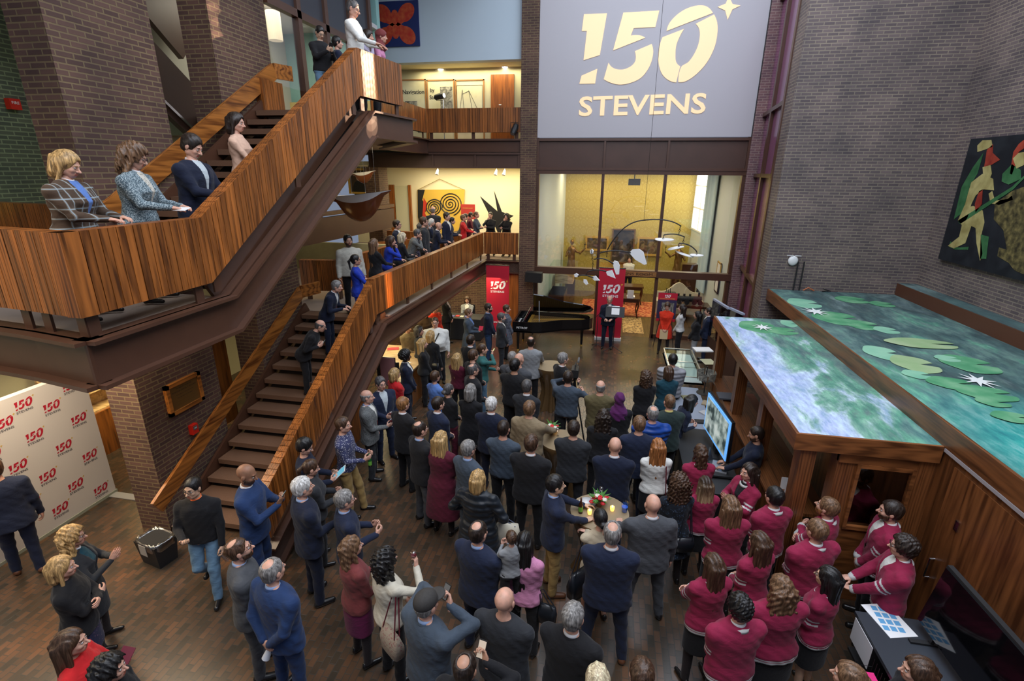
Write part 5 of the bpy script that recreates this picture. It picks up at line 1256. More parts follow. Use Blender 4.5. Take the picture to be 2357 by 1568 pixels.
person(1129,489,'woman with dark hair in black coat with hand at chin, above the red banner', plane=17.9, z=MZ, f=185, sex='f', hair='bun', hc='black', top='coat', tc='black', bc='black', arms='chin', larm='cross', h=1.66, group=GM)
person(1166,495,'woman with curly black hair in black jacket, nearest the brick pier', plane=17.9, z=MZ, f=190, sex='f', hair='curlbob', hc='black', top='coat', tc='black', bc='black', arms='chin', larm='cross', h=1.62, group=GM)
person(884,463,'grey haired man in dark suit standing in the mezzanine doorway', plane=19.0, z=MZ, f=-80, hair='short', hc='white', top='suit', tc='char', arms='clasp', h=1.76, group=GM)
# --- left landing
GL = 'onlookers on the left landing and upper stair'
person(150,352,'woman with highlighted bob in brown plaid jacket and blue top leaning on rail', X=-4.92, z=3.98, f=70, sex='f', hair='bob', hc='blond', top='jacket', tc='plaid', bc='black', arms='rail', head=(0,18), h=1.66, b=1.5, group=GL, shirt='skyb', lean=6)
PP['knit'] = person(305,335,'woman with curly brown hair in blue-grey knit cardigan over a tile print top', X=-4.92, z=3.98, f=70, sex='f', hair='curlbob', hc='lbrown', top='jacket', tc='knit', bc='black', arms='rail', head=(-10,18), h=1.70, b=1.32, shirt='pattern', glasses=True, group=GL, lean=6)
person(437,313,'brown haired man in navy blazer and striped shirt resting both hands on rail', X=-4.98, z=3.98, f=80, hair='short', hc='dark', top='blazer', tc='dnavy', bc='black', arms='rail', head=(0,25), h=1.80, b=1.25, shirt='stripe', group=GL, lean=4)
person(540,263,'woman with dark wavy hair in peach blouse on the upper stair', X=-4.95, z=4.5, f=72, sex='f', hair='bob', hc='dark', top='blouse', tc='peach', bc='beige', arms='rail', head=(10,10), h=1.66, b=1.12, group=GL)
PP['topphone'] = person(735,70,'man in black sweater and jeans with earphones looking at his phone at the top', X=-5.5, z=6.4, f=120, hair='slick', hc='black', sk=5, top='sweater', tc='black', bc='denim', arms='phone', head=(0,30), glasses=True, h=1.76, group=GL)
person(810,3,'grey cropped haired man in white shirt at the top landing corner', X=-4.75, z=6.4, f=85, hair='crop', hc='dgrey', sk=1, top='shirt', tc='white', bc='black', arms='rail', head=(0,20), h=1.80, glasses=True, group=GL)
PP['topred'] = person(849,71,'woman with dark hair leaning over the top rail holding a red booklet', X=-4.55, z=6.4, f=80, sex='f', hair='bob', hc='dark', sk=1, top='blouse', tc='lilac', bc='black', arms='chin', larm='rail', lean=18, h=1.62, group=GL)
person(878,70,'woman in mauve headscarf and pink cardigan at the top rail', X=-4.5, z=6.4, f=75, sex='f', hair='hijab', hc='suede', sk=1, top='sweater', tc='pink', bc='black', arms='rail', lean=14, h=1.66, group=GL)
person(776,102,'dark haired person in navy jacket half hidden behind the upper balustrade', X=-5.3, z=6.4, f=60, hair='short', hc='black', top='suit', tc='navy', arms='down', h=1.72, group=GL)
# ================================================================== objects
def tobj(name, mb, mats, label, cat, group=None, smooth=False, kind=None):
    return tag(mb.build(name, mats, None, smooth), label, cat, group, kind)
# ---- wooden kiosk with the painted canopy -------------------------------------------
KX0, KX1, KY0, KY1, KW = 2.42, 4.0, 6.0, 11.35, 13.28
ZL, ZU = 2.42, 2.68
m, nt, b = nmat('painted_pond'); L = nt.links.new; N = nt.nodes.new
geo = N('ShaderNodeNewGeometry'); mp = N('ShaderNodeMapping'); mp.inputs['Scale'].default_value = (1.5,.55,1); L(geo.outputs['Position'], mp.inputs[0])
n1 = N('ShaderNodeTexNoise'); n1.inputs['Scale'].default_value = .9; n1.inputs['Detail'].default_value = 9; n1.inputs['Roughness'].default_value = .62; n1.inputs['Distortion'].default_value = .5; L(mp.outputs[0], n1.inputs[0])
sp = N('ShaderNodeSeparateXYZ'); L(geo.outputs['Position'], sp.inputs[0])
g1 = N('ShaderNodeMapRange'); g1.inputs[1].default_value = 2.4; g1.inputs[2].default_value = 4.6; g1.inputs[3].default_value = -.16; g1.inputs[4].default_value = .14; L(sp.outputs[0], g1.inputs[0])
g2 = N('ShaderNodeMapRange'); g2.inputs[1].default_value = 5.0; g2.inputs[2].default_value = 13; g2.inputs[3].default_value = -.02; g2.inputs[4].default_value = .06; L(sp.outputs[1], g2.inputs[0])
ad = N('ShaderNodeMath'); L(n1.outputs['Fac'], ad.inputs[0]); L(g1.outputs[0], ad.inputs[1]); ad2 = N('ShaderNodeMath'); L(ad.outputs[0], ad2.inputs[0]); L(g2.outputs[0], ad2.inputs[1])
rp = ramp(nt, [(.22,(.50,.54,.68)),(.36,(.38,.46,.70)),(.44,(.42,.52,.64)),(.49,(.20,.36,.30)),(.53,(.10,.28,.20)),(.59,(.11,.19,.18)),(.66,(.065,.125,.125)),(.74,(.05,.085,.09)),(.86,(.15,.22,.22))]); L(ad2.outputs[0], rp.inputs[0])
n2 = N('ShaderNodeTexNoise'); n2.inputs['Scale'].default_value = 3.5; n2.inputs['Detail'].default_value = 8; n2.inputs['Roughness'].default_value = .7; mp2 = N('ShaderNodeMapping'); mp2.inputs['Scale'].default_value = (2.4,.7,1); L(geo.outputs['Position'], mp2.inputs[0]); L(mp2.outputs[0], n2.inputs[0])
r2 = ramp(nt, [(.38,(.6,.75,.78)),(.5,(1,1,1)),(.66,(1.45,1.5,1.3))]); L(n2.outputs['Fac'], r2.inputs[0])
mx = N('ShaderNodeMix'); mx.data_type = 'RGBA'; mx.blend_type = 'MULTIPLY'; mx.inputs[0].default_value = 1; L(rp.outputs[0], mx.inputs[6]); L(r2.outputs[0], mx.inputs[7])
# bright turquoise water in the near right part
dy = N('ShaderNodeMapRange'); dy.inputs[1].default_value = 7.4; dy.inputs[2].default_value = 5.6; dy.inputs[3].default_value = 0; dy.inputs[4].default_value = .75; L(sp.outputs[1], dy.inputs[0])
dx = N('ShaderNodeMapRange'); dx.inputs[1].default_value = 3.6; dx.inputs[2].default_value = 4.5; L(sp.outputs[0], dx.inputs[0])
mm = N('ShaderNodeMath'); mm.operation = 'MULTIPLY'; L(dy.outputs[0], mm.inputs[0]); L(dx.outputs[0], mm.inputs[1])
m3 = N('ShaderNodeMix'); m3.data_type = 'RGBA'; r3 = ramp(nt, [(.35,(.02,.30,.32)),(.5,(.03,.48,.42)),(.66,(.25,.62,.60))]); L(n2.outputs['Fac'], r3.inputs[0]); L(mm.outputs[0], m3.inputs[0]); L(mx.outputs[2], m3.inputs[6]); L(r3.outputs[0], m3.inputs[7])
L(m3.outputs[2], b.inputs['Base Color']); b.inputs['Roughness'].default_value = .45
POND = m
ki = empty('information_kiosk', (3.2,8.6,0), 0, 'large oak kiosk whose flat roof is painted with water lilies and sky', 'kiosk')
par('lower_roof', MB().box(KX0+.01,KX1,KY0+.01,KY1,ZL-.05,ZL), POND, ki)
par('upper_roof', MB().box(KX1,6.82,1.0,KW,ZU-.05,ZU), POND, ki)
par('rear_roof', MB().box(6.82,7.19,1.0,KW,2.90,2.96), POND, ki)
par('rear_fascia', MB().box(6.80,6.83,1.0,KW,ZU,2.955), plain('fascia_brown',(.10,.035,.016),rough=.5), ki)
par('roof_fascia', MB().box(KX0-.03,KX0+.01,KY0+.003,KY1,ZL-.21,ZL+.005), OAKY, ki)
par('roof_fascia', MB().box(KX0-.031,KX1-.032,KY0-.032,KY0-.028+.03,ZL-.212,ZL+.006), OAKXX, ki)
par('roof_fascia', MB().box(KX1-.03,KX1+.01,1.0,KW,ZL+.0,ZU+.005), OAKY, ki)
par('edge_trim', MB().box(KX1-.035,KX1-.005,1.0,KY0-.04,ZL-.045,ZL-.005), plain('trim_grey',(.35,.32,.33),rough=.35), ki)
par('side_panelling', (lambda g: [g.box(KX1-.01+random.uniform(0,.003),KX1+.02,y,y+.287,.0,ZL-.03) for y in np.arange(.97,KY0-.1,.29)] and g)(MB()), OAKX, ki)
for i, y in enumerate((6.12, 7.7, 9.3, 11.15)):
    par('post', MB().box(2.50,2.68,y-.1,y+.1,0 if i else 0,ZL-.05), OAKX, ki)
par('post', MB().box(2.95,3.16,6.06,6.26,0,ZL-.05), OAKX, ki)
par('post', MB().box(3.80,4.01,6.02,6.20,0,ZL-.05), OAKX, ki)
par('frieze', MB().box(2.95,4.0,6.03,6.10,2.06,2.22), OAKXX, ki)
par('front_panelling', MB().box(2.50,3.99,6.05,6.12,0,1.12), OAKXX, ki)
par('window_frame', MB().box(3.16,3.20,6.02,6.12,1.12,2.06).box(3.76,3.80,6.02,6.12,1.12,2.06).box(3.20,3.76,6.02,6.12,1.12,1.17).box(3.20,3.76,6.02,6.12,2.01,2.06), OAKXX, ki)
par('window_pane', MB().box(3.20,3.76,6.07,6.08,1.17,2.01), glass_mat('dark_glass',(.35,.33,.33),.16), ki)
par('counter_top', MB().box(2.46,3.0,6.3,11.2,1.04,1.09), OAKY, ki)
par('counter_front', MB().box(2.52,2.58,6.3,11.2,0,1.04), OAKX, ki)
par('counter_shelf', MB().box(2.58,3.4,6.9,11.1,.72,.75), plain('red_brown_top',(.18,.055,.03),rough=.45), ki)
par('inner_wall', MB().box(3.9,3.98,6.2,KY1,0,ZL-.05), OAKX, ki)
kd_ = par('door', MB().box(KX1-.022,KX1-.012,3.6,5.75,.04,ZL-.12), OAKX, ki); par('door_handle', MB().tube([(3.985,5.60,1.16),(3.93,5.60,1.16),(3.925,5.60,.90),(3.985,5.60,.90)], .011, 8), CHROME, kd_)
for p in ((2204,1212),(2237,1372)):
    q = atX(*p, 3.98); par('hinge', MB().box(3.965,3.985,q[1]-.03,q[1]+.03,q[2]-.06,q[2]+.06), CHROME, kd_)
# painted lily pads and flowers of the roof picture
def pad(cx, cy_, rx_, ry_, z, rot_, col, notch=True):
    pts = []
    for j in range(28):
        a = 2*math.pi*j/28; r_ = 1+.04*math.sin(5*a+cx)
        if notch and j == 0: r_ = .25
        x_, y_ = rx_*r_*math.cos(a), ry_*r_*math.sin(a)
        pts.append((cx+x_*math.cos(rot_)-y_*math.sin(rot_), cy_+x_*math.sin(rot_)+y_*math.cos(rot_), z))
    return pts
def blossom(cx, cy_, r_, z):
    return [(cx+(r_ if j%2 == 0 else r_*.35)*math.cos(math.pi*j/9)*1.0, cy_+(r_ if j%2 == 0 else r_*.35)*math.sin(math.pi*j/9)*1.3, z) for j in range(18)]
G1 = cell_mat('pad_green', [(.3,(.05,.24,.11)),(.5,(.10,.32,.16)),(.7,(.20,.42,.24))], 3, .5); G2 = cell_mat('pad_pale', [(.3,(.16,.42,.28)),(.7,(.30,.55,.38))], 2, .5); G3 = cell_mat('pad_yellow', [(.3,(.22,.38,.16)),(.7,(.38,.48,.28))], 2, .5)
npad_ = 0
for px_, py_, w_, h_, k in ((1745,752,52,17,0),(1815,745,48,10,1),(1800,762,40,11,0),(1850,698,55,14,1),(1925,732,60,20,0),(1985,748,45,14,0),(2040,760,30,10,1),(1960,690,40,10,0),(2030,700,30,8,0),
                         (2030,812,45,20,1),(2105,838,55,25,2),(2110,862,36,12,1),(2230,838,65,26,0),(2190,882,60,18,0),(2270,905,70,22,0),(2180,825,30,9,1),(2285,925,40,14,0),(2120,790,90,14,2),(2330,960,50,16,0)):
    up_ = px_ > 1840 and not (px_ < 1850 and py_ > 735)
    npad_ += 1; z_ = (ZU if up_ else ZL)+.0012+.0007*npad_
    c_ = atZ(px_, py_, z_); e_ = atZ(px_+w_, py_, z_); f_ = atZ(px_, py_+h_, z_)
    if not up_ and (c_[0]+.05 > KX1 or c_[0] < KX0): continue
    if up_ and c_[0] < KX1+.1: continue
    rw_ = min(abs(e_[0]-c_[0])*.82, (c_[0]-KX1-.02) if up_ else 99, .9, (KX1-.03-c_[0]) if not up_ else 99)
    par('painted_lily_pad', MB().add(pad(c_[0], c_[1], rw_, min(abs(f_[1]-c_[1]),.8)*.8, z_, 0, 0), [tuple(range(28))]), (G1,G2,G3)[k], ki)
g_ = MB()
for px_, py_, r_ in ((1755,753,.20),(1877,717,.26),(2252,876,.22)):
    z_ = (ZL if px_ < 1800 else ZU)+.018; c_ = atZ(px_, py_, z_); par('painted_blossom', MB().add(blossom(c_[0], c_[1], r_, z_), [tuple(range(18))]), plain('petal_white',(.75,.78,.76)), ki)
# ---- things on the kiosk roof and the brick wall
ap = empty('wireless_access_point', atY(1825,600,13.28), 0, 'white rounded wireless box with two stub antennas on the brick wall', 'router')
q = atY(1825,600,13.25); par('case', MB().ell((q[0],13.24,q[2]), (.115,.05,.12), 16, 10), WHITE, ap, True)
par('antenna', MB().bar((q[0]-.16,13.22,q[2]+.125),(q[0]-.02,13.22,q[2]+.125),.02,.012), WHITE, ap); par('antenna', MB().bar((q[0]+.02,13.22,q[2]+.125),(q[0]+.16,13.22,q[2]+.12),.02,.012), WHITE, ap)
q0, q1 = atY(1838,602,13.24), atY(1852,602,13.24)
tobj('cable_conduit', MB().tube([(q0[0],13.24,ZU),(q0[0],13.24,q0[2]),(q1[0],13.24,q0[2]),(q1[0],13.24,ZU)], .016, 8), BLACKM, 'black looped conduit rising from the kiosk roof up the brick wall', 'conduit')
c_ = atZ(1855,668,ZU); tobj('cable', MB().tube([(c_[0]-.1,c_[1]-.1,ZU+.01),(c_[0],c_[1]-.12,ZU+.09),(c_[0]+.15,c_[1]-.1,ZU+.012)], .012, 6), plain('orange_cord',(.6,.15,.04)), 'orange cable loop lying on the far edge of the painted roof', 'cable')
c_ = atZ(1885,668,ZU); tobj('cable', MB().tube([(c_[0]-.15,c_[1]-.1,ZU+.01),(c_[0],c_[1]-.1,ZU+.07),(c_[0]+.2,c_[1]-.15,ZU+.02),(c_[0]+.0,c_[1]-.2,ZU+.012)], .010, 6), BLACKM, 'black cable heap lying on the far edge of the painted roof', 'cable')
# ---- big dark picture on the side wall
bp_ = empty('wall_painting', (7.18,10.4,3.6), 0, 'large dark painting with gold, red and green warrior figures on the right brick wall', 'painting')
par('canvas', MB().box(7.12,7.18,7.6,12.6,3.66,6.1), cell_mat('canvas_black', [(.4,(.006,.008,.012)),(.75,(.020,.024,.030))], 3, .45), bp_)
def onx(pts, x=7.115): return [atX(px_, py_, x) for px_, py_ in pts]
FG = {'figure_gold':(cell_mat('figure_gold', [(.3,(.30,.24,.08)),(.7,(.52,.44,.18))], 5, .5), [
   [(2250,335),(2262,323),(2282,322),(2285,338),(2266,345),(2250,350)],
   [(2262,385),(2280,380),(2283,400),(2276,418),(2264,410)],
   [(2236,420),(2262,400),(2286,412),(2288,438),(2264,436),(2246,450),(2236,470),(2228,500),(2216,520),(2205,508),(2222,470),(2230,440)],
   [(2284,440),(2290,462),(2320,458),(2330,450),(2332,460),(2300,472),(2280,468),(2276,446)],
   [(2218,482),(2240,474),(2262,485),(2266,512),(2258,545),(2262,585),(2256,600),(2248,560),(2246,525),(2236,520),(2222,560),(2196,572),(2182,566),(2208,545),(2214,520)],
   [(2332,365),(2345,352),(2357,350),(2357,380),(2340,388)]]),
 'figure_red':(cell_mat('figure_red', [(.3,(.22,.02,.012)),(.7,(.42,.06,.03))], 5, .5), [
   [(2272,345),(2286,332),(2285,352),(2302,368),(2275,384),(2264,392),(2268,372)],
   [(2325,400),(2333,350),(2345,332),(2357,322),(2357,342),(2345,350),(2338,378),(2330,402)],
   [(2254,440),(2262,436),(2260,470),(2246,490),(2244,470)],[(2232,484),(2256,478),(2258,486),(2238,492)]]),
 'figure_green':(cell_mat('figure_green', [(.3,(.02,.09,.03)),(.7,(.06,.19,.07))], 5, .5), [
   [(2264,352),(2250,400),(2232,430),(2216,490),(2196,505),(2214,430),(2240,385)],
   [(2308,400),(2330,378),(2350,392),(2350,412),(2322,425),(2306,418)],[(2205,508),(2330,430),(2357,405),(2357,411),(2332,437),(2210,516)],
   [(2188,556),(2206,570),(2230,568),(2228,575),(2200,575),(2184,568)],[(2258,540),(2276,545),(2270,596),(2256,596)]]),
 'figure_bronze':(cell_mat('figure_bronze', [(.35,(.035,.028,.012)),(.5,(.10,.08,.03)),(.7,(.22,.17,.06))], 9, .5, bump=.3), [
   [(2290,470),(2330,440),(2357,430),(2357,632),(2335,622),(2322,605),(2296,590),(2300,570),(2318,575),(2310,530),(2288,505)]])}
for k, (mt, polys) in FG.items():
    for i, pl in enumerate(polys): par(k, MB().prism(onx(pl, 7.118-.001*(i%3)), (-.004,0,0)), mt, bp_)
# ---- red and white art and posters of the left bays
ar = empty('abstract_painting', (-7.0,17.1,9.12), 0, 'square blue painting with a red four-lobed blot on the pale upper wall', 'painting')
par('canvas', MB().box(-7.78,-6.23,17.09,17.15,9.13,10.37), plain('canvas_blue',(.012,.025,.13),rough=.6), ar)
g_ = MB(); cx_, cz_ = -7.0, 9.74
for sx_ in (-1,1):
    for sz_ in (-1,1):
        pl = []
        for j in range(22):
            a = 2*math.pi*j/22; px_, pz_ = .30*math.cos(a), .225*math.sin(a); t_ = math.radians(38)*sx_*sz_
            pl.append((cx_+sx_*.38+px_*math.cos(t_)-pz_*math.sin(t_), 17.085-.001*(sx_+sz_), cz_+sz_*.31+px_*math.sin(t_)+pz_*math.cos(t_)))
        g_.add(pl, [tuple(range(22))])
        g_.add([(cx_,17.0845,cz_-sz_*.10),(cx_,17.0845,cz_+sz_*.10),(cx_+sx_*.30,17.0845,cz_+sz_*.40),(cx_+sx_*.5,17.0845,cz_+sz_*.16)], [(0,1,2,3)])
for sz_ in (-1,1): g_.add([(cx_+.13*math.cos(2*math.pi*j/16),17.081,cz_+sz_*.20+.20*math.sin(2*math.pi*j/16)) for j in range(16)], [tuple(range(16))])
par('red_blot', g_, cell_mat('blot_red', [(.35,(.50,.035,.02)),(.7,(.62,.12,.04))], 9, .6), ar)
PAPER = cell_mat('poster_paper', [(.3,(.60,.56,.36)),(.7,(.74,.70,.50))], 2, .7); INK = plain('ink', (.03,.03,.03), .7); GREYP = cell_mat('photo_grey', [(.3,(.04,.04,.04)),(.55,(.25,.24,.20)),(.75,(.5,.48,.4))], 6, .6, dist=2)
OAKF = plain('frame_oak', (.35,.16,.05), .5)
def poster(px0, px1, label, boxes, words, Y=18.27, py0=184, py1=345, lines=()):
    a, c2 = atY(px0,py0,Y), atY(px1,py0,Y); x0, x1, z1 = a[0], c2[0], a[2]; z0 = atY(px0,py1,Y)[2]
    r = empty('framed_poster', ((x0+x1)/2,Y,z0), 0, label, 'poster', 'framed posters of the third floor gallery')
    par('sheet', MB().box(x0+.04,x1-.04,Y-.02,Y,z0,z1-.04), PAPER, r)
    par('frame', MB().box(x0,x0+.04,Y-.04,Y,z0,z1).box(x1-.04,x1,Y-.04,Y,z0,z1).box(x0,x1,Y-.04,Y,z1-.04,z1), OAKF, r)
    g_ = MB(); W_, H_ = x1-x0, z1-z0
    for (u0,v0,u1,v1) in boxes: g_.box(x0+W_*u0,x0+W_*u1,Y-.024,Y-.021,z1-H_*v1,z1-H_*v0)
    if boxes: par('pictures', g_, GREYP, r)
    g_ = MB()
    for t_, u, v, hh in words: put_text(g_, t_, (x0+W_*u,Y-.025,z1-H_*v), (1,0,0), (0,0,1), hh, bold=True)
    for pl in lines: g_.tube([(x0+W_*u,Y-.025,z1-H_*v) for u,v in pl], .006, 4)
    par('print', g_, INK, r); return r
poster(903,980,'framed poster headed Navigation with ship pictures', [(.35,.30,.72,.52),(.70,.58,.98,.75)], [('Navigation',.62,.20,.13)])
poster(982,1046,'framed poster headed by Steam with ship engravings', [(.48,.10,.92,.42),(.12,.44,.45,.68),(.68,.44,.92,.58)], [('by',.20,.17,.12),('Steam',.30,.27,.12)])
poster(1048,1115,'framed drawing of a two-masted schooner with lines below', [], [], lines=[[(.12,.52),(.88,.52)],[(.30,.52),(.24,.14)],[(.62,.52),(.46,.15)],[(.24,.14),(.12,.5)],[(.24,.2),(.46,.16)],[(.46,.15),(.86,.50)],[(.25,.66),(.80,.66),(.86,.63)],[(.25,.66),(.3,.7),(.8,.69),(.86,.63)],[(.05,.08),(.93,.08),(.93,.74),(.05,.74),(.05,.08)]])
a, c_ = atY(1130,172,18.25), atY(1184,172,18.25)
d_ = struct(MB().box(a[0],c_[0],18.22,18.29,6.4,a[2]).build('door_2', OAK)); MB().box(a[0]+.28,a[0]+.36,18.20,18.22,7.52,7.55).build('door_plate', WHITE, d_)
for px_, py_ in ((1014,159),(1162,154)):
    q = atZ(px_, py_, 8.67); r = empty('ceiling_downlight', (q[0],q[1],8.66), 0, 'round lit downlight in the gallery ceiling, %s' % ('over the by Steam poster' if px_ < 1100 else 'over the door'), 'light', 'gallery downlights')
    par('trim_ring', MB().cyl((q[0],q[1],8.665), .11, .012, 20), WHITE, r); par('lens', MB().cyl((q[0],q[1],8.655), .085, .012, 20), plain('lamp_on',(.9,.9,.85),emis=(1,.95,.85),es=6), r)
# stage spotlights on the gallery
def stagelight(px_, py_, Y, label, tilt, stand=None):
    q = atY(px_, py_, Y); r = empty('stage_spotlight', q, 0, label, 'spotlight', 'black stage spotlights')
    d = np.array(tilt, float); d /= np.linalg.norm(d)
    par('housing', MB().tube([q-d*.2,q-d*.17,q+d*.05,q+d*.18], [.05,.085,.10,.075], 14), BLACKM, r); par('lens', MB().tube([q+d*.18,q+d*.185],[.065,.065],14), plain('lamp_on',(.9,.9,.85)) if stand else plain('lens_dark',(.2,.2,.2),rough=.1), r)
    par('yoke', MB().tube([q+[.12,0,0],q+[.12,0,-.12 if stand else .2],q+[-.12,0,-.12 if stand else .2],q+[-.12,0,0]], .012, 6), BLACKM, r)
    if stand: par('stand', MB().tube([q+[.12,0,-.1],[q[0]+.12,Y,stand]], .014, 8), CHROME, r)
stagelight(1012,222,17.7,'black stage spotlight on a chrome stand in the third floor gallery', (.9,-.3,.1), 6.42)
stagelight(1184,298,16.95,'black stage spotlight clamped below the gallery beside the brick pier', (-.2,-.5,-.7))
# tapestry with spirals
YT = 20.15
ta = empty('spiral_tapestry', atY(1010,470,YT), 0, 'yellow and black spiral tapestry hanging from a cord on the cream wall', 'tapestry')
P4 = [atY(px_,py_,YT) for px_,py_ in ((961,437),(1070,436),(1066,508),(1060,530),(975,545),(962,500))]
par('cloth', MB().prism([p-[0,.03,0] for p in P4], (0,.03,0)), plain('tapestry_yellow',(.62,.40,.06),rough=.9), ta)
g_ = MB(); g_.prism([atY(px_,py_,YT-.035) for px_,py_ in ((961,437),(978,437),(972,460),(984,480),(972,500),(985,520),(975,545),(962,500))], (0,.002,0)); par('dark_border', g_, BLACKM, ta)
g_ = MB(); g_.prism([atY(px_,py_,YT-.036) for px_,py_ in ((975,455),(984,470),(978,490),(988,515),(976,530),(972,500),(974,475))], (0,.002,0)); par('red_flame', g_, plain('flame_red',(.5,.04,.02)), ta)
for px_, py_, R_, tn in ((1036,470,27,4.2),(999,478,20,4.0)):
    g_ = MB(); g_.tube([atY(px_+R_*t_/tn/2/math.pi*1.0*math.cos(t_), py_+R_*t_/tn/2/math.pi*math.sin(t_), YT-.04) for t_ in np.linspace(.3, tn*2*math.pi, 90)], .022, 4); par('spiral', g_, BLACKM, ta)
par('cord', MB().tube([atY(962,437,YT-.03),atY(1012,412,YT-.02),atY(1068,437,YT-.03)], .012, 5), plain('cord',(.4,.3,.12)), ta)
# star sculpture, red poster, doors and the portrait of the mezzanine
tobj('metal_sculpture', MB().prism([atY(px_,py_,19.2) for px_,py_ in ((1105,452),(1145,487),(1137,440),(1155,488),(1182,497),(1160,512),(1150,545),(1135,512))], (0,.05,0)), BLACKM, 'black angular metal star sculpture behind the onlookers', 'sculpture')
rp_ = empty('notice_board', atY(1078,520,19.0), 0, 'red notice with yellow heading on the mezzanine beside the tapestry', 'notice')
a, c_ = atY(1061,470,19.0), atY(1094,505,19.0); par('sheet', MB().box(a[0],c_[0],18.98,19.0,c_[2],a[2]), plain('notice_red',(.55,.05,.04)), rp_)
g_ = MB(); put_text(g_, 'FOUNDERS GALLERY', ((a[0]+c_[0])/2,18.97,a[2]-.16), (1,0,0),(0,0,1),.04,width=.4); par('print', g_, plain('notice_yellow',(.7,.5,.1)), rp_); par('foot', MB().bar(((a[0]+c_[0])/2,19.02,MZ),((a[0]+c_[0])/2,19.02,c_[2]),.03,.03), BLACKM, rp_)
a, c_ = atY(897,428,20.15), atY(946,428,20.15)
d_ = struct(MB().box(a[0]+.22,c_[0]-.12,20.1,20.16,2.49,a[2]).build('door_3', plain('door_cream',(.62,.60,.42),rough=.6)))
MB().box(a[0],a[0]+.2,20.05,20.16,2.49,a[2]+.05).box(c_[0]-.1,c_[0],20.05,20.16,2.49,a[2]+.05).build('door_frame', OAK, d_)
po = empty('portrait_painting', atY(828,440,20.1), 0, 'gilt framed portrait of a seated man in dark suit on the mezzanine wall', 'painting')
a, c_ = atY(805,392,20.1), atY(848,442,20.1)
par('canvas', MB().box(a[0],c_[0],20.06,20.1,c_[2],a[2]), cell_mat('portrait', [(.35,(.03,.025,.02)),(.6,(.12,.07,.04)),(.8,(.3,.2,.12))], 1.5, .5), po)
par('sitter', MB().ell(((a[0]+c_[0])/2,20.05,a[2]-.28),(.10,.01,.13)).ell(((a[0]+c_[0])/2,20.055,a[2]-.75),(.27,.01,.36),mi=1), [plain('painted_skin',(.45,.28,.20)),BLACKM], po)
par('frame', MB().box(a[0]-.08,a[0],20.02,20.1,c_[2],a[2]).box(c_[0],c_[0]+.08,20.02,20.1,c_[2],a[2]).box(a[0]-.08,c_[0]+.08,20.02,20.1,a[2],a[2]+.08).box(a[0]-.08,c_[0]+.08,20.02,20.1,c_[2]-.08,c_[2]), GOLD, po)
for px_, py_ in ((1008,398),(1143,398),(1162,398)):
    q = atY(px_, py_-6, 18.2); q = np.array([q[0],18.2,5.555]); r = empty('track_spotlight', q, 0, 'small ceiling spotlight above the mezzanine, %s' % {1008:'over the tapestry',1143:'left of the pair by the pier',1162:'right of the pair by the pier'}[px_], 'spotlight', 'mezzanine track spotlights')
    par('stem', MB().tube([q,q-[0,0,.1]], .012, 6), CHROME, r); par('lamp_head', MB().tube([q-[0,0,.1],q-[.02,.05,.22],q-[.03,.07,.27]],[.03,.05,.065],10), WHITE, r)
# dark panels of the mezzanine at the left
struct(MB().bar((-7.6,10.6,3.9),(-7.2,16.4,3.9),.12,.62).build('trim_5', STEEL2)); struct(MB().bar((-7.6,10.6,4.3),(-7.2,16.4,4.3),.16,.10).build('trim_6', STEEL))
struct(MB().bar((-7.0,14.5,2.9),(-4.9,16.6,2.95),.06,.85).build('trim_7', OAK))
# hanging model boats
def boat(px_, py_, Lpx, Y, label, tilt=0):
    c0 = atY(px_, py_, Y); a, c2 = atY(px_-Lpx/2,py_,Y), atY(px_+Lpx/2,py_,Y); Lh = c2[0]-a[0]
    r = empty('model_yacht_hull', c0, 0, label, 'model boat', 'hanging model yacht hulls')
    n, k = 26, 16; vs, fs, mi = [], [], []
    for i in range(n+1):
        t = i/n*2-1; w_ = .115*Lh*(1-abs(t)**2.4)**.8+.003; dpt = .10*Lh*max(0,1-abs(t)**3)+.26*Lh*max(0,1-((t-.08)/.66)**2)**.8+.01; sheer = .015*Lh*t*t+.05*Lh*t
        for j in range(k+1):
            s_ = j/k; ang = math.pi*s_
            vs.append((c0[0]+t*Lh/2, Y-w_*math.cos(ang), c0[2]+sheer-dpt*math.sin(ang)**(1.3)))
    for i in range(n):
        for j in range(k):
            q = i*(k+1)+j; fs.append((q,q+1,q+k+2,q+k+1)); mi.append(0 if j in (0,1,k-2,k-1) else 1)
    par('hull', MB().add(vs, fs, mi), [WHITE, plain('varnish',(.20,.06,.02),rough=.15,spec=.8)], r, True)
    g_ = MB(); P = [(c0[0]+(i/n*2-1)*Lh/2, Y, c0[2]+.015*Lh*(i/n*2-1)**2+.05*Lh*(i/n*2-1)+.004) for i in range(n+1)]
    vv = []
    for i,(x_,y_,z_) in enumerate(P):
        t = i/n*2-1; w_ = .115*Lh*(1-abs(t)**2.4)**.8+.004; vv += [(x_,y_-w_,z_),(x_,y_+w_,z_),(x_,y_+w_,z_-.02),(x_,y_-w_,z_-.02)]
    g_.add(vv, [(i*4,i*4+1,i*4+5,i*4+4) for i in range(n)]+[(i*4+3,i*4+7,i*4+6,i*4+2) for i in range(n)]); par('deck', g_, WHITE, r)
    for t in (-.5,-.15,.25,.55): x_ = c0[0]+t*Lh/2; par('wire', MB().tube([(x_,Y,c0[2]),(x_,Y,5.5 if Y > 14 else 6.05)], .004, 4), CHROME, r)
boat(822,448,156,11.2,'large hanging yacht hull, white above and varnished brown below')
boat(835,397,60,14.5,'small hanging yacht hull high above the large one')
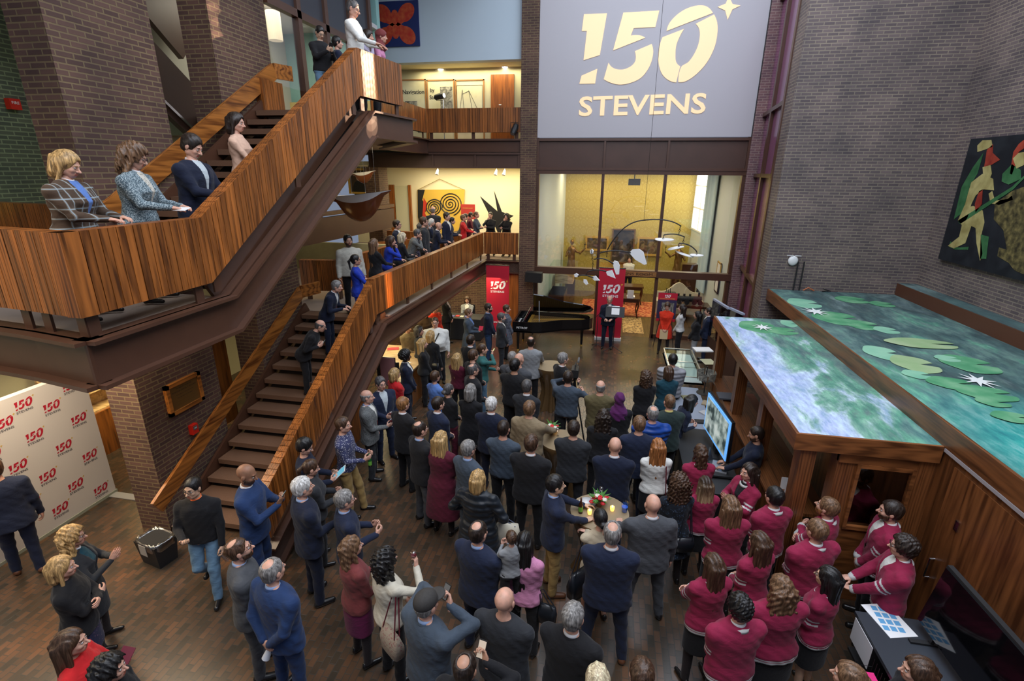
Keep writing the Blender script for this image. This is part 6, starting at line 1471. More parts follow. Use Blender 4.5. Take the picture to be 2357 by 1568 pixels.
# ---- hanging mobile with white paddles
YMb = 11.5
mo = empty('hanging_mobile', atY(1482,505,YMb), 0, 'large hanging mobile of black wire arms with white paddles', 'mobile')
def mp3(px_, py_, dy=0): return atY(px_, py_, YMb+dy)
def arc(ps, n=14):
    a, b_, c3 = [np.array(p,float) for p in ps]; return [mp3(*((1-t)**2*a+2*t*(1-t)*b_+t*t*c3)) for t in np.linspace(0,1,n)]
for pts_ in (((1398,575),(1432,510),(1482,507)),((1482,507),(1540,500),(1568,521)),((1380,583),(1410,572),(1452,582)),((1368,597),(1390,590),(1412,608)),((1528,541),(1556,535),(1576,546)),((1563,560),(1590,560),(1604,580)),((1352,626),(1370,618),(1396,625)),((1330,636),(1345,630),(1366,640))):
    par('wire_arm', MB().tube(arc(pts_), .014, 6), BLACKM, mo, True)
for (x0,y0,x1,y1) in ((1566,521,1562,541),(1575,546,1572,560),(1398,575,1396,592),(1377,584,1374,598),(1365,600,1364,624),(1352,626,1348,636),(1528,541,1526,552),(1563,560,1562,572),(1604,580,1604,586),(1361,575,1364,600)):
    a, c_ = mp3(x0,y0), mp3(x1,y1); k_ = max(2,int(np.linalg.norm(c_-a)/.05)); g_ = MB()
    for i in range(k_):
        p0_ = a+(c_-a)*i/k_; p1_ = a+(c_-a)*(i+1)/k_; mm_ = (p0_+p1_)/2; w_ = np.array([.012,0,0]) if i%2 else np.array([0,.012,0])
        g_.tube([p0_,mm_+w_*1.5,p1_,mm_-w_*1.5,p0_], .0065, 4)
    par('chain', g_, BLACKM, mo)
for pl, dy_ in (([(1448,582),(1456,574),(1470,573),(1480,580),(1488,608),(1483,610),(1462,598)],.0),([(1410,606),(1414,600),(1422,603),(1426,612),(1424,632),(1418,632),(1413,618)],-.05),([(1394,625),(1408,622),(1416,641),(1398,634)],.05),
               ([(1360,638),(1370,635),(1380,646),(1368,646)],0),([(1343,643),(1349,644),(1353,654),(1349,656),(1343,650)],0),([(1321,632),(1326,629),(1331,633),(1329,638),(1323,638)],0),([(1358,577),(1362,573),(1366,578),(1364,585),(1359,584)],0)):
    pp_ = [mp3(*p) for p in pl]; par('paddle', MB().prism(pp_, (.012,.02,0)), WHITE, mo)
for cx_, cy_2, rx2, rz2, tl in ((1524,552,.20,.16,.02),(1551,572,.17,.10,.25),(1570,585,.20,.12,-.30),(1600,588,.14,.10,0)):
    c0 = mp3(cx_, cy_2); pl = [(c0[0]+rx2*math.cos(q_)*(1+.25*math.cos(q_)), c0[1]+rz2*1.6*math.sin(q_), c0[2]+tl*rx2*math.cos(q_)) for q_ in np.linspace(0,2*math.pi,19)[:-1]]
    par('paddle', MB().prism(pl, (0,0,.012)), WHITE, mo)
par('hanging_wire', MB().tube([mp3(1482,507), mp3(1482,507)+np.array([0,0,7])], .0035, 4), BLACKM, mo)
# ---- banners and stands of the stage
def banner(px0, px1, pyT, Y, z1, label, name='pull_up_banner', foot=True, web=None, lz=.27):
    a, c2 = atY(px0,pyT,Y), atY(px1,pyT,Y); x0, x1 = a[0], c2[0]; W_ = x1-x0
    r = empty(name, ((x0+x1)/2,Y,0), 0, label, 'banner', 'red 150 banners')
    par('sheet', MB().box(x0,x1,Y,Y+.012,.09,z1), RED, r); par('base', MB().box(x0-.02,x1+.02,Y-.09,Y+.11,0,.085), plain('banner_base',(.62,.62,.62),rough=.4), r); par('top_rail', MB().box(x0-.01,x1+.01,Y-.01,Y+.025,z1,z1+.03), CHROME, r)
    g_ = MB(); h_ = W_*.60/1.78; logo(g_, (x0+W_*.19,Y-.004,z1-z1*lz-h_*.6), (1,0,0), (0,0,1), h_)
    if web: put_text(g_, web, ((x0+x1)/2,Y-.004,.42), (1,0,0),(0,0,1), .075, width=W_*.75, bold=True, mi=2)
    par('print', g_, [CREAML, plain('logo_gold',(.7,.4,.05)), CREAML], r)
    par('pole', MB().tube([((x0+x1)/2,Y+.03,.08),((x0+x1)/2,Y+.03,z1)], .012, 6), CHROME, r); return r
banner(1380,1441,612,16.6,2.44,'tall red 150 STEVENS banner behind the speaker')
banner(1119,1172,608,16.4,2.42,'red 150 STEVENS banner with web address beside the brick pier', web='stevens150.com')
# music stand
q = atZ(1410,808,0); sx_, sy_ = q[0], q[1]
ms = empty('music_stand', (sx_,sy_,0), 0, 'black music stand holding the notes before the speaker', 'stand')
par('desk', MB().hexa([(sx_-.30,sy_-.02,1.12),(sx_+.28,sy_-.02,1.12),(sx_+.28,sy_-.0,1.12),(sx_-.30,sy_-.0,1.12),(sx_-.30,sy_+.12,1.42),(sx_+.28,sy_+.12,1.42),(sx_+.28,sy_+.14,1.42),(sx_-.30,sy_+.14,1.42)]), BLACKM, ms)
par('pole', MB().tube([(sx_,sy_+.05,.08),(sx_,sy_+.05,1.25)], .013, 8), BLACKM, ms)
for a_ in (90,210,330): par('leg', MB().tube([(sx_,sy_+.05,.16),(sx_+.16*math.cos(math.radians(a_)),sy_+.05+.16*math.sin(math.radians(a_)),.08),(sx_+.34*math.cos(math.radians(a_)),sy_+.05+.34*math.sin(math.radians(a_)),.012)], .011, 6), BLACKM, ms)
tobj('sheet_of_notes', MB().hexa([(sx_-.12,sy_+.0,1.20),(sx_+.12,sy_+.0,1.20),(sx_+.12,sy_+.01,1.20),(sx_-.12,sy_+.01,1.20),(sx_-.12,sy_+.135,1.44),(sx_+.12,sy_+.135,1.44),(sx_+.12,sy_+.145,1.44),(sx_-.12,sy_+.145,1.44)]), WHITE, 'white sheet of notes resting on the black music stand', 'paper')
# microphone stand
q = atZ(1372,800,0); mx_, my_ = q[0], q[1]
mc = empty('microphone_stand', (mx_,my_,0), 0, 'black boom microphone stand left of the speaker', 'microphone')
tip = PP['speaker']['base']+np.array([-.03,-.30,1.52]); par('pole', MB().tube([(mx_,my_,.02),(mx_,my_,1.10)], .011, 8), BLACKM, mc); par('boom', MB().tube([(mx_-.10,my_+.02,.98),(mx_,my_,1.10),tip-[.05,.0,.04]], .008, 6), BLACKM, mc); par('microphone', MB().tube([tip-[.06,0,.05],tip-[.02,0,.02],tip],[.012,.018,.024],10), BLACKM, mc)
for a_ in (0,120,240): par('leg', MB().tube([(mx_,my_,.12),(mx_+.30*math.cos(math.radians(a_)),my_+.30*math.sin(math.radians(a_)),.012)], .011, 6), BLACKM, mc)
# poster on an easel
Ye = 16.35; a, c_, e_ = atY(1520,674,Ye), atY(1560,679,Ye), atY(1508,740,Ye)
ea = empty('easel_poster', ((a[0]+c_[0])/2,Ye,0), 0, 'red and navy exhibition poster on a black easel behind the red dress', 'poster')
x0, x1, z0, z1 = a[0]-.05, c_[0]+.0, e_[2]+.02, a[2]
par('sheet', MB().box(x0,x1,Ye,Ye+.02,z0,z1), plain('poster_navy',(.03,.025,.07)), ea)
g_ = MB().box(x0,x1,Ye-.004,Ye,z1-.22,z1).box(x0,x1,Ye-.004,Ye,z0,z0+.09); par('red_bands', g_, RED, ea)
g_ = MB().box(x0+.13,x1-.08,Ye-.006,Ye-.001,z0+.15,z0+.62); par('old_photograph', g_, GREYP, ea)
g_ = MB(); logo(g_, ((x0+x1)/2-.09,Ye-.006,z1-.15), (1,0,0),(0,0,1),.09, word=False); put_text(g_, 'STEVENS FAMILY HISTORY', ((x0+x1)/2,Ye-.006,z1-.20), (1,0,0),(0,0,1),.03,width=(x1-x0)*.8, mi=1); par('print', g_, [CREAML, plain('notice_yellow',(.7,.5,.1))], ea)
for p0_, p1_ in (((x0-.02,Ye-.12,0),((x0+x1)/2-.05,Ye+.06,z1+.15)),((x1+.02,Ye-.12,0),((x0+x1)/2+.05,Ye+.06,z1+.15)),(((x0+x1)/2,Ye+.5,0),((x0+x1)/2,Ye+.08,z1+.1))): par('leg', MB().tube([p0_,p1_], .013, 6), BLACKM, ea)
# loudspeaker on a pole
q = atY(1229,637,16.6); ls = empty('loudspeaker', (q[0],16.6,0), 0, 'black loudspeaker on a pole between the banners', 'loudspeaker')
par('cabinet', MB().hexa([(q[0]-.30,16.5,q[2]-.17),(q[0]+.28,16.42,q[2]-.17),(q[0]+.28,16.75,q[2]-.17),(q[0]-.30,16.8,q[2]-.17),(q[0]-.28,16.5,q[2]+.15),(q[0]+.28,16.42,q[2]+.15),(q[0]+.28,16.75,q[2]+.15),(q[0]-.28,16.8,q[2]+.15)]), BLACKM, ls)
par('pole', MB().tube([(q[0],16.62,0.02),(q[0],16.62,q[2]-.15)], .018, 8), BLACKM, ls)
for a_ in (30,150,270): par('leg', MB().tube([(q[0],16.62,.5),(q[0]+.3*math.cos(math.radians(a_)),16.62+.3*math.sin(math.radians(a_)),.012)], .012, 6), BLACKM, ls)
# ---- grand piano
pn = empty('grand_piano', (-1.6,15.4,0), 0, 'black grand piano lettered PETROF with its lid raised', 'piano')
out = [(-2.75,14.72),(-2.15,14.72),(-1.85,14.80),(-1.55,14.98),(-1.25,15.18),(-.95,15.28),(-.65,15.36),(-.42,15.50),(-.33,15.72),(-.42,15.95),(-.65,16.05),(-2.75,16.10)]
g_ = MB(); n_ = len(out)
cxp, cyp = -1.7, 15.45
for i in range(n_):
    (x0,y0),(x1,y1) = out[i], out[(i+1)%n_]
    def inn(x,y): d = math.hypot(cxp-x,cyp-y); return (x+(cxp-x)*.05/d*1.4, y+(cyp-y)*.05/d*1.4)
    a0, a1 = inn(x0,y0), inn(x1,y1)
    g_.hexa([(x0,y0,.68),(x1,y1,.68),(a1[0],a1[1],.68),(a0[0],a0[1],.68),(x0,y0,1.0),(x1,y1,1.0),(a1[0],a1[1],1.0),(a0[0],a0[1],1.0)])
par('case', g_, BLACK, pn); par('case_bottom', MB().prism([(x,y,.66) for x,y in out],(0,0,.05)), BLACK, pn)
ins = [(-2.35+(x+2.35)*.93 if x > -2.5 else -2.35, 15.42+(y-15.42)*.90) for x,y in out]
par('soundboard', MB().prism([(x,y,.86) for x,y in ins],(0,0,.02)), plain('soundboard_gold',(.50,.30,.10),rough=.3,metal=.4), pn)
g_ = MB()
for i in range(26): x_ = -2.2+i*.066; g_.bar((x_,14.95+max(0,(x_+2.0))*.35,.90),(x_+.12,16.0,.90),.004,.004)
par('strings', g_, CHROME, pn)
par('iron_frame', MB().bar((-2.2,15.0,.895),(-.6,15.75,.895),.05,.02).bar((-2.2,15.5,.895),(-.6,15.85,.895),.05,.02).bar((-2.28,14.85,.895),(-2.28,16.0,.895),.10,.02), GOLD, pn)
al = math.radians(36); lid = []
for x,y in out[1:]+[(-2.3,16.10)]:
    d = 16.10-y; lid.append((max(x,-2.3), 16.10-d*math.cos(al), 1.01+d*math.sin(al)))
par('lid', MB().prism(lid,(0,.02,.025)), BLACK, pn)
par('lid_prop', MB().tube([(-1.95,14.95,.99),(-1.98,15.05,1.62)], .012, 6), plain('prop_grey',(.35,.38,.42),rough=.3), pn)
par('keyboard', MB().box(-2.72,-2.58,14.85,16.0,.74,.76), WHITE, pn); par('black_keys', (lambda g: [g.box(-2.66,-2.58,14.9+i*.031,14.912+i*.031,.76,.775) for i in range(35) if i%7 not in (2,6)] and g)(MB()), BLACK, pn)
par('music_desk', MB().hexa([(-2.42,14.95,1.0),(-2.40,14.95,1.0),(-2.40,15.9,1.0),(-2.42,15.9,1.0),(-2.26,14.95,1.30),(-2.24,14.95,1.30),(-2.24,15.9,1.30),(-2.26,15.9,1.30)]), plain('desk_red',(.16,.012,.02),rough=.4), pn)
g_ = MB(); put_text(g_, 'PETROF', (-2.45,14.712,.79), (1,0,0),(0,0,1),.062,width=.34,bold=True); par('maker_lettering', g_, plain('letter_silver',(.75,.75,.75),rough=.3), pn)
for x_, y_ in ((-2.6,14.9),(-2.6,15.9),(-.65,15.75)): lg_ = par('leg', MB().tube([(x_,y_,.06),(x_,y_,.5),(x_,y_,.68)],[.035,.05,.065],10), BLACK, pn); par('castor', MB().cyl((x_,y_,0),.035,.06,12), GOLD, pn)
tobj('sheet_music', MB().hexa([(-2.44,15.1,1.03),(-2.43,15.1,1.03),(-2.43,15.45,1.03),(-2.44,15.45,1.03),(-2.30,15.1,1.31),(-2.29,15.1,1.31),(-2.29,15.45,1.31),(-2.30,15.45,1.31)]), CREAM, 'open cream sheet music on the piano desk', 'paper')
# ---- round tall tables with gold brown cloths
CLOTH = plain('table_cloth', (.26,.19,.105), rough=.42, noise=.12, scale=3, sheen=.2); CLOTHS = plain('satin_cloth', (.13,.075,.030), rough=.25, spec=.8)
def cocktail(px_, py_, R_, label, z=1.07):
    c_ = atZ(px_, py_, z); r = empty('cocktail_table', (c_[0],c_[1],0), 0, label, 'table', 'tall round cocktail tables')
    nn, lv = 56, [(0,1.0),(.03,1.01),(.12,.93),(.40,.62),(.62,.52),(.85,.62),(1.0,.74),(1.065,.80)]; vs, fs = [], []
    for d_, k_ in lv:
        for j in range(nn):
            q_ = 2*math.pi*j/nn; f_ = 1+(.05+.16*min(1,d_))*math.sin(q_*9+d_*1.2)*min(1,d_*3); vs.append((c_[0]+R_*k_*f_*math.cos(q_), c_[1]+R_*k_*f_*math.sin(q_), z-d_))
    fs = [(i*nn+j,i*nn+(j+1)%nn,(i+1)*nn+(j+1)%nn,(i+1)*nn+j) for i in range(len(lv)-1) for j in range(nn)]
    par('cloth_skirt', MB().add(vs, fs), CLOTHS, r, True); par('table_top', MB().cyl((c_[0],c_[1],z-.028), R_*1.0, .03, 48), CLOTH, r)
    par('pedestal', MB().cyl((c_[0],c_[1],0.02), .03, z-.05, 10), BLACKM, r); return c_
T1 = cocktail(1380,1178,.39,'round gold-clothed tall table with flowers and candles, nearest to the camera')
T2 = cocktail(1293,1013,.37,'round tall table with gold cloth behind the tan sweater man')
T3 = cocktail(1268,842,.36,'tall table in dark satin cloth beside the light grey blazer man')
FR = plain('petal_red', (.55,.01,.02), .5); FW = plain('petal_cream', (.70,.68,.58), .5); LEAF = plain('leaf_green', (.06,.20,.03), .5); TGLASS = glass_mat('tumbler_glass', (.93,.95,.95), .18)
def bouquet(c_, z, label):
    r = empty('flower_arrangement', (c_[0],c_[1],z), 0, label, 'flowers', 'table flower arrangements')
    par('vase', MB().lathe((c_[0],c_[1],z),[(.035,0),(.045,.05),(.04,.10)],16), plain('vase_dark',(.10,.05,.03),rough=.15), r)
    for k in range(13):
        a_ = k*2.4; d_ = .030*math.sqrt(k)+.006; x_, y_, z_ = c_[0]+d_*math.cos(a_)*1.1, c_[1]+d_*math.sin(a_), z+.15-.5*d_+.012*(k%3)
        g_ = MB(); rr_ = .036 if k%2 else .031
        for j in range(6): q_ = j*math.pi/3; g_.ell((x_+rr_*.55*math.cos(q_),y_+rr_*.55*math.sin(q_),z_),(rr_*.6,rr_*.6,rr_*.45),7,5)
        g_.ell((x_,y_,z_+.006),(rr_*.5,rr_*.5,rr_*.5),7,5); par('bloom', g_, (FR,FW,FR,LEAF)[k%4] if k else FR, r, True)
    g_ = MB()
    for k in range(14):
        a_ = k*.45; p0_ = np.array([c_[0],c_[1],z+.09]); e2 = p0_+[.17*math.cos(a_),.17*math.sin(a_),.05+.03*(k%3)]; s_ = np.array([-math.sin(a_),math.cos(a_),0])*.018; m2 = (p0_+e2)/2+[0,0,.02]
        g_.add([p0_,m2+s_,e2,m2-s_], [(0,1,2),(0,2,3)])
    par('leaves', g_, LEAF, r)
bouquet(T1+[-.01,.12,0], 1.072, 'red and cream flowers in the middle of the front table'); bouquet(T2+[-.20,.20,0], 1.072, 'red and cream flowers on the table behind the tan sweater man')
def candle(x, y, z, label):
    r = empty('candle_glass', (x,y,z), 0, label, 'candle', 'lit candles in glasses')
    par('glass_cup', MB().lathe((x,y,z),[(.024,0),(.030,.03),(.030,.062)],14), plain('amber_glass',(.75,.45,.10),rough=.2,emis=(1,.55,.12),es=1.2), r); par('flame', MB().ell((x,y,z+.068),(.008,.008,.016),8,6), plain('flame',(1,.8,.4),emis=(1,.75,.3),es=14), r)
for px_, py_, s_ in ((1357,1183,'left of the bouquet on the front table'),(1409,1175,'right of the bouquet on the front table'),(1280,992,'on the table behind the tan sweater man')):
    c_ = atZ(px_, py_, 1.075); candle(c_[0], c_[1], 1.072, 'lit candle in an amber glass '+s_)
def cup(p, r0, r1, h_, mt, name, label, cat='cup', d=(0,0,1), liquid=None, grp=None):
    p = np.array(p,float); d = np.array(d,float); d /= np.linalg.norm(d); r = empty(name, p, 0, label, cat, grp)
    par('cup_wall', MB().tube([p,p+d*h_],[r0,r1],16,cap=False), mt, r, True); par('cup_base', MB().tube([p,p+d*.004],[r0,r0],16), mt, r)
    if liquid: par('drink', MB().tube([p+d*.006,p+d*h_*.55],[r0*.93,(r0*.45+r1*.55)*.95],16), liquid, r)
    return r
c_ = atZ(1437,1178,1.075); cup((c_[0],c_[1],1.073),.034,.052,.15,glass_mat('cup_clear',(.75,.88,1.0),.2),'plastic_cup','clear plastic cup of blue drink at the right of the front table',liquid=plain('blue_drink',(.02,.12,.55),rough=.3))
c_ = atZ(1373,1148,1.075); cup((c_[0],c_[1],1.073),.026,.038,.11,WHITE,'paper_cup','white paper cup behind the plate on the front table')
c_ = atZ(1352,1158,1.075); pl_ = empty('plate', (c_[0],c_[1],1.072), 0, 'white round plate at the left of the front table', 'plate'); par('dish', MB().lathe((c_[0],c_[1],1.072),[(.07,0),(.115,.012),(.117,.016)],28), WHITE, pl_, True)
def bottle(p, mt, label, d=(0,0,1)):
    p = np.array(p,float); d = np.array(d,float); d /= np.linalg.norm(d); r = empty('beer_bottle', p, 0, label, 'bottle', 'beer bottles')
    par('glass', MB().tube([p,p+d*.13,p+d*.17,p+d*.23],[.030,.030,.014,.012],14), mt, r, True); par('label_band', MB().tube([p+d*.03,p+d*.10],[.0308,.0308],14,cap=False), plain('label_green',(.15,.40,.05)), r)
BRG = plain('brown_glass',(.06,.018,.006),rough=.1); GRG = plain('green_glass',(.01,.09,.02),rough=.1)
c_ = atZ(1336,1180,1.075); bottle((c_[0],c_[1],1.073), BRG, 'brown beer bottle with green label at the left edge of front table')
bottle(PP['floral']['palm'][-1]+[0,0,-.16] if False else PP['floral']['palm'][1]+[.0,0,-.18], GRG, 'green beer bottle hanging in the hand of the floral shirt man')
def wine(p, label, red=True, grp='wine glasses'):
    p = np.array(p,float); r = empty('wine_glass', p, 0, label, 'glass', grp); x,y,z = p
    par('bowl', MB().lathe((x,y,z+.07),[(.008,0),(.032,.025),(.036,.055),(.030,.085)],14), TGLASS, r, True); par('stem', MB().cyl((x,y,z),.004,.07,6), TGLASS, r); par('foot', MB().cyl((x,y,z),.030,.003,14), TGLASS, r)
    if red: par('wine', MB().lathe((x,y,z+.075),[(.006,0),(.029,.02),(.032,.032)],12), plain('wine_red',(.10,.004,.01),rough=.2), r)
for k, s_ in (('whitewine','held by the white haired man by the balustrade'),('tweed','held by the man in tweed and red tie'),('bluesp','held by the man with spectacles in blue suit'),('tote','raised by the woman in cream sweater')): wine(PP[k]['palm'][1]+[0,0,-.06], 'glass of red wine '+s_)
c_ = atZ(1283,1003,1.075); wine((c_[0],c_[1],1.072), 'empty stemmed glass on the table behind the tan sweater man', False)
c_ = atZ(1383,1142,1.075); wine((c_[0],c_[1],1.072), 'stemmed glass behind the flowers on the front table', False)
q_ = PP['drink']['palm'][1]; cup(q_+[0,0,-.04],.030,.042,.10,TGLASS,'tumbler','clear cup of orange drink held at the bottom left',liquid=plain('orange_drink',(.75,.18,.04),rough=.3))
q_ = PP['walk']['palm'][-1]; cup(q_+[0,0,-.05],.024,.036,.12,glass_mat('cup_frost',(.8,.8,.76),.3),'plastic_cup','empty plastic cup hanging from the walking man\'s hand',d=(.5,.2,-.8))
q_ = PP['cupback']['palm'][-1]; cup(q_+[0,0,-.02],.026,.040,.13,plain('cup_white',(.62,.66,.72),rough=.3),'plastic_cup','white printed cup held behind the back of the navy suit man',d=(-.3,-.3,-.85))
def phone(p, d, n_, label, w_=.075, h_=.15, scr_=(.35,.6,.65), es=.8, name='phone', cat='phone'):
    p, d, n_ = [np.array(v,float) for v in (p,d,n_)]; d /= np.linalg.norm(d); n_ -= d*(n_@d); n_ /= np.linalg.norm(n_); s_ = np.cross(d,n_)
    r = empty(name, p, 0, label, cat, 'hand-held screens'); q_ = lambda a,b_,c2: p+s_*a*w_/2+d*b_*h_/2+n_*c2
    par('case', MB().hexa([q_(-1,-1,-.008),q_(1,-1,-.008),q_(1,1,-.008),q_(-1,1,-.008),q_(-1,-1,0),q_(1,-1,0),q_(1,1,0),q_(-1,1,0)]), BLACKM if w_ < .12 else WHITE, r)
    par('display', MB().hexa([q_(-.88,-.9,.0),q_(.88,-.9,.0),q_(.88,.9,.0),q_(-.88,.9,.0),q_(-.88,-.9,.001),q_(.88,-.9,.001),q_(.88,.9,.001),q_(-.88,.9,.001)]), plain(name+'_display%d'%len(MATS), scr_, emis=scr_, es=es), r)
def held(k, label, both=True, **kw):
    h_ = PP[k]; p = (h_['palm'][1]+h_['palm'][-1])/2 if both else h_['palm'][1]; fw = h_['M']@np.array([0,1.,0]); phone(p+fw*.02, np.array([0,0,1.])*.8+fw*.5, CAM-p if kw.pop('cam', False) else -fw+np.array([0,0,.6]), label, **kw)
held('baldblue','lit phone in the hands of the bald man on the step'); held('topphone','black phone of the man with earphones at the top',scr_=(.03,.03,.04),es=0)
held('teal','phone held up by the woman in teal sweater',both=False,scr_=(.5,.5,.25)); held('stairphone','phone held over the stair balustrade by the balding man'); held('botphone','phone held up at the bottom edge showing the scene',both=False,scr_=(.3,.25,.2)); held('cap','dark phone held by the man in the cap',scr_=(.05,.05,.05))
h_ = PP['tablet']; q_ = atZ(747,1078,1.25); phone((h_['palm'][1]+h_['palm'][-1])/2+[0.05,0,.03], (h_['M']@np.array([0,1.,0]))*.7+np.array([0,0,.6]), -(h_['M']@np.array([0,1.,0]))*.7+np.array([0,0,.8]), 'white tablet with blue screen held beside the balustrade', w_=.17, h_=.24, scr_=(.10,.32,.42), es=.6, name='tablet', cat='tablet')
# cards and papers in hands
def card(p, w_, h_, mt, label, name='booklet', cat='booklet', n_=(0,-.6,.8), u=(0,0,1)):
    p = np.array(p,float); n_ = np.array(n_,float); n_ /= np.linalg.norm(n_); u = np.array(u,float); u -= n_*(u@n_); u /= np.linalg.norm(u); s_ = np.cross(u,n_)
    return tobj(name, MB().hexa([p+s_*a*w_/2+u*b_*h_/2+n_*c2 for c2 in (0,.004) for a,b_ in ((-1,-1),(1,-1),(1,1),(-1,1))]), mt, label, cat)
card(PP['redj']['palm'][1]+[0.02,0,.05],.13,.13,plain('card_maroon',(.12,.008,.03)),'maroon card held by the woman in the red jacket')
card(PP['reddress']['palm'][1]+[0,-.03,-.08],.24,.30,plain('envelope',(.60,.45,.25)),'buff envelope held by the woman in the red dress','envelope','envelope',(0,-1,.1))
card(PP['cardi']['palm'][1]+[0,0,.06],.12,.16,RED,'red card held by the woman in grey cardigan',)
card(PP['topred']['palm'][-1]+[-.1,-.05,.10],.16,.20,plain('booklet_red_white',(.55,.30,.30)),'red and white booklet held over the top balustrade',n_=(.7,-.6,.2))
card(PP['knit']['palm'][1]+[.02,0,.02],.10,.18,WHITE,'folded white paper in the hand of the knit cardigan woman','paper','paper',n_=(0,-.3,1),u=(1,0,0))
# bags
def bag(p, w_, h_, d_, mt, label, strap=None, yaw=0, name='handbag', smt=None):
    r = empty(name, p, yaw, label, 'bag', 'handbags')
    g_ = MB(); c, s_ = math.cos(yaw), math.sin(yaw); p = np.array(p,float)
    T_ = lambda x,y,z: p+[x*c-y*s_, x*s_+y*c, z]
    prof = [(-h_,.80,.9),(-h_*.97,.92,1.0),(-h_*.5,1.0,1.0),(0,.86,.35)]; vs = []
    for z,kx,ky in prof:
        for j in range(20):
            q_ = 2*math.pi*j/20; e_ = .45; cx2 = math.copysign(abs(math.cos(q_))**e_, math.cos(q_)); sy2 = math.copysign(abs(math.sin(q_))**e_, math.sin(q_)); vs.append(T_(cx2*w_/2*kx, sy2*d_/2*ky, z))
    fs = [(i*20+j,i*20+(j+1)%20,(i+1)*20+(j+1)%20,(i+1)*20+j) for i in range(3) for j in range(20)]+[tuple(range(20))[::-1], tuple(60+j for j in range(20))]
    par('bag_body', g_.add(vs, fs), mt, r, True)
    if strap is not None:
        for o_ in (-.03,.03): par('strap', MB().tube([T_(-w_*.32,o_,-.02), np.array(strap)+[-.015,o_,.0]+[0,0,-.02], np.array(strap)+[.015,o_,0], T_(w_*.32,o_,-.02)], .007, 6), smt or mt, r)
LEATH = plain('black_leather', (.010,.012,.016), rough=.3, spec=.6); TOTEC = cloth('tote_print', (.30,.24,.18), pat='floral', c2=(.20,.03,.04), c3=(.5,.45,.38), sc=1.2); TAPE = plain('maroon_leather', (.10,.012,.02), .35)
def shoulder(k, side=1, dz=1.40): h_ = PP[k]; return h_['base']+(h_['M']@np.array([side*.17,-.0,0]))+[0,0,dz*h_['s']]
def hang(k, x, y, z): h_ = PP[k]; return h_['base']+(h_['M']@np.array([x,y,0]))*h_['s']+[0,0,z*h_['s']]
bag(hang('tote',.24,-.13,.98),.34,.27,.13,TOTEC,'patterned tapestry bag with maroon straps on the cream sweater woman',shoulder('tote'),PP['tote']['yaw'],smt=TAPE)
bag(hang('beige',-.27,-.12,.98),.36,.34,.15,LEATH,'large black leather bag hanging from the beige blouse woman',shoulder('beige',-1),PP['beige']['yaw']+.5)
bag(hang('puffer',.36,.16,.92),.34,.28,.14,plain('cream_leather',(.50,.46,.36),.5),'cream handbag with navy trim held by the puffer coat woman',PP['puffer']['palm'][1],PP['puffer']['yaw']+.3,smt=plain('navy_leather',(.012,.02,.06),.4))
bag(hang('pink',.30,-.02,.86),.22,.24,.10,LEATH,'small black handbag beside the pink jacket woman',hang('pink',.22,0,1.02),PP['pink']['yaw'])
bag(hang('bigcurl',.10,-.20,.92),.26,.20,.09,LEATH,'black bag at the back of the dark floral dress woman',shoulder('bigcurl'),PP['bigcurl']['yaw'])
bag(hang('bagw',.20,-.12,.98),.22,.20,.09,LEATH,'black shoulder bag on the woman in black coat',shoulder('bagw'),PP['bagw']['yaw'])
tobj('shoulder_strap', MB().tube([hang('redhair',.12,-.135,1.38),hang('redhair',.13,-.17,1.15),hang('redhair',.15,-.165,.92),hang('redhair',.17,-.16,.80)], .009, 6), TAPE, 'thin maroon strap down the back of the white sweater woman', 'strap')
# ---- video camera on tripod
q = atZ(1324,858,1.55); vx, vy = q[0], q[1]
vc = empty('video_camera', (vx,vy,0), 0, 'black video camera on a tripod in front of the grey shirt man', 'camera')
par('camera_body', MB().box(vx-.07,vx+.07,vy-.16,vy+.12,1.50,1.66), BLACKM, vc); par('lens', MB().tube([(vx,vy+.12,1.58),(vx,vy+.30,1.58)],[.045,.055],16), BLACKM, vc); par('top_handle', MB().tube([(vx,vy-.12,1.66),(vx,vy-.10,1.74),(vx,vy+.10,1.74),(vx,vy+.12,1.66)], .012, 6), BLACKM, vc)
par('microphone', MB().tube([(vx+.05,vy,1.78),(vx+.05,vy+.24,1.78)],[.022,.022],10), plain('foam_grey',(.10,.10,.10),rough=.9), vc); par('flip_screen', MB().box(vx-.19,vx-.08,vy-.10,vy-.085,1.53,1.61), plain('screen_lit',(.4,.5,.55),emis=(.5,.6,.65),es=.8), vc)
par('tripod_head', MB().cyl((vx,vy,1.38),.05,.12,12), BLACKM, vc); par('pan_bar', MB().tube([(vx+.03,vy-.05,1.42),(vx+.10,vy-.40,1.22)],.011,6), plain('bar_tan',(.45,.30,.12),.4), vc)
for a_ in (80,200,320): par('leg', MB().tube([(vx,vy,1.38),(vx+.38*math.cos(math.radians(a_)),vy+.38*math.sin(math.radians(a_)),.01)], .016, 8), BLACKM, vc)
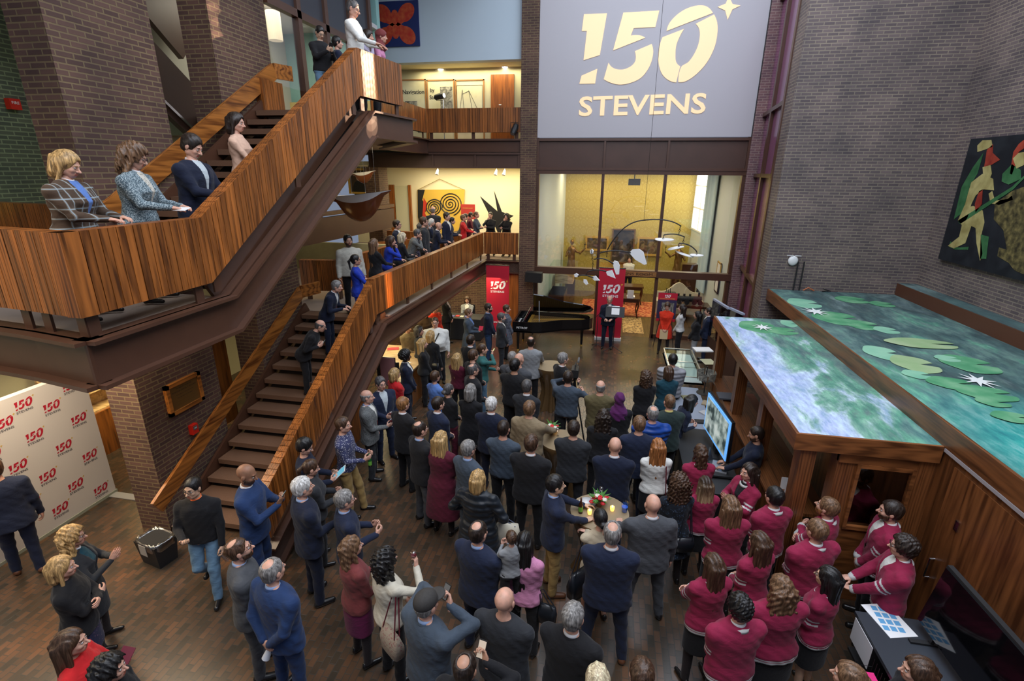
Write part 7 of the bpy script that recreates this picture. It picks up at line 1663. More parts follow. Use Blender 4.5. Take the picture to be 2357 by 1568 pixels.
# ---- display case, tables and screens of the right side
def glasscase(x0,x1,y0,y1,label, z=.98):
    r = empty('display_case', ((x0+x1)/2,(y0+y1)/2,0), 0, label, 'display case')
    par('case_base', MB().box(x0,x1,y0,y1,z-.16,z-.13), plain('case_white',(.55,.58,.58),rough=.5), r); par('lid_glass', MB().box(x0,x1,y0,y1,z-.005,z), GLASSC, r)
    g_ = MB()
    for a0,a1,b0,b1 in ((x0,x1,y0,y0+.03),(x0,x1,y1-.03,y1),(x0,x0+.03,y0,y1),(x1-.03,x1,y0,y1),(x0,x1,(y0+y1)/2-.015,(y0+y1)/2+.015)): g_.box(a0,a1,b0,b1,z,z+.015); g_.box(a0,a1,b0,b1,z-.17,z-.13)
    par('metal_frame', g_, CHROME, r)
    for x_ in (x0+.02,x1-.02):
        for y_ in (y0+.02,y1-.02): par('leg', MB().bar((x_,y_,0),(x_,y_,z),.03,.03), BLACKM, r)
    return r
glasscase(1.62,2.35,11.2,13.2,'flat glass display case at the far end of the exhibit row')
def paper(px_, py_, z, w_, h_, label, mt=WHITE, rot_=.2, name='paper_sheet', cat='paper', grp='papers and objects on the exhibit tables', th=.004):
    c_ = atZ(px_, py_, z); c, s_ = math.cos(rot_), math.sin(rot_)
    P = [(c_[0]+a*w_/2*c-b_*h_/2*s_, c_[1]+a*w_/2*s_+b_*h_/2*c) for a,b_ in ((-1,-1),(1,-1),(1,1),(-1,1))]
    return tobj(name, MB().hexa([(x,y,z) for x,y in P]+[(x,y,z+th) for x,y in P]), mt, label, cat, grp)
paper(1617,806,1.0,.45,.32,'pile of white papers on the far end of the glass case',th=.03)
paper(1630,833,.852,.30,.40,'cream document inside the glass case, nearer half',plain('doc_cream',(.5,.48,.3)))
GREYT = plain('grey_cloth', (.24,.27,.33), .8)
def table(x0,x1,y0,y1,z,mt,label,skirt=True,name='exhibit_table',grp='exhibit tables'):
    r = empty(name, ((x0+x1)/2,(y0+y1)/2,0), 0, label, 'table', grp); par('table_top', MB().box(x0,x1,y0,y1,z-.03,z), mt, r)
    if skirt: par('cloth_skirt', MB().box(x0+.01,x1-.01,y0+.01,y1-.01,.02,z-.03), mt if skirt is True else skirt, r)
    else:
        for x_ in (x0+.04,x1-.04):
            for y_ in (y0+.04,y1-.04): par('leg', MB().bar((x_,y_,0),(x_,y_,z-.03),.04,.04), BLACKM, r)
    return r
table(1.50,2.20,9.05,11.05,.80,GREYT,'grey-blue covered exhibit table with books and a round stand')
table(1.45,2.25,6.9,8.95,.84,BLACKM,'black covered table carrying the large upright screen')
# revolving photo stand
c_ = atZ(1620,905,.8)
st = empty('photo_stand', (c_[0],c_[1],.8), 0, 'round stand with old photographs on the grey exhibit table', 'stand')
par('foot', MB().cyl((c_[0],c_[1],.80),.16,.012,24), BLACKM, st); par('post', MB().cyl((c_[0],c_[1],.81),.012,.62,8), BLACKM, st)
for k in range(6):
    a_ = k*math.pi/3; ca, sa = math.cos(a_), math.sin(a_); p = np.array([c_[0]+.17*ca,c_[1]+.17*sa,1.22]); s_ = np.array([-sa,ca,0])*.085
    par('photo_leaf', MB().hexa([p-s_-[0,0,.09],p+s_-[0,0,.09],p+s_-[0,0,.09]+[.004*ca,.004*sa,0],p-s_-[0,0,.09]+[.004*ca,.004*sa,0],p-s_*1.1+[.02*ca,.02*sa,.09],p+s_*1.1+[.02*ca,.02*sa,.09],p+s_*1.1+[.024*ca,.024*sa,.09],p-s_*1.1+[.024*ca,.024*sa,.09]]), GREYP, st)
for i,(px_,py_,w_,h_,mt,s2) in enumerate(((1582,918,.20,.26,plain('book_olive',(.16,.16,.08)),'open olive book at the near left of the grey table'),(1628,930,.22,.20,plain('book_tan',(.35,.28,.18)),'tan open book right of the photo stand'),(1622,952,.18,.16,plain('book_white',(.45,.45,.45)),'small grey booklet in the middle of the grey table'),(1612,972,.20,.14,BLACKM,'black framed card at the near end of the grey table'),(1640,955,.12,.12,plain('book_orange',(.4,.15,.06)),'small rust card at the right edge of the grey table'))):
    paper(px_,py_,.802,w_,h_,s2,mt,.2+i,'book','book',th=.025)
# upright monitor
mn = empty('display_monitor', (2.0,8.1,.84), 0, 'large upright monitor with a grey map image on the black table', 'monitor')
Z0m, Z1m = 1.00, 1.72
P0, P1 = (1.94,8.75), (2.08,7.55)
def slab(P0, P1, z0, z1, th, lean_=0): 
    d = np.array([P1[0]-P0[0],P1[1]-P0[1],0]); n_ = np.array([-d[1],d[0],0])/np.hypot(*d[:2])*th; a, b_ = np.array([*P0,0.]), np.array([*P1,0.])
    return [a+[0,0,z0],b_+[0,0,z0],b_+n_+[0,0,z0],a+n_+[0,0,z0],a+[lean_,0,z1],b_+[lean_,0,z1],b_+n_+[lean_,0,z1],a+n_+[lean_,0,z1]]
par('housing', MB().hexa(slab(P0,P1,Z0m,Z1m,.05)), BLACK, mn)
SCR = cell_mat('map_screen', [(.38,(.03,.05,.05)),(.5,(.25,.32,.30)),(.65,(.55,.62,.58))], 5, .3, detail=8); b_ = SCR.node_tree.nodes['Principled BSDF']; SCR.node_tree.links.new(b_.inputs['Base Color'].links[0].from_socket, b_.inputs['Emission Color']); b_.inputs['Emission Strength'].default_value = .45
par('screen_border', MB().hexa(slab((1.925,8.73),(2.065,7.57),Z0m+.02,Z1m-.02,.012)), plain('screen_blue',(.10,.30,.65),emis=(.10,.30,.65),es=.8), mn)
par('picture', MB().hexa(slab((1.92,8.66),(2.055,7.64),Z0m+.07,Z1m-.07,.012)), SCR, mn)
par('stand_foot', MB().box(1.85,2.2,7.9,8.4,.84,.86).box(2.02,2.10,8.05,8.25,.86,1.05), BLACKM, mn)
# standing info panels, red panel, small tray table
for (xa,ya,xb,yb,s2) in ((3.05,14.9,3.25,13.9,'farther'),(3.28,13.95,3.50,13.35,'nearer')):
    r = empty('standing_display', ((xa+xb)/2,(ya+yb)/2,0), 0, 'grey framed glass exhibit panel behind the kiosk, the %s of two' % s2, 'panel', 'glass exhibit panels')
    par('panel_glass', MB().hexa(slab((xa,ya),(xb,yb),.9,1.95,.03)), glass_mat('panel_glass_'+s2,(.35,.36,.42),.3), r); par('top_cap', MB().hexa(slab((xa,ya),(xb,yb),1.95,2.0,.07)), plain('cap_blue',(.35,.40,.52),rough=.3), r)
    par('foot_frame', MB().hexa(slab((xa,ya),(xb,yb),0,.9,.04)), STEEL2, r)
q = atZ(1655,790,.6); tobj('leaning_panel', MB().hexa([(q[0]-.25,q[1]-.1,.45),(q[0]+.05,q[1]+.35,.45),(q[0]+.07,q[1]+.33,.45),(q[0]-.23,q[1]-.12,.45),(q[0]-.15,q[1]+.05,1.15),(q[0]+.15,q[1]+.5,1.15),(q[0]+.17,q[1]+.48,1.15),(q[0]-.13,q[1]+.03,1.15)]), RED, 'red text panel leaning beside the far glass case', 'panel')
tobj('exhibit_crate', MB().box(q[0]-.35,q[0]+.3,q[1]-.15,q[1]+.5,0,.45), plain('crate_grey',(.25,.28,.33),.6), 'grey plinth under the red text panel', 'plinth')
c_ = atZ(1676,912,1.15); r = empty('tray_stand', (c_[0],c_[1],0), 0, 'dark grey tray on a post beside the upright monitor', 'stand'); par('tray', MB().box(c_[0]-.20,c_[0]+.20,c_[1]-.16,c_[1]+.16,1.13,1.16), plain('tray_grey',(.07,.08,.10),rough=.4), r); par('post', MB().cyl((c_[0],c_[1]+.05,.0),.03,1.13,10), BLACKM, r)
# laptop on the kiosk counter
h_ = PP['laptop']; c_ = (h_['palm'][1]+h_['palm'][-1])/2; fw = h_['M']@np.array([0,1.,0]); sd_ = h_['M']@np.array([1.,0,0])
lp = empty('laptop', c_, 0, 'grey open laptop before the man in the dark vest', 'laptop'); B_ = lambda a,b2,c2: c_+sd_*a+fw*b2+np.array([0,0,c2])
par('keyboard_deck', MB().hexa([B_(-.17,-.10,-.035),B_(.17,-.10,-.035),B_(.17,.13,-.035),B_(-.17,.13,-.035),B_(-.17,-.10,-.02),B_(.17,-.10,-.02),B_(.17,.13,-.02),B_(-.17,.13,-.02)]), plain('laptop_grey',(.35,.36,.38),rough=.35,metal=.6), lp)
par('laptop_screen', MB().hexa([B_(-.17,.13,-.02),B_(.17,.13,-.02),B_(.17,.14,-.02),B_(-.17,.14,-.02),B_(-.17,.20,.20),B_(.17,.20,.20),B_(.17,.21,.20),B_(-.17,.21,.20)]), plain('laptop_dark',(.03,.03,.035),rough=.3), lp)
sd = empty('side_table', (c_[0],c_[1],0), 0, 'small black stand carrying the laptop beside the kiosk', 'table'); par('table_top', MB().box(c_[0]-.26,c_[0]+.18,c_[1]-.25,c_[1]+.25,c_[2]-.065,c_[2]-.036), BLACKM, sd); par('post', MB().bar((c_[0]-.05,c_[1],0),(c_[0]-.05,c_[1],c_[2]-.065),.06,.06), BLACKM, sd)
for px_, py_, s2 in ((1812,1110,'leftmost by the post'),(1822,1122,'nearest the post')):
    q = atZ(px_, py_, 1.2); tobj('leaflet_holder', MB().hexa([(q[0]-.07,q[1]-.02,1.09),(q[0]+.07,q[1]-.02,1.09),(q[0]+.07,q[1]+.03,1.09),(q[0]-.07,q[1]+.03,1.09),(q[0]-.07,q[1]+.03,1.25),(q[0]+.07,q[1]+.03,1.25),(q[0]+.07,q[1]+.04,1.25),(q[0]-.07,q[1]+.04,1.25)]), WHITE, 'white leaflet holder on the kiosk counter, %s' % s2, 'leaflets', 'leaflet holders')
# ---- black cart with television at the lower right
TX0, TX1, TY0, TY1, TZ = 2.88, 3.78, 3.3, 4.86, .93
ct = empty('media_cart', ((TX0+TX1)/2,(TY0+TY1)/2,0), 0, 'black cart with a wire basket and television at the lower right', 'cart')
par('cart_top', MB().box(TX0,TX1,TY0,TY1,TZ-.04,TZ), plain('cart_top',(.035,.04,.05),rough=.35), ct); par('shelf', MB().box(TX0+.03,TX1,TY0,TY1,.40,.43), BLACKM, ct); par('back_panel', MB().box(TX0+.35,TX1-.02,TY0,TY1,.1,TZ-.05), BLACKM, ct)
for x_ in (TX0+.02,TX1-.02):
    for y_ in (TY0+.02,TY1-.02): par('leg', MB().bar((x_,y_,0),(x_,y_,TZ-.04),.04,.04), BLACKM, ct)
g_ = MB(); bx0, bx1, by0, by1, bz0, bz1 = TX0-.16, TX0-.01, 3.75, 4.35, .50, .84
for i in range(13):
    y_ = by0+(by1-by0)*i/12; g_.tube([(bx1,y_,bz1),(bx1,y_,bz0),(bx0,y_,bz0),(bx0,y_,bz1-.05)], .003, 4)
for z_ in (bz0,.58,.66,.74): g_.tube([(bx1,by0,z_),(bx0,by0,z_),(bx0,by1,z_),(bx1,by1,z_)], .003, 4)
par('wire_basket', g_, BLACKM, ct)
for i,(col_,s2) in enumerate((((.75,.02,.20),'pink'),((.20,.65,.02),'green'),((.75,.22,.06),'orange'))):
    tobj('leaflet_stack', MB().box(bx0+.02,bx1-.02,3.80+.17*(2-i)+.01,3.94+.17*(2-i),bz0+.01,bz0+.24-.04*i), plain('leaflet_'+s2, col_, .6), 'stack of %s leaflets in the wire basket of the cart' % s2, 'leaflets', 'leaflet stacks in the basket')
tv = empty('television', (3.45,4.2,TZ), 0, 'large black television standing on the cart, screen dark', 'television')
par('housing', MB().hexa(slab((3.42,4.78),(3.46,3.50),TZ+.09,TZ+.80,.05,.10)), BLACKM, tv); par('dark_screen', MB().hexa(slab((3.405,4.76),(3.445,3.52),TZ+.11,TZ+.78,.014,.095)), plain('tv_glass',(.003,.003,.004),rough=.06,spec=.8), tv)
for y_ in (3.72,4.55): par('foot', MB().bar((3.25,y_,TZ+.012),(3.62,y_,TZ+.012),.05,.02).bar((3.44,y_,TZ+.02),(3.45,y_,TZ+.12),.04,.03), BLACKM, tv)
nw = paper(2045,1428,TZ+.001,.30,.42,'white and blue printed sheet lying on the cart top',WHITE,.25,grp=None)
c_ = atZ(2045,1428,TZ+.006); g_ = MB()
for i in range(3):
    for j in range(4):
        x_, y_ = c_[0]-.10+i*.072, c_[1]-.14+j*.085; g_.box(x_,x_+.055,y_,y_+.06,TZ+.0055,TZ+.007)
g_.build('printed_boxes', plain('print_blue',(.12,.35,.60)), nw)
tobj('price_notice', MB().hexa([(TX0-.012,4.42,.62),(TX0-.008,4.42,.62),(TX0-.008,4.80,.62),(TX0-.012,4.80,.62),(TX0-.012,4.42,.90),(TX0-.008,4.42,.90),(TX0-.008,4.80,.90),(TX0-.012,4.80,.90)]), WHITE, 'white notice sheet fixed on the left side of the cart', 'paper')
# ---- logo backdrop wall
bd = empty('logo_backdrop', (-8.25,4.0,0), 0, 'large white backdrop printed with rows of red 150 STEVENS logos', 'backdrop')
bx = -8.22; par('panel', MB().box(bx-.12,bx,1.6,6.15,.05,2.30), plain('backdrop_white',(.60,.57,.56),rough=.6), bd); par('bottom_rail', MB().box(bx-.14,bx+.01,1.6,6.17,.0,.05), plain('rail_grey',(.30,.32,.26),rough=.4), bd)
g_ = MB(); hh = .125
for px_, py_ in ((30,928),(103,952),(167,980),(-10,993),(63,1020),(132,1045),(193,1065),(24,1093),(94,1114),(160,1134),(219,1143),(56,1180),(124,1190),(145,898),(-40,1070),(-28,1165)):
    q = atX(px_, py_, bx+.003); 
    if q[2] > 2.2-hh: q[2] = 2.2-hh
    logo(g_, (bx+.003,q[1],q[2]), (0,1,0), (0,0,1), hh)
par('logo_print', g_, [REDL, plain('logo_gold2',(.55,.35,.08)), GREYL], bd)
par('foot_plate', MB().box(bx-.1,bx+.55,6.0,6.14,.0,.012), plain('foot_grey',(.3,.3,.3),rough=.4), bd)
# display beside the backdrop: shelf with white letters and a blue lamp
sh_ = empty('lobby_bookcase', (-9.6,8.0,0), 0, 'lit wooden bookcase behind the backdrop seen beside the brick pillar', 'bookcase')
par('back_board', MB().box(-9.95,-9.9,6.6,9.2,0,2.05), LTOAK, sh_)
for z_ in (.9,1.3,1.7,2.0): par('shelf', MB().box(-9.9,-9.55,6.6,9.2,z_,z_+.03), LTOAK, sh_)
par('cupboard', MB().box(-9.9,-9.5,6.6,9.2,0,.9), OAK, sh_)
for k in range(12): tobj('book', MB().box(-9.85,-9.62,6.75+k*.12,6.80+k*.12,1.331,1.55-.02*(k%3)), WHITE, 'white upright book on the lit shelf beside the backdrop', 'book', 'white books on the lobby shelf')
area('bookcase_lamp', (-9.2,7.9,2.0), (0,30,0), .4, 1.5, 22, (1,.85,.45))
# ---- bin, alarm box, plaque, other wall things
tb = empty('waste_bin', (-6.10,4.90,0), math.radians(-12), 'black waste bin with clear liner at the foot of the brick pillar', 'bin'); tb.scale = (.92,.92,.95)
g_ = MB().hexa([(-.20,-.14,0),(.20,-.14,0),(.20,.14,0),(-.20,.14,0),(-.24,-.18,.40),(.24,-.18,.40),(.24,.18,.40),(-.24,.18,.40)]); g_.build('bin_body', BLACKM, tb)
vs = []; nn = 40
for k_, (rr_, z_) in enumerate(((1.04,.30),(1.08,.41),(.98,.44),(.86,.36),(.7,.22))):
    for j in range(nn):
        q_ = 2*math.pi*j/nn; cx2 = math.copysign(abs(math.cos(q_))**.5, math.cos(q_)); sy2 = math.copysign(abs(math.sin(q_))**.5, math.sin(q_)); w_ = 1+.03*math.sin(j*2.7+k_); vs.append((.24*cx2*rr_*w_, .18*sy2*rr_*w_, z_+.012*math.sin(j*1.9+k_*2)))
MB().add(vs, [(i*nn+j,i*nn+(j+1)%nn,(i+1)*nn+(j+1)%nn,(i+1)*nn+j) for i in range(4) for j in range(nn)]).build('liner', glass_mat('liner_plastic',(.72,.70,.62),.35,.25), tb, True)
MB().hexa([(-.10,-.195,.22),(.06,-.195,.22),(.06,-.19,.22),(-.10,-.19,.22),(-.10,-.20,.40),(.06,-.20,.40),(.06,-.195,.40),(-.10,-.195,.40)]).build('liner_flap', plain('flap',(.42,.40,.36),.4), tb)
q = atX(445,987,-6.40); al_ = empty('fire_alarm', (-6.40,q[1],q[2]), 0, 'red fire alarm box on the brick pillar beside the lower handrail', 'alarm', 'red fire alarm boxes')
par('box', MB().box(-6.43,-6.36,q[1]-.06,q[1]+.06,q[2]-.08,q[2]+.08), plain('alarm_red',(.62,.02,.01),rough=.35), al_); par('pull_plate', MB().box(-6.36,-6.352,q[1]-.035,q[1]+.035,q[2]-.005,q[2]+.055), plain('plate_bw',(.1,.1,.1)), al_)
g_ = MB(); put_text(g_, 'FIRE', (-6.350,q[1],q[2]+.012), (0,1,0),(0,0,1),.022,width=.05); par('lettering', g_, CREAML, al_)
q = atX(28,240,-9.47); al_ = empty('fire_alarm', q, 0, 'red fire alarm box on the green-lit brick wall at the far left', 'alarm', 'red fire alarm boxes'); par('box', MB().box(-9.5,-9.40,q[1]-.08,q[1]+.08,q[2]-.08,q[2]+.08), plain('alarm_red',(.62,.02,.01)), al_)
g_ = MB(); put_text(g_, 'FIRE', (-9.395,q[1],q[2]), (0,1,0),(0,0,1),.04,width=.11); par('lettering', g_, CREAML, al_)
pq = [atX(px_,py_,-6.40) for px_,py_ in ((376,890),(456,856),(467,920),(390,962))]; y0, y1 = pq[0][1], pq[1][1]; z1, z0 = (pq[0][2]+pq[1][2])/2, (pq[3][2]+pq[2][2])/2
pk = empty('memorial_plaque', (-6.41,(y0+y1)/2,z0), 0, 'brass memorial plaque in an oak frame on the front brick pillar', 'plaque')
par('plate', MB().box(-6.425,-6.39,y0+.05,y1-.05,z0+.05,z1-.05), plain('brass_plate',(.32,.19,.06),rough=.35,metal=.7), pk); par('frame', MB().box(-6.43,-6.37,y0,y1,z1-.06,z1).box(-6.43,-6.37,y0,y1,z0,z0+.06).box(-6.43,-6.37,y0,y0+.06,z0,z1).box(-6.43,-6.37,y1-.06,y1,z0,z1), OAKH, pk)
g_ = MB()
for i,(t_,hh_,ww) in enumerate((('THIS LIBRARY IS NAMED FOR',.016,.55),('PROFESSOR SAMUEL C. WILLIAMS',.024,.85),('AN ALUMNUS OF THE CLASS OF 1915',.014,.6),('AND LIBRARIAN OF THE LIBRARY',.014,.55),('............................',.010,.7),('............................',.010,.66),('............................',.010,.7))): put_text(g_, t_, (-6.388,(y0+y1)/2,z1-.12-i*.042*(z1-z0)/.42), (0,1,0),(0,0,1), hh_, width=(y1-y0-.12)*ww)
par('lettering', g_, plain('letter_dark',(.05,.03,.02)), pk)
# reception desk and its things
rd = empty('reception_desk', (-4.9,10.6,0), 0, 'light wood reception desk under the mezzanine', 'desk')
par('desk_top', MB().prism([(-5.75,12.1,.88),(-4.75,12.1,.88),(-4.35,11.2,.88),(-4.35,9.7,.88),(-4.95,9.7,.88),(-5.05,11.0,.88),(-5.75,11.3,.88)],(0,0,.04)), LTOAK, rd); par('desk_front', MB().box(-4.45,-4.38,9.75,11.2,0,.88), OAK, rd); par('desk_side', MB().box(-5.7,-4.8,12.0,12.06,0,.88), OAK, rd)
for i,(px_,py_,w_,h_,mt,s2) in enumerate(((905,803,.3,.2,RED,'red folders at the far left of the reception desk'),(928,812,.28,.2,WHITE,'white papers in the middle of the reception desk'),(945,800,.2,.16,WHITE,'small white pad near the far edge of the reception desk'),(965,803,.22,.16,plain('doc_grey',(.4,.42,.42)),'grey printed sheet at the right of the reception desk'),(935,835,.16,.2,WHITE,'white sheet at the near end of the reception desk'))): paper(px_,py_,.922,w_,h_,s2,mt,.4+i,grp='papers on the reception desk')
c_ = atZ(927,797,.92); r = empty('pump_bottle', (c_[0],c_[1],.92), 0, 'clear pump bottle of hand gel on the reception desk', 'bottle'); par('bottle_body', MB().lathe((c_[0],c_[1],.921),[(.035,0),(.035,.11),(.012,.13)],14), plain('gel_clear',(.55,.65,.58),rough=.15), r); par('pump', MB().tube([(c_[0],c_[1],1.05),(c_[0],c_[1],1.10),(c_[0]+.04,c_[1],1.10)],.007,6), WHITE, r)
c_ = atZ(895,868,1.0); r = empty('computer_monitor', (c_[0],c_[1],.92), 0, 'black computer monitor seen from behind on the reception desk', 'monitor'); par('housing', MB().hexa(slab((c_[0]-.25,c_[1]-.05),(c_[0]+.22,c_[1]+.10),1.0,1.32,.04)), BLACKM, r); par('foot', MB().box(c_[0]-.1,c_[0]+.08,c_[1]-.06,c_[1]+.12,.92,.935).box(c_[0]-.03,c_[0]+.02,c_[1]+.02,c_[1]+.06,.93,1.1), BLACKM, r)
c_ = atZ(872,900,.9); sgn_ = empty('standing_sign', (-4.5,9.35,0), 0, 'grey framed sign with small white text beside the stair wall', 'sign'); par('panel', MB().box(-4.62,-4.30,9.36,9.38,1.0,1.62), plain('sign_red_grey',(.22,.10,.10),rough=.5), sgn_); par('frame', MB().box(-4.64,-4.28,9.38,9.40,.98,1.64), CHROME, sgn_); par('post', MB().tube([(-4.46,9.42,0.01),(-4.46,9.42,1.0)],.015,8), CHROME, sgn_)
g_ = MB(); 
for i in range(7): put_text(g_, 'WELCOME TO THE LIBRARY', (-4.46,9.355,1.50-i*.06), (1,0,0),(0,0,1),.018,width=.24)
# black table with seated woman
sb = PP['seated']['base']; tk = empty('draped_table', (sb[0]-.1,sb[1]-.75,0), 0, 'black draped table of leaflets before the seated woman', 'table'); par('table_top', MB().box(sb[0]-.75,sb[0]+.75,sb[1]-1.1,sb[1]-.42,.72,.75), BLACKM, tk); par('cloth_skirt', MB().box(sb[0]-.75,sb[0]+.75,sb[1]-1.1,sb[1]-.42,.02,.72), plain('drape_black',(.010,.010,.012),.8), tk)
for i in range(6): tobj('leaflet', MB().box(sb[0]-.65+i*.16,sb[0]-.53+i*.16,sb[1]-.95+.05*(i%2),sb[1]-.78+.05*(i%2),.751,.765), plain('leaflet%d'%(i%3), ((.5,.03,.03),(.5,.48,.4),(.1,.1,.3))[i%3], .6), 'small leaflet pile on the black draped table, number of %s colour' % ('red','cream','navy')[i%3] if False else 'small %s leaflet pile on the black draped table' % ('red','cream','navy')[i%3], 'leaflets', 'leaflet piles on the black table')
ch = empty('chair', (sb[0],sb[1],0), 0, 'black chair under the seated woman at the draped table', 'chair'); par('seat', MB().box(sb[0]-.22,sb[0]+.22,sb[1]-.22,sb[1]+.22,.36,.40), BLACKM, ch); par('backrest', MB().box(sb[0]-.22,sb[0]+.22,sb[1]+.21,sb[1]+.25,.45,.9), BLACKM, ch)
for x_ in (-.2,.2):
    for y_ in (-.2,.22): par('leg', MB().bar((sb[0]+x_,sb[1]+y_,0),(sb[0]+x_,sb[1]+y_,.36 if y_ < 0 else .88),.03,.03), BLACKM, ch)
# strap of the white shirt man
h_ = PP['strap']; tobj('shoulder_strap', MB().tube([hang('strap',-.10,.16,1.40),hang('strap',.0,.25,1.22),hang('strap',.12,.25,1.05),hang('strap',.22,.10,.92)], .016, 6), BLACKM, 'black strap across the chest of the man in white shirt', 'strap')
# ---- things in the yellow room
RUG = cell_mat('rug_red', [(.3,(.25,.04,.02)),(.5,(.45,.10,.04)),(.7,(.55,.22,.08))], 9, .9, kind='voronoi', rnd=False); RUG2 = cell_mat('rug_ochre', [(.2,(.08,.05,.03)),(.45,(.42,.25,.08)),(.8,(.55,.36,.14))], 11, .9, kind='voronoi')
a, c_ = atZ(1345,655,.0), atZ(1500,700,.0)
tobj('rug', MB().box(-.95,2.2,19.8,22.3,.0,.012), RUG, 'red patterned rug under the long table in the yellow room', 'rug', 'patterned rugs'); tobj('rug', MB().box(.72,1.45,17.55,19.6,.0,.012), RUG2, 'narrow ochre patterned rug inside the open doorway', 'rug', 'patterned rugs')
DW = plain('dark_mahogany', (.06,.022,.010), rough=.25)
def legtable(x0,x1,y0,y1,z,label):
    r = empty('antique_table', ((x0+x1)/2,(y0+y1)/2,0), 0, label, 'table', 'antique tables'); par('table_top', MB().box(x0,x1,y0,y1,z-.05,z), DW, r); par('apron', MB().box(x0+.05,x1-.05,y0+.05,y1-.05,z-.16,z-.05), DW, r)
    for x_ in (x0+.08,x1-.08):
        for y_ in (y0+.08,y1-.08): par('leg', MB().tube([(x_,y_,z-.1),(x_+.03,y_-.03,z*.65),(x_-.02,y_+.02,z*.25),(x_+.02,y_-.03,.03)],[.05,.035,.022,.035],8), DW, r)
legtable(.55,1.35,19.4,20.3,.80,'dark carved table on the red rug seen through the doorway'); legtable(.75,1.6,21.6,22.3,.80,'farther dark table in front of the tall portrait')
tobj('open_book', MB().box(.85,1.15,19.6,19.9,.80,.83), WHITE, 'white open book on the table on the red rug', 'book'); q = atY(1452,668,19.5); tobj('paper_notice', MB().box(q[0]-.12,q[0]+.12,19.48,19.5,.80,1.12), WHITE, 'white paper sign standing on the dark table', 'sign')
BRZ = plain('gilt_bronze', (.20,.11,.035), rough=.4, metal=.6, noise=.3, scale=8)
def statue(px_, Y, label, arm=1):
    q = atY(px_, 600, Y); x = q[0]; z0 = .9; r = empty('gilded_statue', (x,Y,0), 0, label, 'statue', 'gilded candle-bearing statues')
    def fn(P):
        P = P-np.array([x,Y,z0],np.float32); f_ = cone(P,(0,0,.05),(0,0,.75),.24,.15); f_ = smin(f_, cone(P,(0,0,.8),(0,0,1.15),.15,.17),.05); f_ = smin(f_, cone(P,(0,0,1.2),(0,0,1.38),.06,.05),.04)
        f_ = smin(f_, cone(P,(arm*.15,0,1.12),(arm*.38,-.1,1.0),.06,.05),.03); f_ = smin(f_, cone(P,(arm*.38,-.1,1.0),(arm*.60,-.15,1.22),.05,.035),.03); f_ = smin(f_, cone(P,(-arm*.15,0,1.12),(-arm*.25,-.12,.85),.06,.045),.03)
        return f_+.012*np.sin(P[...,0]*40+P[...,2]*14)
    V_, Q_ = surf(fn, (x-.75,Y-.45,z0-.3), (x+.75,Y+.35,z0+1.55), .03); g_ = MB(); g_.add(V_, [tuple(q_) for q_ in Q_.tolist()]); par('robed_body', g_, BRZ, r, True)
    par('statue_head', MB().ell((x,Y,z0+1.48),(.09,.10,.12)), BRZ, r, True); par('pedestal', MB().box(x-.22,x+.22,Y-.22,Y+.22,0,z0), DW, r); par('candlestick', MB().tube([(x+arm*.60,Y-.15,z0+1.2),(x+arm*.60,Y-.15,z0+1.5)],.012,6).cyl((x+arm*.60,Y-.15,z0+1.40),.05,.02,10), BLACKM, r)
statue(1315,23.3,'gilded robed statue raising a candlestick, left in the yellow room'); statue(1561,23.3,'gilded robed statue raising a candlestick, right in the yellow room', -1)
tobj('glass_cabinet', MB().box(-2.15,-1.55,19.0,20.6,0,.9,0).box(-2.15,-1.55,19.0,20.6,.9,2.0,1), [DW, GLASSC], 'lit glass cabinet along the white wall of the yellow room', 'cabinet')
tobj('wooden_chest', MB().box(-2.1,-1.35,20.9,21.9,.95,1.35), LTOAK, 'pale wooden box on a ledge at the left of the yellow room', 'box')
lc = empty('model_locomotive', (3.0,18.6,.9), 0, 'black model steam locomotive in the window right of the doorway', 'model train')
par('boiler', MB().tube([(2.5,18.5,1.12),(3.4,18.5,1.12)],[.11,.11],16), BLACKM, lc); par('cab', MB().box(2.25,2.5,18.38,18.62,.98,1.34), BLACKM, lc)
for x_ in (2.6,2.8,3.0): par('dome', MB().cyl((x_,18.5,1.22),.04,.08,10), BLACKM, lc)
par('chimney', MB().cyl((3.3,18.5,1.22),.035,.15,10), BLACKM, lc)
for x_ in (2.4,2.65,2.9,3.15,3.35): par('wheel', MB().tube([(x_,18.40,1.02),(x_,18.37,1.02)],[.09,.09],16), BLACKM, lc)
par('plinth_table', MB().box(2.1,3.7,18.2,18.9,.84,.92), DW, lc)
sf = empty('camelback_sofa', (3.0,20.0,0), 0, 'cream camelback sofa behind the model locomotive', 'sofa')
pl = [(2.0,20.3,.45)]+[(2.0+1.7*t, 20.3, .95+.38*math.sin(math.pi*t)**2*(1 if True else 0)-.12*math.sin(math.pi*2*t)**2) for t in np.linspace(0,1,17)]+[(3.7,20.3,.45)]
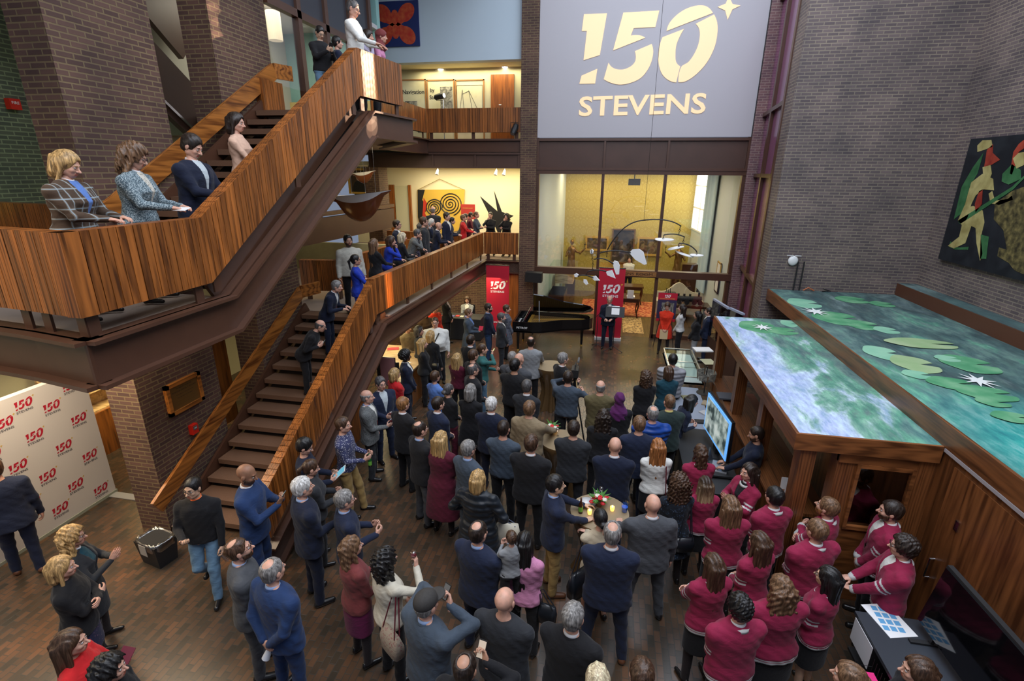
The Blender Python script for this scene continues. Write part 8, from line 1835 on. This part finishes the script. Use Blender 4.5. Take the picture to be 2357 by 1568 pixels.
par('backrest', MB().prism(pl,(0,.12,0)), plain('sofa_cream',(.55,.48,.34),.8), sf); par('seat', MB().box(2.05,3.65,19.6,20.3,.25,.5), plain('sofa_cream',(.55,.48,.34),.8), sf); par('arm', MB().box(1.98,2.1,19.6,20.3,.25,.72), plain('sofa_cream',(.55,.48,.34),.8), sf); par('arm', MB().box(3.6,3.72,19.6,20.3,.25,.72), plain('sofa_cream',(.55,.48,.34),.8), sf)
for x_ in (2.1,3.6): par('leg', MB().bar((x_,19.7,0),(x_,19.7,.25),.05,.05), DW, sf)
tobj('tall_clock_case', MB().box(3.00,3.60,21.2,21.7,0,1.9), DW, 'dark carved cabinet near the curtain in the yellow room', 'cabinet')
for px_, py_, s2 in ((1660,620,'upper'),(1654,657,'lower')):
    q = atX(px_, py_, 4.0) if False else atY(px_, py_, 18.6); r = empty('framed_print', (3.85,18.6,q[2]), 0, '%s small framed print on the pale right wall of the room' % s2, 'picture', 'small framed prints'); par('sheet', MB().box(3.86,3.875,18.35,18.85,q[2]-.2,q[2]+.2), WHITE, r); par('frame', MB().box(3.85,3.885,18.30,18.35,q[2]-.25,q[2]+.25).box(3.85,3.885,18.85,18.90,q[2]-.25,q[2]+.25).box(3.85,3.885,18.3,18.9,q[2]+.2,q[2]+.25).box(3.85,3.885,18.3,18.9,q[2]-.25,q[2]-.2), BLACKM if s2 == 'lower' else GOLD, r)
q = atY(1460,419,21.0); pj = empty('ceiling_projector', q, 0, 'dark projector hanging in the middle of the yellow room', 'projector'); par('box', MB().box(q[0]-.22,q[0]+.22,20.8,21.2,q[2]-.12,q[2]+.12), BLACKM, pj); par('pole', MB().tube([(q[0],21,q[2]+.1),(q[0],21,5.6)],.02,8), BLACKM, pj)
# pendant lamp of the office
q = atY(631,60,12.2); pl_ = empty('pendant_lamp', q, 0, 'white cylindrical pendant lamp behind the upper office glass', 'lamp'); par('lamp_shade', MB().tube([q-[0,0,.30],q+[0,0,.30]],[.16,.16],24), plain('shade_white',(.7,.62,.45),emis=(1,.85,.6),es=.25), pl_); par('flex', MB().tube([q+[0,0,.3],(q[0],q[1],9.0)],.008,5), BLACKM, pl_)
